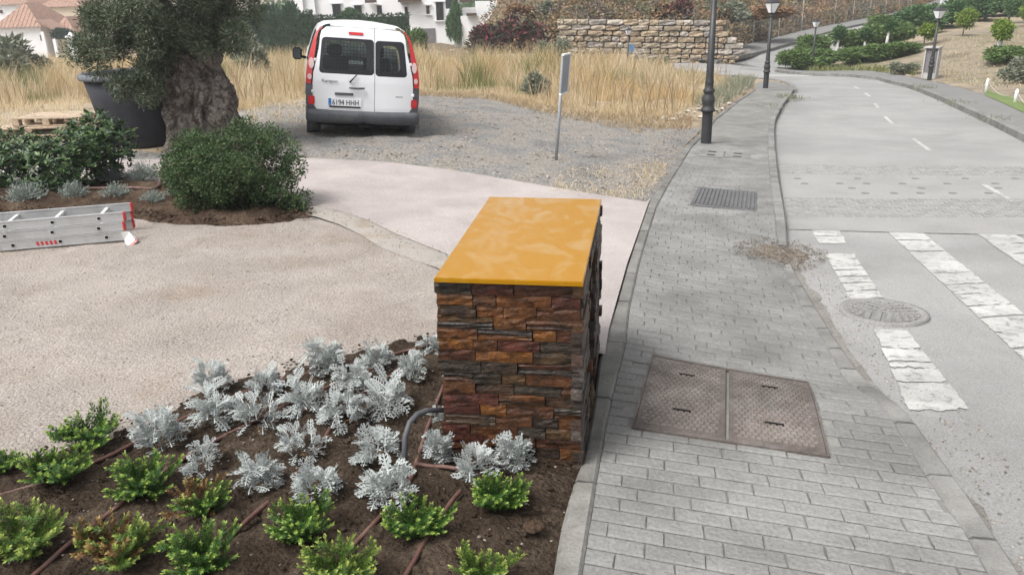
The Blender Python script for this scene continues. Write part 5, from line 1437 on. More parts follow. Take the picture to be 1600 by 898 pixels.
link('body', mesh_data('body', V, Fc, M['vanwhite'], True), van)
_grp = []
for f in Fg:
    hit = [g_ for g_ in _grp if g_[0] & set(f)]
    new = (set(f), [f])
    for g_ in hit: new = (new[0] | g_[0], new[1] + g_[1]); _grp.remove(g_)
    _grp.append(new)
for vsd, fs in _grp:
    ids = sorted(vsd); mp_ = {a: i for i, a in enumerate(ids)}
    cyz = np.mean([V[i] for i in ids], axis=0)
    link('windscreen' if abs(cyz[0]) < .2 else 'side_window', mesh_data('side_window', [V[i] for i in ids], [tuple(mp_[i] for i in f) for f in fs], M['winglass'], True), van)
# floor
mb = MB(); mb.box((0, 2.0, .30), (1.6, 3.6, .04)); mb.build('floor_pan', M['dark'], van)
mb = MB(); mb.box((0, .12, .24), (1.5, .2, .12)); mb.build('underside', M['dark'], van)
# rear doors around their windows
def xw(z, m=.0): return float(half_w(z)) - m
split = .175
outl = lambda s: None
zl = [.40, .48, .62, .8, 1.0, 1.2, 1.4, 1.55, 1.64, 1.70]
inset = [.155, .115, .105, .105, .11, .125, .115, .085, .07, .10]
ledge = np.array([(-xw(z, m), z) for z, m in zip(zl, inset)]); redge = ledge * [-1, 1]
Ld = np.vstack([[(split - .004, .40)], [(split - .004, 1.715)], [(-.3, 1.715)], ledge[::-1]])
Rd = np.vstack([[(split + .004, .40)], redge, [(.3, 1.715)], [(split + .004, 1.715)]])
wl_hole = rr_poly(-.705, split - .010, .995, 1.545, .06, (.055, 0)); wr_hole = rr_poly(split + .010, .705, .985, 1.535, .06, (0, -.055))
dl = rear_patch('rear_door', Ld, .016, M['vanwhite'], van, wl_hole); dr = rear_patch('rear_door', Rd, .016, M['vanwhite'], van, wr_hole)
for hole, par, inner in ((wl_hole, dl, rr_poly(-.66, split - .13, 1.045, 1.50, .09, (.05, 0))), (wr_hole, dr, rr_poly(split + .07, .60, 1.05, 1.465, .10, (.02, -.05)))):
    rear_patch('window_border', hole, .014, M['frit'], par, inner)
    rear_patch('window_pane', inner, .010, M['vanglass'], par, None, thick=.004)
rear_patch('roof_rim', np.array([(-.52, 1.72), (.52, 1.72), (.50, 1.765), (.3, 1.785), (0, 1.795), (-.3, 1.785), (-.50, 1.765)]), .012, M['vanwhite'], van)
# tail lamps: long slivers up the corner posts
for s in (-1, 1):
    zt = np.array([.82, .9, 1.05, 1.2, 1.35, 1.5, 1.62, 1.70]); oi = np.array([.005, .0, -.002, -.002, -.002, -.002, 0, .03]); ii = np.array([.085, .088, .088, .088, .07, .045, .03, .045])
    out_ = np.array([(s * xw(z, a), z) for z, a in zip(zt, oi)]); in_ = np.array([(s * xw(z, a), z) for z, a in zip(zt, ii)])
    lamp = rear_patch('tail_lamp', np.vstack([out_, in_[::-1]]), .026, M['redlamp'], van, thick=.05)
    for zc, rr_ in ((1.14, .058), (.93, .045)):
        xx = s * (xw(zc) - .055)
        ell = np.array([(xx + rr_ * .72 * math.cos(a), zc + rr_ * (1.45 if zc > 1 else 1) * math.sin(a)) for a in np.linspace(0, 6.28, 18)[:-1]])
        rear_patch('clear_lens', ell, .031, M['clearlamp'], lamp, thick=.006)
    for zc in (1.19, .705):
        mb = MB(); yy = float(rear_y(s * .80, zc)); mb.box((s * (xw(zc) - .105), yy - .02, zc), (.04, .03, .05), bev=.008); mb.build('door_hinge', M['vanwhite'], dl if s < 0 else dr)
    # grey corner below the lamp, with reflector
    cz = np.array([.40, .5, .62, .75, .818]); oc_ = np.array([(s * xw(z, 0.0), z) for z in cz]); ic_ = np.array([(s * xw(z, .108 if z > .45 else .15), z) for z in cz])
    rear_patch('corner_trim', np.vstack([oc_, ic_[::-1]]), .020, M['vangrey'], van, thick=.06)
    x0, x1 = sorted((s * .775, s * .878)); rear_patch('reflector', rr_poly(x0, x1, .50, .635, .025), .030, M['redlamp'], van, thick=.008)
# bumper: a bulging bar wrapping round the corners
mb = MB(); n = 25; secs = []
for i in range(n):
    u = -1 + 2 * i / (n - 1); x = u * .915; yb = .06 * abs(u) ** 6 + .24 * max(0, abs(u) - .9) ** 1 * 1.0
    secs.append([(x * .96, yb + .10, .20), (x * .985, yb + .0, .215), (x, yb - .055, .27), (x, yb - .065, .35), (x, yb - .05, .405), (x * .995, yb + .02, .428), (x * .98, yb + .08, .43)])
ns = len(secs[0]); V = [q for s_ in secs for q in s_]; Fc = [(i * ns + j, (i + 1) * ns + j, (i + 1) * ns + j + 1, i * ns + j + 1) for i in range(n - 1) for j in range(ns - 1)] + [tuple(range(ns)), tuple(range((n - 1) * ns, n * ns))[::-1]]
link('bumper', mesh_data('bumper', V, Fc, M['vangrey'], True), van)
for s in (-1, 1):
    mb = MB(); mb.box((s * .885, .55, .36), (.055, .78, .20), bev=.02); mb.build('side_sill', M['vangrey'], van)
    x = s * .915
    mb = MB(); mb.box((s * .903, 1.9, .58), (.03, 1.5, .09), bev=.012); mb.build('side_strip', M['vangrey'], van)
mb = MB(); mb.box((.0, -.03, .19), (.16, .10, .05)); mb.tube([(0, -.02, .2), (0, -.10, .2), (0, -.12, .25)], .018, 8); mb.box((0, .05, .19), (.9, .06, .05)); mb.build('tow_bar', M['dark'], van)
# wheels
wm = MB(); wm.lathe([(.20, -.10), (.285, -.105), (.315, -.085), (.322, -.05), (.322, .05), (.315, .085), (.285, .105), (.20, .10)], 28, cap=False)
tyre = wm.data('tyre', M['rubber'], True)
rmb = MB(); rmb.lathe([(.001, .06), (.06, .075), (.10, .055), (.16, .06), (.205, .098), (.205, -.098), (.16, -.05), (.001, -.05)], 24, cap=False); rim = rmb.data('rim', M['rim'], True)
for s in (-1, 1):
    for y in (.66, 3.35):
        w = link('wheel', tyre, van, (s * .775, y, .322), (0, s * math.pi / 2, 0)); link('rim', rim, w)
        if y < 1:
            mb = MB(); mb.tube([(s * .7, y, .32), (0, y, .30)], .04, 8); mb.build('axle', M['dark'], van)
    # dark wheel arch liner
    for y in (.66, 3.35):
        mb = MB(); mb.lathe([(.36, -.11), (.375, -.11), (.375, .10), (.36, .10)], 24, cap=False); o = mb.build('wheel_arch', M['vangrey'], van, True, (s * .80, y, .335), (0, s * math.pi / 2, 0))
# mirrors
for s in (-1, 1):
    mb = MB(); mb.box((s * 1.045, 2.62, 1.13), (.17, .11, .215), bev=.035); mi = mb.build('mirror', M['dark'], van)
    mb = MB(); mb.box((s * 1.05, 2.562, 1.13), (.125, .006, .165), bev=.0025); mb.build('mirror_glass', M['pane'], mi)
    mb = MB(); mb.bar((s * .88, 2.66, 1.06), (s * .98, 2.63, 1.08), .05); mb.build('mirror_arm', M['dark'], mi)
# details on the doors
def on_rear(x, z, off): return (x, float(rear_y(x, z)) - off, z)
rear_patch('brake_lamp', rr_poly(-.235, -.005, 1.60, 1.643, .012), .026, M['redlamp'], van, thick=.012)
rear_patch('plate_recess', rr_poly(-.56, .07, .455, .735, .03), .012, M['vanwhite'], dl)
rear_patch('plate_lamp_bar', rr_poly(-.46, -.165, .665, .705, .012), .034, M['vangrey'], dl, thick=.02)
pl = rear_patch('number_plate', rr_poly(-.565, -.035, .495, .615, .012), .030, M['plate'], dl, thick=.012)
rear_patch('plate_band', rr_poly(-.560, -.515, .499, .611, .006), .0325, M['plateblue'], pl, thick=.002)
rear_patch('plate_holder', rr_poly(-.545, -.05, .470, .493, .004), .031, M['ink'], pl, thick=.01)
rear_patch('handle_recess', np.array([(-.13 + .075 * math.cos(a), .805 + .035 * math.sin(a)) for a in np.linspace(0, 6.28, 20)[:-1]]), .0175, M['vanwhite'], dl, thick=.004)
mb = MB(); mb.tube([on_rear(-.235, .79, .05), on_rear(-.18, .785, .055), on_rear(-.05, .785, .055), on_rear(.01, .79, .045)], [.012, .017, .017, .012], 8); mb.build('door_handle', M['vangrey'], dl, True)
mb = MB(); mb.tube([on_rear(-.22, .875, .03), on_rear(-.20, .90, .04), on_rear(-.11, .995, .04)], [.018, .012, .007], 6); mb.build('wiper', M['dark'], dl)
def text(s, size, x, z, off, mat, name, parent, sx=1.0, ext=.001):
    cu = bpy.data.curves.new(name, 'FONT'); cu.body = s; cu.size = size; cu.extrude = ext
    to = bpy.data.objects.new(name, cu); col.objects.link(to)
    bpy.context.view_layer.update()
    me = bpy.data.meshes.new_from_object(to.evaluated_get(bpy.context.evaluated_depsgraph_get()))
    bpy.data.objects.remove(to); me.materials.clear(); me.materials.append(mat)
    for v in me.vertices:
        X, Z, e = v.co.x * sx + x, v.co.y + z, v.co.z
        v.co = (X, float(rear_y(X, Z)) - off - e, Z)
    return link(name, me, parent)
text('6194 HHH', .118, -.502, .513, .0335, M['ink'], 'plate_lettering', pl, .81)
text('E', .03, -.546, .508, .0345, M['plate'], 'plate_country_letter', pl)
text('Kangoo', .066, -.665, .862, .030, M['badge'], 'model_badge', dl, 1.25, .002)
rear_patch('small_badge', rr_poly(.515, .635, .668, .68, .003), .018, M['badge'], dr, thick=.003)
# inside: seats, mesh partition, dashboard seen through the glass
for s in (-1, 1):
    mb = MB(); mb.box((s * .38, 2.05, .85), (.50, .16, .62), bev=.05); mb.box((s * .38, 2.12, 1.26), (.27, .11, .20), bev=.04); mb.box((s * .38, 2.3, .55), (.5, .5, .15), bev=.04); mb.build('seat', M['interior'], van)
mb = MB(); mb.box((0, 3.0, .92), (1.5, .45, .22), bev=.05); mb.build('dashboard', M['interior'], van)
mb = MB()
for i in range(25): mb.bar((-.72 + i * .06, 1.75, .9), (-.68 + i * .0567, 1.75, 1.66), .006)
for i in range(13): mb.bar((-.74, 1.752, .92 + i * .06), (.74, 1.752, .92 + i * .06), .006)
mb.build('mesh_partition', M['conduit'], van)
mb = MB(); mb.box((0, 1.72, .62), (1.55, .03, .55)); mb.build('bulkhead', M['interior'], van)

# ------------------------------------------------------------------ dry grass
def blades(P, h, w, lean, mat, name, lab, seed=1):
    r = np.random.default_rng(seed); n = len(P)
    a = r.uniform(0, 6.28, n); ln = r.uniform(*lean, n) * h * np.where(r.random(n) < .25, 1.8, 1.0); L_ = np.c_[np.cos(a) * ln, np.sin(a) * ln, np.zeros(n)]
    b = r.uniform(-.6, .6, n); S = np.c_[np.cos(b), np.sin(b), np.zeros(n)] * (w / 2)[:, None]
    up = np.zeros((n, 3)); up[:, 2] = h
    V = np.stack([P - S, P + S, P + up * .55 + L_ * .35 + S * .8, P + up * .55 + L_ * .35 - S * .8, P + up + L_], 1).reshape(-1, 3)
    Fc = []
    for i in range(n):
        k = 5 * i; Fc.append((k, k + 1, k + 2, k + 3)); Fc.append((k + 3, k + 2, k + 4))
    o = link(name, mesh_data(name, V, Fc, mat)); return tag(o, lab, None, None, 'stuff')
field = np.vstack([PGs([(-120, 190), (0, 172), (60, 165), (130, 160), (250, 165), (375, 172), (420, 162), (480, 158), (560, 148), (650, 146), (760, 150), (860, 171), (930, 181), (990, 186), (1040, 186), (1090, 168), (1112, 150), (1150, 132), (1120, 118)])[:, :2], [[6, 47], [-2, 49], [-14, 62], [-45, 70], [-55, 40]]])
def sample_field(n, pw=1.2):
    lo, hi = field.min(0), field.max(0); out = []
    while len(out) < n:
        Y = lo[1] + (hi[1] - lo[1]) * rng.random(n * 3) ** 1.7
        X = rng.uniform(-1, 1, n * 3) * (Y * .75); P = np.c_[X, Y]
        P = P[inpoly(P, field)]
        # patchy cover
        keep = (wav(P[:, 0], P[:, 1], 2.6) + wav(P[:, 1], P[:, 0], 7) * .6 > rng.uniform(-1.0, .85, len(P)))
        P = P[keep]
        rel = (P - np.array([org.x, org.y])); fy = rel[:, 0] * fwd.x + rel[:, 1] * fwd.y; fx = rel[:, 0] * lft.x + rel[:, 1] * lft.y
        P = P[~((np.abs(fx) < 1.2) & (fy > -1) & (fy < 5.0))]
        out += list(P)
    return np.array(out[:n])
tuft = sample_field(9000)
P2 = tuft[rng.integers(0, len(tuft), 95000)] + rng.normal(0, .13, (95000, 2)); P2 = np.vstack([P2, sample_field(35000)])
_rel = P2 - np.array([org.x, org.y]); _fy = _rel[:, 0] * fwd.x + _rel[:, 1] * fwd.y; _fx = _rel[:, 0] * lft.x + _rel[:, 1] * lft.y
P2 = P2[~((np.abs(_fx) < 1.1) & (_fy > -1) & (_fy < 5.0))]
ed = dist_poly(P2, field)
hgt = (.22 + .68 * sstep(0, 4.2, ed)) * (.75 + .3 * wav(P2[:, 0], P2[:, 1], 3.5)) * rng.uniform(.55, 1.2, len(P2))
hgt *= np.interp(P2[:, 1], [15, 30, 50], [1.0, 1.15, 1.2])
hgt = np.clip(hgt * np.interp(P2[:, 1], [16, 24, 34], [1.05, 1.3, 1.45]) * (.82 + .36 * wav(P2[:, 0] + 9, P2[:, 1], 1.7)), .10, 1.8)
wdt = np.interp(P2[:, 1], [14, 22, 40, 60], [.008, .012, .024, .034]) * rng.uniform(.6, 1.3, len(P2))
P3 = np.c_[P2, G(P2[:, 0], P2[:, 1]) - .02]
grn = (wav(P2[:, 0] + 31, P2[:, 1] + 7, 6.0) > .62) & (P2[:, 1] > 22)
blades(P3[~grn], hgt[~grn], wdt[~grn], (.05, .55), M['straw'], 'dry_grass', 'tall straw-coloured dry grass over the open plot', 2)
blades(P3[grn], hgt[grn] * .95, wdt[grn], (.05, .5), M['greengrass'], 'green_weeds', 'green weeds mixed into the dry grass', 3)
M['deadstraw'] = leafmat('dead_straw', [(.30, .225, .13), (.40, .315, .20), (.24, .17, .10), (.46, .385, .27)], trans=.2, rough=.85, spec=.1)
Pq = sample_field(2600); r9 = np.random.default_rng(31)
blades(np.c_[Pq, G(Pq[:, 0], Pq[:, 1]) - .02], r9.uniform(.5, 1.3, len(Pq)), r9.uniform(.012, .026, len(Pq)), (.05, .5), M['deadstraw'], 'dead_stalks', 'dark brown dead stalks standing in the dry grass', 32)
# thin fringe on the left and small tufts at the lot
def pxpts(px_poly, n, off=0.0):
    poly = PGs(px_poly)[:, :2]; return in_poly_pts(poly, off)(n)
Pq = pxpts([(860, 305), (880, 265), (960, 262), (1020, 255), (1045, 258), (1010, 314)], 1400)
blades(Pq, rng.uniform(.02, .09, len(Pq)), rng.uniform(.004, .008, len(Pq)), (.3, 1.2), M['straw'], 'cut_straw', 'short cut straw beside the driveway', 4)
Pq = pxpts([(0, 205), (0, 165), (130, 160), (140, 205)], 900)
blades(Pq, rng.uniform(.05, .25, len(Pq)), rng.uniform(.008, .014, len(Pq)), (.3, 1.0), M['straw'], 'sparse_grass', 'sparse dry grass round the pallets', 5)
Pq = pxpts([(380, 195), (385, 165), (480, 165), (480, 200)], 500)
blades(Pq, rng.uniform(.03, .16, len(Pq)), rng.uniform(.006, .012, len(Pq)), (.3, 1.0), M['straw'], 'trodden_straw', 'trodden straw left of the van', 6)
Pq = pxpts([(650, 146), (760, 148), (860, 168), (930, 178), (1000, 182), (1088, 184), (1078, 204), (1040, 205), (1000, 210), (930, 198), (860, 184), (760, 158), (650, 153)], 7000)
blades(Pq, rng.uniform(.02, .24, len(Pq)) ** 1.2, rng.uniform(.006, .013, len(Pq)), (.3, 1.8), M['deadstraw'], 'fallen_straw', 'fallen straw at the edge of the gravel patch', 7)
Pq = pxpts([(1075, 165), (1110, 150), (1140, 128), (1178, 124), (1176, 138), (1120, 172)], 1700)
blades(Pq, rng.uniform(.12, .45, len(Pq)), rng.uniform(.012, .022, len(Pq)), (.2, .8), M['sage'], 'sage_weeds', 'grey green weeds by the pavement near the junction', 8)
rockmesh(900, in_poly_pts(dpoly_big, .002, zlit), .003, .011, M['debris'], 'litter_bits', 'crumbs of soil and leaves strewn round the litter heap')
_lit = in_poly_pts(dpoly_big, 0, zlit)(700)
blades(_lit, rng.uniform(.004, .02, 700), rng.uniform(.004, .009, 700), (1.5, 4.0), M['twig'], 'litter_straw', 'dry leaves and straw strewn over the missing kerb', 21)
# weeds in the kerb joints
for cpx, cpy, n, hh, lab in ((1236, 152, 160, .16, 'weed tuft in the kerb joint near the junction'), (1209, 166, 80, .10, 'small weed tuft on the brick pavement edge'), (1445, 138, 110, .2, 'weed tuft at the far kerb below the meter box'), (1492, 160, 70, .16, 'weed tuft further along the far kerb'), (1553, 186, 70, .14, 'weed tuft at the far kerb near the right edge')):
    p = PG(cpx, cpy); r = np.random.default_rng(cpx)
    Pq = np.c_[p[0] + r.normal(0, .18, n), p[1] + r.normal(0, .3, n), np.full(n, p[2] - .05)]
    blades(Pq, r.uniform(.4, 1.2, n) * hh, np.full(n, .014), (.2, 1.0), M['sage'], 'kerb_weed', lab, cpx)['category'] = 'weed'

# ------------------------------------------------------------------ hillside behind the wall and fence
wallA, wallB = PD(876, 86, 50.0), PD(1137, 84, 49.0)
wallA[2] = g1(*wallA[:2]); wallB[2] = g1(*wallB[:2])
wtop = float(PD(876, 30, 50.0)[2])
fence_line = off_right(up_line, -2.5)
fence_line = fence_line[fence_line[:, 0] > wallB[0] + .4]
basepts = [(-20, 76, None), (-7.0, 60, None), (-3.6, 53, None), (wallA[0] - .3, wallA[1] + .6, None), (wallA[0] + .1, wallA[1] + .5, wtop - .35), (wallB[0] - 2.0, wallB[1] + .5, wtop - .9), (wallB[0] + .2, wallB[1] + .6, wtop - 2.0)] + [(x, y, None) for x, y in fence_line] + [(75, 118, None), (120, 150, None)]
rowsd = [0, .8, 2, 4, 7, 11, 17, 26, 40, 70, 120]
bl = densify([b[:2] for b in basepts], 1.6, False)
bz = np.interp(np.arange(len(bl)), [int(np.argmin(np.linalg.norm(bl - np.array(b[:2]), axis=1))) for b in basepts], [g1(b[0], b[1]) + .05 if b[2] is None else b[2] for b in basepts])
V = []
rise = np.interp(bl[:, 0], [-20, -3.8, -2.2, 0, 10, 20, 40, 80], [.0, .0, .22, .36, .33, .30, .26, .2])
def hillp(i, dq):
    return bl[i, 0] + dq * .10, bl[i, 1] + dq, bz[i] + rise[i] * dq * (1 if dq < 40 else 1) - .0
for i in range(len(bl)):
    for dq in rowsd:
        x, y, z = hillp(i, dq); V.append((x, y, z + .25 * math.sin(x * 1.3 + dq) * min(1, dq / 6)))
nr_ = len(rowsd)
Fc = [(i * nr_ + j, (i + 1) * nr_ + j, (i + 1) * nr_ + j + 1, i * nr_ + j + 1) for i in range(len(bl) - 1) for j in range(nr_ - 1)]
M['hill'] = pmat('scrubby_hillside', [(.12, .085, .058), (.16, .12, .08), (.11, .098, .062), (.18, .13, .09)], scale=.35, fine=.35, fscale=3, rough=.95, bump=.8, bscale=2)
tag(link('hillside', mesh_data('hillside', V, Fc, M['hill'], True)), 'dry hillside rising behind the stone wall', kind='structure')
# scrub covering the hill: one mass of low bushes
rr_ = np.random.default_rng(77); cl = []
for _ in range(1500):
    i = rr_.choice(np.nonzero((bl[:-1, 0] < 48) & (bl[:-1, 0] > -2.4))[0]); f = rr_.random(); dq = 15 * rr_.random() ** 1.3 + .3
    if bl[i, 0] < -2.4: continue
    x0, y0, z0 = hillp(i, dq); x1, y1, z1 = hillp(i + 1, dq)
    cl.append((x0 + (x1 - x0) * f, y0 + (y1 - y0) * f, z0 + (z1 - z0) * f + .15, rr_.uniform(.4, 1.0)))
M['rust'] = leafmat('rust_scrub_leaf', [(.24, .135, .07), (.32, .19, .10), (.28, .17, .085)], trans=.15)
M['olivescrub'] = leafmat('olive_scrub_leaf', [(.085, .098, .058), (.125, .135, .08), (.16, .165, .10)], trans=.15)
M['greyscrub'] = leafmat('grey_twig_scrub', [(.15, .12, .10), (.20, .165, .145), (.11, .088, .078)], trans=.1)
M['goldscrub'] = leafmat('golden_scrub_leaf', [(.30, .225, .11), (.36, .28, .15), (.26, .20, .10)], trans=.15)
_kinds = rr_.choice(5, len(cl), p=[.26, .22, .22, .18, .12])
for kk, (mk, nm, lab) in enumerate((('scrub', 'brown_scrub', 'dry brown scrub covering the hillside'), ('rust', 'rusty_scrub', 'rust-coloured scrub scattered over the hillside'), ('olivescrub', 'olive_scrub', 'olive green scrub scattered over the hillside'), ('greyscrub', 'grey_scrub', 'bare grey-brown scrub along the fence and hillside'), ('goldscrub', 'golden_scrub', 'golden dry scrub on the hillside'))):
    sel = [c_ for c_, k_ in zip(cl, _kinds) if k_ == kk]
    V, Fc = leaf_cloud(90 * len(sel), sel, .24, .11, 78 + kk, outw=.6, shell=.6)
    tag(link(nm, mesh_data(nm, V, Fc, M[mk])), lab, None, None, 'stuff')
# single bushes that stand out
def bush_mesh(name, seed, mat, n=2600, L_=.14, W_=.06, low=-.3):
    cl = clumpset(16, (0, 0, .42), (.42, .42, .36), (.12, .26), seed, low); V, Fc = leaf_cloud(n, cl, L_, W_, seed + 1, shell=.35); return mesh_data(name, V, Fc, mat)
def put_bush(name, me, px, py_base, w, h, Y, lab, cat, group=None, z=None, depth=None):
    p = PD(px, py_base, Y); zz = g1(p[0], p[1]) if z is None else p[2]
    s = w * Y / FPX / .92; sz = h * Y / FPX / .80
    o = link(name, me, None, (p[0], p[1], zz - .05), (0, 0, random.uniform(0, 6.28)), (s, depth or s, sz)); return tag(o, lab, cat, group)
bm_ = {k: [bush_mesh(k + '_foliage', 100 + 10 * i + j, M[k], 4200, .13, .05) for j in range(2)] for i, k in enumerate(('redbush', 'bougain', 'greybush', 'brownbush', 'oleander', 'treeleaf', 'limeleaf', 'hedge'))}
put_bush('bush', bm_['redbush'][0], 1053, 40, 56, 34, 52, 'dark red bush on top of the stone wall', 'bush', z=1)
put_bush('bush', bm_['bougain'][0], 768, 80, 70, 46, 54, 'flowering bush with pink blossoms beside the white garden wall', 'bush')
put_bush('bush', bm_['bougain'][1], 815, 80, 74, 52, 54, 'dark flowering bush left of the stone wall', 'bush')
put_bush('bush', bm_['redbush'][1], 856, 78, 52, 44, 53, 'purple-brown bush touching the left end of the stone wall', 'bush')
put_bush('bush', bm_['brownbush'][0], 812, 32, 40, 24, 58, 'orange-brown bush above the flowering bushes', 'bush', z=1)
put_bush('bush', bm_['brownbush'][1], 935, 30, 70, 24, 56, 'rust-brown bush above the left part of the stone wall', 'bush', z=1)
put_bush('bush', bm_['greybush'][0], 885, 24, 66, 26, 58, 'grey-green bush on the slope above the left end of the wall', 'bush', z=1)
put_bush('bush', bm_['greybush'][1], 1005, 12, 50, 26, 60, 'grey-green bush high on the slope', 'bush', z=1)
put_bush('bush', bm_['brownbush'][0], 1205, 34, 60, 24, 58, 'yellow-brown bush on the slope above the fence', 'bush', z=1)
put_bush('bush', bm_['greybush'][0], 1140, 40, 50, 28, 55, 'green-brown bush at the right end of the stone wall', 'bush', z=1)
put_bush('bush', bm_['greybush'][1], 862, 92, 44, 42, 46, 'pale green weedy bush in front of the left end of the stone wall', 'bush')
put_bush('bush', bm_['greybush'][0], 838, 142, 36, 34, 24, 'small grey bush in the dry grass left of the sign', 'bush')
put_bush('bush', bm_['greybush'][0], 20, 92, 86, 66, 36, 'loose grey-green bush at the left edge before the white houses', 'bush')
put_bush('bush', bm_['greybush'][1], 395, 100, 60, 70, 30, 'yellow-green bush between the olive tree and the van', 'bush')
put_bush('bush', bm_['greybush'][1], 1028, 92, 26, 22, 42, 'low palm-like bush in the grass below the stone wall', 'bush')

# ------------------------------------------------------------------ dry stone wall of rough blocks
sp = []
for k in range(6):
    b = MB(); b.box((0, 0, 0), (1, 1, 1)); me0 = b.data('wall_block', M['wallstone']); bm = bmesh.new(); bm.from_mesh(me0)
    bmesh.ops.subdivide_edges(bm, edges=bm.edges[:], cuts=2, use_grid_fill=True); r_ = random.Random(200 + k)
    for v in bm.verts:
        ax = sum(1 for q_ in v.co if abs(abs(q_) - .5) < 1e-4)
        v.co *= (.93 if ax == 2 else .86 if ax == 3 else 1.0)
        v.co += Vector((r_.uniform(-.05, .05), r_.uniform(-.08, .08), r_.uniform(-.06, .06)))
    bm.to_mesh(me0); bm.free(); sp.append(me0)
wd_ = (wallB - wallA)[:2]; WL = np.linalg.norm(wd_); wd_ /= WL; wang = math.atan2(wd_[1], wd_[0])
wall = thing('stone_wall', 'retaining wall of rough pale limestone blocks below the hillside', 'stone wall', (wallA[0], wallA[1], wallA[2]), wang)
zb0, zb1 = -.3, -.3 + 0
top = wtop - wallA[2]
drop = wallB[2] - wallA[2]
course = .30
z = top; rowi = 0; cnt = 0
rs = random.Random(300)
while z > -.35 and cnt < 290:
    h = rs.uniform(.25, .36); x = rs.uniform(-.3, 0)
    slope_t = lambda xx: -.075 * xx / WL * 4.0
    end = WL * (1.0 if rowi > 2 else (.955 if rowi > 0 else .90)) + (.0 if rowi < 4 else .35)
    while x < end:
        w = rs.uniform(.38, 1.15)
        o = link('wall_block', rs.choice(sp), wall, (x + w / 2, rs.uniform(-.06, .05), z - h / 2 + slope_t(x + w / 2)), (0, 0, rs.uniform(-.03, .03)), (w - .03, .5, h - .025)); cnt += 1
        x += w
    z -= h; rowi += 1
mb = MB(); mb.box((WL / 2, .2, top / 2 - .5), (WL * .98, .35, top + .2)); mb.build('core', M['wallgap'], wall)
# lower broken wall to the left
wl_ = thing('low_stone_wall', 'low broken stone wall half buried in the weeds left of the main wall', 'stone wall', (*PD(776, 78, 51)[:2], g1(*PD(776, 78, 51)[:2])), wang)
x = 0
for r in range(2):
    x = 0
    while x < 4.0:
        w = rs.uniform(.4, .9); link('wall_block', rs.choice(sp), wl_, (x + w / 2, 0, .15 + r * .3), (0, 0, 0), (w - .03, .5, .28)); x += w

# ------------------------------------------------------------------ wire fence along the uphill street
fl_ = densify(off_right(up_line, -2.45), 4.3, False)
fl_ = [p for p in fl_ if p[0] > wallB[0] + .4][:13]
fz = thing('wire_fence', 'tall wire fence on grey posts climbing beside the uphill street', 'fence', (fl_[0][0], fl_[0][1], g1(*fl_[0])))
o0 = np.array([fl_[0][0], fl_[0][1], g1(*fl_[0])])
for i, p in enumerate(fl_):
    b = np.array([*p, g1(*p)]) - o0; mb = MB(); mb.tube([b - [0, 0, .2], b + [0, 0, 2.1 if i % 3 else 2.5]], .035, 6); mb.build('post', M['post'], fz)
for a, b in zip(fl_[:-1], fl_[1:]):
    A = np.array([*a, g1(*a)]) - o0; B = np.array([*b, g1(*b)]) - o0; mb = MB()
    for k in range(9): mb.bar(A + [0, 0, .1 + k * .24], B + [0, 0, .1 + k * .24], .007)
    n = 16
    for k in range(n):
        f0, f1 = k / n, min(1, (k + 3.2) / n)
        mb.bar(A + (B - A) * f0 + [0, 0, .1], A + (B - A) * f1 + [0, 0, 2.0], .006); mb.bar(A + (B - A) * f1 + [0, 0, .1], A + (B - A) * f0 + [0, 0, 2.0], .006)
    mb.build('wire_panel', M['wire'], fz)
# ------------------------------------------------------------------ oleander bushes on the right
OL = [(1240, 104, 56, 28, 49, 'oleander'), (1280, 105, 60, 27, 48.5, 'oleander'), (1325, 106, 60, 25, 47.5, 'oleander'), (1368, 108, 60, 23, 46, 'oleander'), (1408, 110, 46, 20, 45, 'oleander'),
      (1268, 86, 54, 28, 53, 'oleander'), (1322, 84, 60, 29, 53, 'oleander'), (1368, 84, 56, 30, 52, 'oleander'), (1404, 80, 46, 30, 51, 'oleander'),
      (1385, 52, 66, 22, 60, 'oleander'), (1425, 56, 62, 34, 57, 'treeleaf'), (1472, 46, 66, 32, 60, 'treeleaf'), (1515, 34, 64, 30, 64, 'treeleaf'), (1555, 26, 64, 30, 67, 'treeleaf'), (1592, 22, 60, 30, 68, 'treeleaf')]
OLL = ['leftmost oleander bush of the roadside hedge, at the street corner', 'roadside oleander bush behind the smallest lamp post', 'roadside oleander bush in the middle of the front hedge', 'yellowish roadside oleander bush right of the middle', 'low rightmost bush of the roadside hedge, next to the meter box',
       'dark bush in the second row behind the hedge corner', 'oleander bush in the second row behind the leftmost whitewashed tree', 'dark bush in the second row between the whitewashed trees', 'oleander bush at the right end of the second row',
       'oleander bush by the uphill street above the second row', 'large dark bush on the slope left of the right lamp post', 'dark bush on the slope just right of the lamp post lantern', 'dark bush on the slope below the parked grey car', 'dark bush near the top right behind the round green tree', 'dark bush in the top right corner']
for j, ((px, py, w, h, Y, k), lab) in enumerate(zip(OL, OLL)): put_bush('oleander', bm_[k][j % 2], px, py, w, h, Y, lab, 'bush', 'green bushes above the far pavement')
put_bush('bush', bm_['greybush'][1], 1412, 119, 34, 18, 37, 'pale grey weed bush on the pavement edge left of the meter box', 'bush')
put_bush('bush', bm_['greybush'][0], 1590, 138, 50, 34, 29, 'dry olive-grey bush above the lawn at the right edge', 'bush')
put_bush('bush', bm_['oleander'][1], 1572, 100, 66, 24, 37, 'grassy green clump round the nearest whitewashed trunk', 'bush')
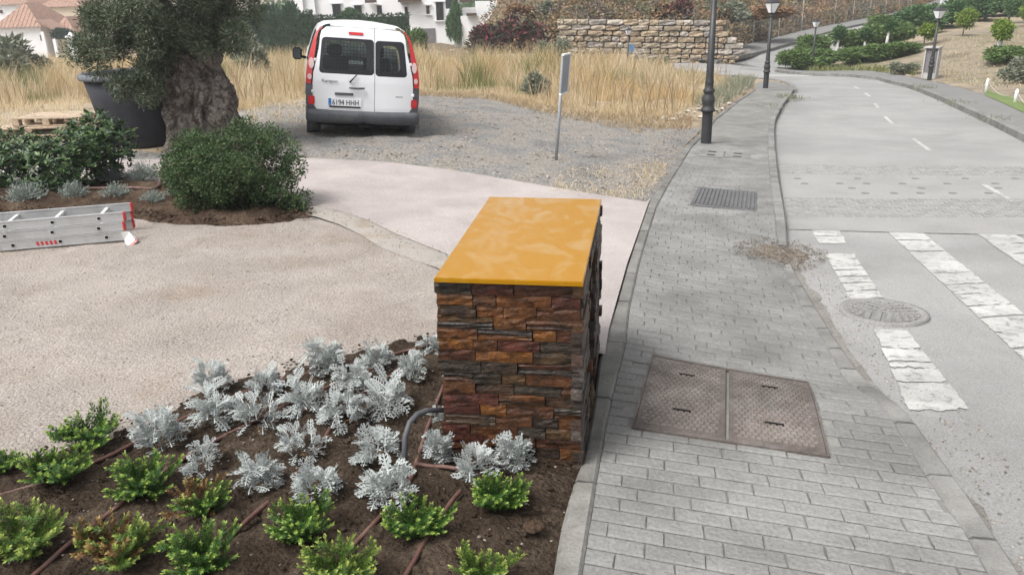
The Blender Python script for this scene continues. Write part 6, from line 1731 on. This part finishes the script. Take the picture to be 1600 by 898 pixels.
# lollipop trees
def small_tree(px, base, cy, r, Y, lab, kind, white, tw_):
    p = PD(px[0], base, Y); gz_ = g1(p[0], p[1]); k = Y / FPX
    t = thing('young_tree', lab, 'tree', (p[0], p[1], gz_), 0, 'young round-headed trees on the slope')
    hc = (PD(px[1], cy, Y)[2] - gz_); R_ = r * k; dx = (px[1] - px[0]) * k
    mb = MB(); mb.tube([(0, 0, -.1), (dx * .2, 0, hc * .5), (dx * .8, 0, hc)], [tw_, tw_ * .85, tw_ * .5], 8)
    mb.build('trunk', M['whitewash'] if white else M['twig'], t, True)
    mb = MB()
    cl = clumpset(18, (dx, 0, hc), (R_ * .72, R_ * .72, R_ * .62), (R_ * .28, R_ * .45), int(px[0]))
    branches(mb, (dx * .6, 0, hc * .8), cl, .03, 8, int(px[0])); mb.build('limb', M['twig'], t)
    V, Fc = leaf_cloud(1900, cl, .17, .08, int(px[0]) + 1, shell=.4); link('crown', mesh_data('crown', V, Fc, M[kind]), t)
for a in (((1307, 1309), 84, 52, 11, 51, 'leftmost young tree with whitewashed trunk behind the roadside hedge', 'treeleaf', True, .10), ((1349, 1350), 86, 54, 10, 49.5, 'second young tree with whitewashed trunk behind the hedge', 'treeleaf', True, .09), ((1383, 1386), 84, 42, 9, 48, 'tall thin young tree with whitewashed trunk at the end of the hedge', 'treeleaf', True, .10),
          ((1443, 1444), 72, 49, 14, 46, 'small lime green round tree just left of the right lamp post', 'limeleaf', False, .035), ((1503, 1506), 62, 29, 16, 52, 'lime green round tree in the middle of the slope', 'limeleaf', False, .04), ((1573, 1577), 44, 14, 18, 59, 'dark green round tree near the top right', 'treeleaf', False, .1),
          ((1556, 1559), 100, 48, 17, 38, 'nearest young tree with thick whitewashed trunk and lime crown', 'limeleaf', True, .13), ((1602, 1602), 40, 18, 12, 56, 'lime green tree cut off by the right edge', 'limeleaf', False, .05)): small_tree(*a)
# dry slope cover
M['slope'] = pmat('dry_slope', [(.13, .105, .075), (.19, .155, .11), (.24, .20, .15), (.15, .135, .085), (.20, .15, .10)], scale=.5, fine=.3, fscale=20, rough=.95, bump=.6, bscale=8)
slope_poly = np.vstack([PGs([(1425, 119), (1463, 127), (1526, 143), (1600, 171), (1850, 260), (2300, 300), (2300, 60), (1800, 20)])[:, :2], PGs([(1600, 30), (1520, 45), (1440, 60), (1400, 80), (1320, 92), (1240, 98), (1240, 107), (1325, 108), (1375, 112)])[:, :2]])
tag(sheet('dry_slope', slope_poly, .6, M['slope'], lambda x, y: G(x, y) + .05 * np.clip(dist_poly(np.c_[x, y], slope_poly) / 1.0, 0, 1) + .02 * wav(x, y, 3) * np.clip(dist_poly(np.c_[x, y], slope_poly) / 1.0, 0, 1) - .01), 'dry brown slope with young trees right of the road', kind='structure')
Pq = pxpts([(1470, 122), (1440, 75), (1600, 40), (1700, 40), (1700, 150), (1600, 140), (1530, 138)], 3500, .02)
blades(Pq, rng.uniform(.04, .25, len(Pq)), rng.uniform(.01, .02, len(Pq)), (.3, 1.2), M['sage'], 'slope_weeds', 'grey green weeds on the dry slope', 19)
Pq = pxpts([(1470, 122), (1440, 75), (1600, 40), (1700, 40), (1700, 150), (1600, 140), (1530, 138)], 7000)
blades(Pq, rng.uniform(.04, .20, len(Pq)), rng.uniform(.008, .018, len(Pq)), (.3, 1.6), M['straw'], 'slope_grass', 'thin dry grass on the slope right of the road', 9)
Pq = pxpts([(1240, 108), (1240, 100), (1425, 112), (1430, 119)], 900)
blades(Pq, rng.uniform(.1, .4, len(Pq)), rng.uniform(.02, .04, len(Pq)), (.2, .8), M['greengrass'], 'hedge_weeds', 'weeds at the foot of the roadside hedge', 10)
tag(sheet('lawn', lawn_poly, .5, M['lawn'], lambda x, y: G(x, y) + .012), 'small green lawn at the right edge beyond the pavement', kind='structure')
for px, y0, y1, lab in ((1540, 146, 124, 'left white rope post at the corner of the lawn'), (1586, 160, 141, 'right white rope post at the lawn'), (1640, 176, 155, 'white rope post just outside the picture')):
    if px > 1600: continue
    p = PG(px, y0); h_ = PD(px, y1, p[1])[2] - p[2]; mb = MB(); mb.lathe([(.045, -.1), (.045, h_ * .9), (.035, h_), (.01, h_ + .03)], 10); tag(mb.build('rope_post', M['signwhite'], None, True, tuple(p)), lab, 'post', 'white rope posts round the lawn')
a, b = PG(1540, 146), PG(1586, 160); c_ = PG(1640, 176); ha = PD(1540, 125, a[1])[2]; hb = PD(1586, 142, b[1])[2]
pts = []
for (A, za), (B, zb_) in (((a, ha), (b, hb)), ((b, hb), (c_, hb - .1))):
    for i in range(9): f = i / 8; pts.append(((A[0] + (B[0] - A[0]) * f), A[1] + (B[1] - A[1]) * f - .05, za + (zb_ - za) * f - .05 - .22 * 4 * f * (1 - f)))
mb = MB(); mb.tube([Vector(p_) - Vector(pts[0]) for p_ in pts], .011, 5); tag(mb.build('rope', M['rope'], None, True, pts[0]), 'slack pale rope hung between the white posts', 'rope')
# concrete meter box
p = PG(1452, 123); k = p[1] / FPX
t = thing('meter_box', 'pale concrete meter box with an open side on the far pavement', 'meter box', p, rz=-.75)
Hm = 45 * k; w_ = .50; d_ = .38
for nm, c0, dm in (('back_panel', (0, d_ / 2, Hm / 2), (w_, .05, Hm)), ('side_panel', (-w_ / 2, 0, Hm / 2), (.05, d_, Hm)), ('side_panel', (w_ / 2, 0, Hm / 2), (.05, d_, Hm)), ('cap', (0, 0, Hm + .02), (w_ + .10, d_ + .12, .06)), ('base', (0, 0, .12), (w_ - .05, d_ - .05, .24))):
    mb = MB(); mb.box(c0, dm); mb.build(nm, M['concrete'], t)
mb = MB(); mb.box((0, -d_ / 2 + .06, Hm * .57), (w_ - .08, .03, Hm * .75)); mb.build('door', M['greygate'], t)

# ------------------------------------------------------------------ houses
def wallbox(mb, x0, x1, y0, y1, z0, z1): mb.box(((x0 + x1) / 2, (y0 + y1) / 2, (z0 + z1) / 2), (x1 - x0, y1 - y0, z1 - z0))
def hip_roof(x0, x1, y0, y1, z, h, ov=.4):
    mb = MB(); x0 -= ov; x1 += ov; y0 -= ov; y1 += ov
    if (x1 - x0) >= (y1 - y0):
        d = (y1 - y0) / 2; r = [(x0 + d, (y0 + y1) / 2), (x1 - d, (y0 + y1) / 2)]
        V = [(x0, y0, z), (x1, y0, z), (x1, y1, z), (x0, y1, z), (*r[0], z + h), (*r[1], z + h)]; F_ = [(0, 1, 5, 4), (2, 3, 4, 5), (1, 2, 5), (3, 0, 4), (3, 2, 1, 0)]
    else:
        d = (x1 - x0) / 2; r = [((x0 + x1) / 2, y0 + d), ((x0 + x1) / 2, y1 - d)]
        V = [(x0, y0, z), (x1, y0, z), (x1, y1, z), (x0, y1, z), (*r[0], z + h), (*r[1], z + h)]; F_ = [(0, 1, 4), (1, 2, 5, 4), (2, 3, 5), (3, 0, 4, 5), (3, 2, 1, 0)]
    mb.add(V, F_)
    # tile ridges down the front and side slopes
    for fa in ((0, 1), (1, 2), (3, 0)):
        A, B = Vector(V[fa[0]]), Vector(V[fa[1]]); n = max(3, int((B - A).length / .45))
        R4, R5 = Vector(V[4]), Vector(V[5])
        for i in range(1, n):
            p0 = A.lerp(B, i / n); 
            inw = Vector((-(B - A).y, (B - A).x, 0)).normalized()
            # walk up until a hip or the ridge
            best = None
            for s in np.linspace(.05, 1, 40):
                q = p0 + inw * d * s
                zz_ = z + h * s
                lim = min((p0 - A).length, (B - p0).length) if len([1 for _ in (0,)]) else 9
                if (fa == (0, 1)) == ((x1 - x0) >= (y1 - y0)):
                    if s * d > lim + 1e-6: break
                else:
                    if s * d > lim + 1e-6: break
                best = (q, zz_)
            if best: mb.bar((p0.x, p0.y, z + .03), (best[0].x, best[0].y, best[1] + .03), .13, .035)
    return mb
def win(t, x, z, w, h, y, mat='pane', sill=True, grille=False, frame=True):
    mb = MB(); mb.box((x, y - .02, z + h / 2), (w, .10, h)); o = mb.build('window', M[mat], t)
    if sill: mb = MB(); mb.box((x, y - .09, z - .05), (w + .35, .22, .10)); mb.build('sill', M['white_wall'], o)
    if sill: mb = MB(); mb.box((x, y - .07, z + h + .09), (w + .3, .20, .12)); mb.build('lintel', M['white_wall'], o)
    if frame:
        mb = MB()
        for xx in (x - w / 2 + .04, x, x + w / 2 - .04): mb.box((xx, y - .085, z + h / 2), (.06, .03, h))
        for zz_ in (z + .04, z + h - .04): mb.box((x, y - .087, zz_), (w, .03, .06))
        mb.build('frame', M['shutter'], o)
    if grille:
        mb = MB(); 
        for i in range(5): mb.box((x - w / 2 + w * (i + .5) / 5, y - .16, z + h / 2), (.03, .03, h + .1))
        mb.build('grille', M['black'], o)
    return o
# white villa behind the van: local x along its front, built at Y = 80 m
YV = 80.0; kv = YV / FPX
def vx(px, py=40): return float(PD(px, py, YV)[0])
def vz(py, px=600): return float(PD(px, py, YV)[2])
ox = vx(600); gz0 = vz(74)
t = thing('villa', 'white two-storey villa with barred windows and a garage behind the dry grass', 'house', (ox, YV, gz0))
X = lambda px: vx(px) - ox
Z = lambda py, px=600: vz(py, px) - gz0
mb = MB(); wallbox(mb, X(496), X(642), 0, 9, -1, Z(-45)); mb.build('wall', M['white_wall'], t)
mb = MB(); wallbox(mb, X(642), X(714), -1.0, 8, -2, Z(-40)); mb.build('wall', M['white_wall'], t)
mb = MB(); wallbox(mb, X(600), X(642), -.55, 0, -1, Z(-45)); mb.build('wall', M['white_wall'], t)
for x0, x1, y0, y1, yy, gr in ((522, 535, 24, 5, 0, True), (556, 567, 26, 8, 0, True), (591, 614, 23, 9, 0, False), (635, 639.5, 25, 12, -.55, False), (669, 674, 24, 11, -1.0, False), (684, 695, 34, 6, -1.0, True)):
    win(t, (X(x0) + X(x1)) / 2, Z(y0), X(x1) - X(x0), Z(y1) - Z(y0), yy, grille=gr)
mb = MB(); mb.box(((X(654) + X(681)) / 2, -1.02, (Z(74) + Z(46)) / 2), (X(681) - X(654), .1, Z(46) - Z(74))); mb.build('garage_door', M['greygate'], t)
for x0, x1 in ((578, 592), (628, 662)):
    mb = MB(); mb.box(((X(x0) + X(x1)) / 2, -1.0, Z(2)), (X(x1) - X(x0), 1.6, .25)); mb.build('balcony_slab', M['shutter'], t)
mb = hip_roof(X(496), X(714), 0, 9, Z(-45), 2.2); mb.build('roof', M['rooftile'], t)
mb = MB(); wallbox(mb, X(479), X(496), -.3, .4, 0, Z(-30)); mb.build('pillar', M['white_wall'], t)
mb = MB(); wallbox(mb, X(465), X(479), -.6, .1, 0, Z(-30)); mb.build('pillar', M['white_wall'], t)
# stepped white garden walls right of the villa
t = thing('garden_wall', 'stepped white garden walls right of the villa running up to the flowering bush', 'wall', (vx(715), YV - 3, gz0))
ox2 = vx(715)
for x0, x1, ztop_, y0 in ((712, 722, -4, -.5), (722, 745, 15, -.2), (745, 770, 6, .6), (770, 800, 0, 1.2), (724, 800, 27, -1.4)):
    mb = MB(); wallbox(mb, vx(x0) - ox2, vx(x1) - ox2, y0, y0 + .5, -1.5, vz(ztop_) - gz0); mb.build('wall_section', M['white_wall'], t)
for x0, x1, zz_, y0 in ((724, 742, 4.5, -.8), (733, 748, 25, -1.7)):
    mb = MB(); mb.box(((vx(x0) + vx(x1)) / 2 - ox2, y0, vz(zz_) - gz0), (vx(x1) - vx(x0), .5, .22)); mb.build('coping', M['shutter'], t)
mb = MB(); arch = [(-.55, 0), (.55, 0), (.55, 1.0)] + [(.55 * math.cos(a), 1.0 + .55 * math.sin(a)) for a in np.linspace(.3, 2.84, 8)] + [(-.55, 1.0)]
mb.add([(x + vx(711) - ox2, -.62, z_ + vz(16) - gz0) for x, z_ in arch], [tuple(range(len(arch)))]); mb.build('arched_opening', M['pane'], t)
# climbing plant on the corner
put_bush('climber', bm_['treeleaf'][1], 712, 66, 20, 55, 76, 'slim climbing plant on the white wall corner beside the garage', 'climber')
put_bush('palm_bush', bm_['oleander'][0], 650, 76, 34, 40, 60, 'spiky palm-like bush between van and garage', 'bush')
put_bush('bush', bm_['treeleaf'][0], 546, 36, 26, 18, 78, 'small round bush under the villa windows', 'bush', z=1)
# clipped hedges
def hedge(px0, px1, ytop, ybot, Y, lab, th=1.2):
    a, b = PD(px0, ybot, Y), PD(px1, ybot, Y); zt = PD((px0 + px1) / 2, ytop, Y)[2]; zb_ = min(a[2], b[2])
    zb_ = min(zb_, g1((a[0] + b[0]) / 2, Y)) - .2
    t = thing('clipped_hedge', lab, 'hedge', ((a[0] + b[0]) / 2, Y, zb_), 0); w = b[0] - a[0]; h = zt - zb_
    n = int(w * h * 70 + w * th * 60); r = np.random.default_rng(int(px0))
    P = np.c_[r.uniform(-w / 2, w / 2, n), r.uniform(-th / 2, th / 2, n), r.uniform(0, h, n)]
    face = r.random(n)
    P[face < .65, 1] = -th / 2 + r.uniform(0, .15, (face < .65).sum()); P[face > .8, 2] = h - r.uniform(0, .12, (face > .8).sum())
    d = r.normal(size=(n, 3)) + [0, -.5, .3]; d /= np.linalg.norm(d, axis=1)[:, None]; s = np.cross(d, r.normal(size=(n, 3))); s /= np.linalg.norm(s, axis=1)[:, None]
    V = np.stack([P, P + d * .12 + s * .05, P + d * .24, P + d * .12 - s * .05], 1).reshape(-1, 3)
    link('foliage', mesh_data('foliage', V, [(4 * i, 4 * i + 1, 4 * i + 2, 4 * i + 3) for i in range(n)], M['hedge']), t)
    mb = MB(); mb.box((0, .05, h / 2 - .05), (w - .2, th * .7, h - .2)); mb.build('dense_core', M['hedge'], t)
hedge(412, 492, 19, 56, 62, 'dark clipped hedge left of the van below the villa'); hedge(488, 642, 24, 56, 66, 'long dark clipped hedge behind the van roof')
for i, (px, w, lab) in enumerate(((418, 50, 'dark tree behind the left hedge, next to the olive crown'), (448, 44, 'dark tree behind the hedge beside the white pillars'))):
    put_bush('dark_tree', bm_['hedge'][i], px, 44, w, 70, 72, lab, 'tree')
# houses at far left
def house(px0, px1, zt, YH, dep, lab, mat, roof_h, wins=(), ybase=80, shed=False):
    x0, x1 = float(PD(px0, 40, YH)[0]), float(PD(px1, 40, YH)[0]); z1 = float(PD((px0 + px1) / 2, zt, YH)[2]); zb_ = g1((x0 + x1) / 2, YH) - .5
    t = thing('house', lab, 'house', (x0, YH, zb_), 0, 'houses in the far left')
    mb = MB(); wallbox(mb, 0, x1 - x0, 0, dep, 0, z1 - zb_); mb.build('wall', M[mat], t)
    hip_roof(0, x1 - x0, 0, dep, z1 - zb_, roof_h).build('roof', M['rooftile'], t)
    for wx0, wx1, wy0, wy1 in wins:
        a = float(PD(wx0, 40, YH)[0]) - x0; b = float(PD(wx1, 40, YH)[0]) - x0; zl_ = float(PD(wx0, wy0, YH)[2]) - zb_; zh_ = float(PD(wx0, wy1, YH)[2]) - zb_
        win(t, (a + b) / 2, zl_, b - a, zh_ - zl_, 0, sill=False)
    return t
house(-40, 52, 8, 125, 9, 'tall white house with tiled roof at the far left edge', 'white_wall', 2.6, ((4, 9, 21, 16), (52, 54, 24, 18)))
house(-6, 62, 43, 98, 8, 'low white house with a hipped tiled roof before the taller one', 'white_wall', 2.7, ((59, 61.5, 64, 55),))
house(71, 135, 11, 120, 9, 'cream house with tiled roof beside the olive crown', 'cream_wall', 2.4, ())
house(57, 76, 17, 128, 8, 'narrow cream house link between the white and the cream house', 'cream_wall', 1.3, ((60, 74, 35, 26),))
house(84, 112, 50, 100, 7, 'small tiled outbuilding beside the white porch', 'cream_wall', 1.7, ())
# porch of the low house
xp0, xp1 = float(PD(63, 40, 97)[0]), float(PD(82, 40, 97)[0]); zp = float(PD(70, 44, 97)[2]); zb_ = g1(xp0, 97) - .4
t = thing('porch', 'small tiled porch on white columns against the low white house', 'porch', (xp0, 97, zb_))
mb = MB(); Lp = xp1 - xp0; mb.add([(-.2, -.4, zp - zb_ + .9), (Lp + .3, -.4, zp - zb_ - .2), (Lp + .3, 3, zp - zb_ - .2), (-.2, 3, zp - zb_ + .9), (-.2, -.4, zp - zb_ + .7), (Lp + .3, -.4, zp - zb_ - .4), (Lp + .3, 3, zp - zb_ - .4), (-.2, 3, zp - zb_ + .7)], [(0, 1, 2, 3), (7, 6, 5, 4), (0, 4, 5, 1), (1, 5, 6, 2), (2, 6, 7, 3), (3, 7, 4, 0)]); mb.build('roof', M['rooftile'], t)
for xx in (.1, Lp - .1):
    mb = MB(); mb.box((xx, 0, (zp - zb_) / 2 - .2), (.35, .35, zp - zb_ - .4)); mb.build('column', M['white_wall'], t)
put_bush('bush', bm_['hedge'][1], 101, 66, 26, 18, 88, 'dark round bush in front of the small outbuilding', 'bush', z=1)
p = PD(115, 78, 70); mb = MB(); gz_ = g1(p[0], p[1]); hp = PD(115, 58, 70)[2] - gz_; mb.box((0, 0, hp / 2), (.45, .45, hp)); mb.box((0, 0, hp), (.7, .7, .2), bev=.05); mb.lathe([(.3, hp + .1), (.05, hp + .4)], 4)
tag(mb.build('gate_pillar', M['white_wall'], None, False, (p[0], p[1], gz_)), 'white gate pillar with pointed cap beside the olive crown', 'pillar')
# parked car at the top of the uphill street
p = PD(1513, 8, 86); t = thing('parked_car', 'dark grey car parked at the top of the uphill street', 'car', (p[0], p[1], float(p[2])), rz=.30)
# body outline extruded across
o2 = [(-2.1, .35), (-2.15, .7), (-1.9, .92), (-1.2, 1.0), (-.6, 1.42), (.7, 1.46), (1.35, 1.02), (2.0, .88), (2.12, .6), (2.05, .35)]
mb = MB(); n = len(o2); V = [(x, s * (.86 if z < 1.05 else .68), z) for s in (-1, 1) for x, z in o2]; mb.add(V, [tuple(range(n)), tuple(range(n, 2 * n))[::-1]] + [(i, n + i, n + (i + 1) % n, (i + 1) % n) for i in range(n)]); mb.build('body', M['cargrey'], t)
for s in (-1, 1):
    mb = MB(); mb.add([(-1.05, s * .80, 1.02), (-.55, s * .70, 1.38), (.65, s * .70, 1.40), (1.15, s * .80, 1.03)], [(0, 1, 2, 3)]); mb.build('side_window', M['pane'], t)
    for x in (-1.35, 1.35):
        mb = MB(); mb.lathe([(.001, -.1), (.32, -.1), (.32, .1), (.001, .1)], 18, cap=False); w = mb.build('wheel', M['rubber'], t, False, (x, s * .80, .32), (math.pi / 2, 0, 0))
        mb = MB(); mb.lathe([(.001, -.115), (.2, -.11), (.2, .11), (.001, .115)], 14, cap=False); mb.build('rim', M['rim'], w)
p = PD(1474, 12, 84); mb = MB(); mb.box((0, 0, .9), (.9, .08, 1.4)); mb.box((-.3, 0, .1), (.08, .08, .4)); mb.box((.3, 0, .1), (.08, .08, .4)); tag(mb.build('white_board', M['signwhite'], None, False, (p[0], p[1], float(p[2]) - .05), (0, 0, .3)), 'white board standing behind the right lamp lantern', 'board')
# background beyond everything: wooded far slope
rr_ = np.random.default_rng(99)
cl = [(x, y, g1(x, y) + rr_.uniform(.5, 2.5), rr_.uniform(1.5, 3.5)) for x, y in zip(rr_.uniform(-120, 10, 160), rr_.uniform(140, 190, 160))]
V, Fc = leaf_cloud(14000, cl, 1.2, .6, 98, shell=.5); tag(link('far_trees', mesh_data('far_trees', V, Fc, M['treeleaf'])), 'far wooded slope behind the houses', None, None, 'stuff')

# ------------------------------------------------------------------ thin summer haze in the air
mt = bpy.data.materials.new('haze_air'); mt.use_nodes = True; nt = mt.node_tree; nt.nodes.clear()
out = nt.nodes.new('ShaderNodeOutputMaterial'); pv = nt.nodes.new('ShaderNodeVolumePrincipled')
pv.inputs['Color'].default_value = (.88, .90, .93, 1); pv.inputs['Density'].default_value = .0012; pv.inputs['Anisotropy'].default_value = .2
nt.links.new(pv.outputs[0], out.inputs['Volume'])
mb = MB(); mb.box((0, 205, 20), (1300, 470, 70))
tag(mb.build('haze', mt), 'thin pale haze over the whole place', None, None, 'stuff')
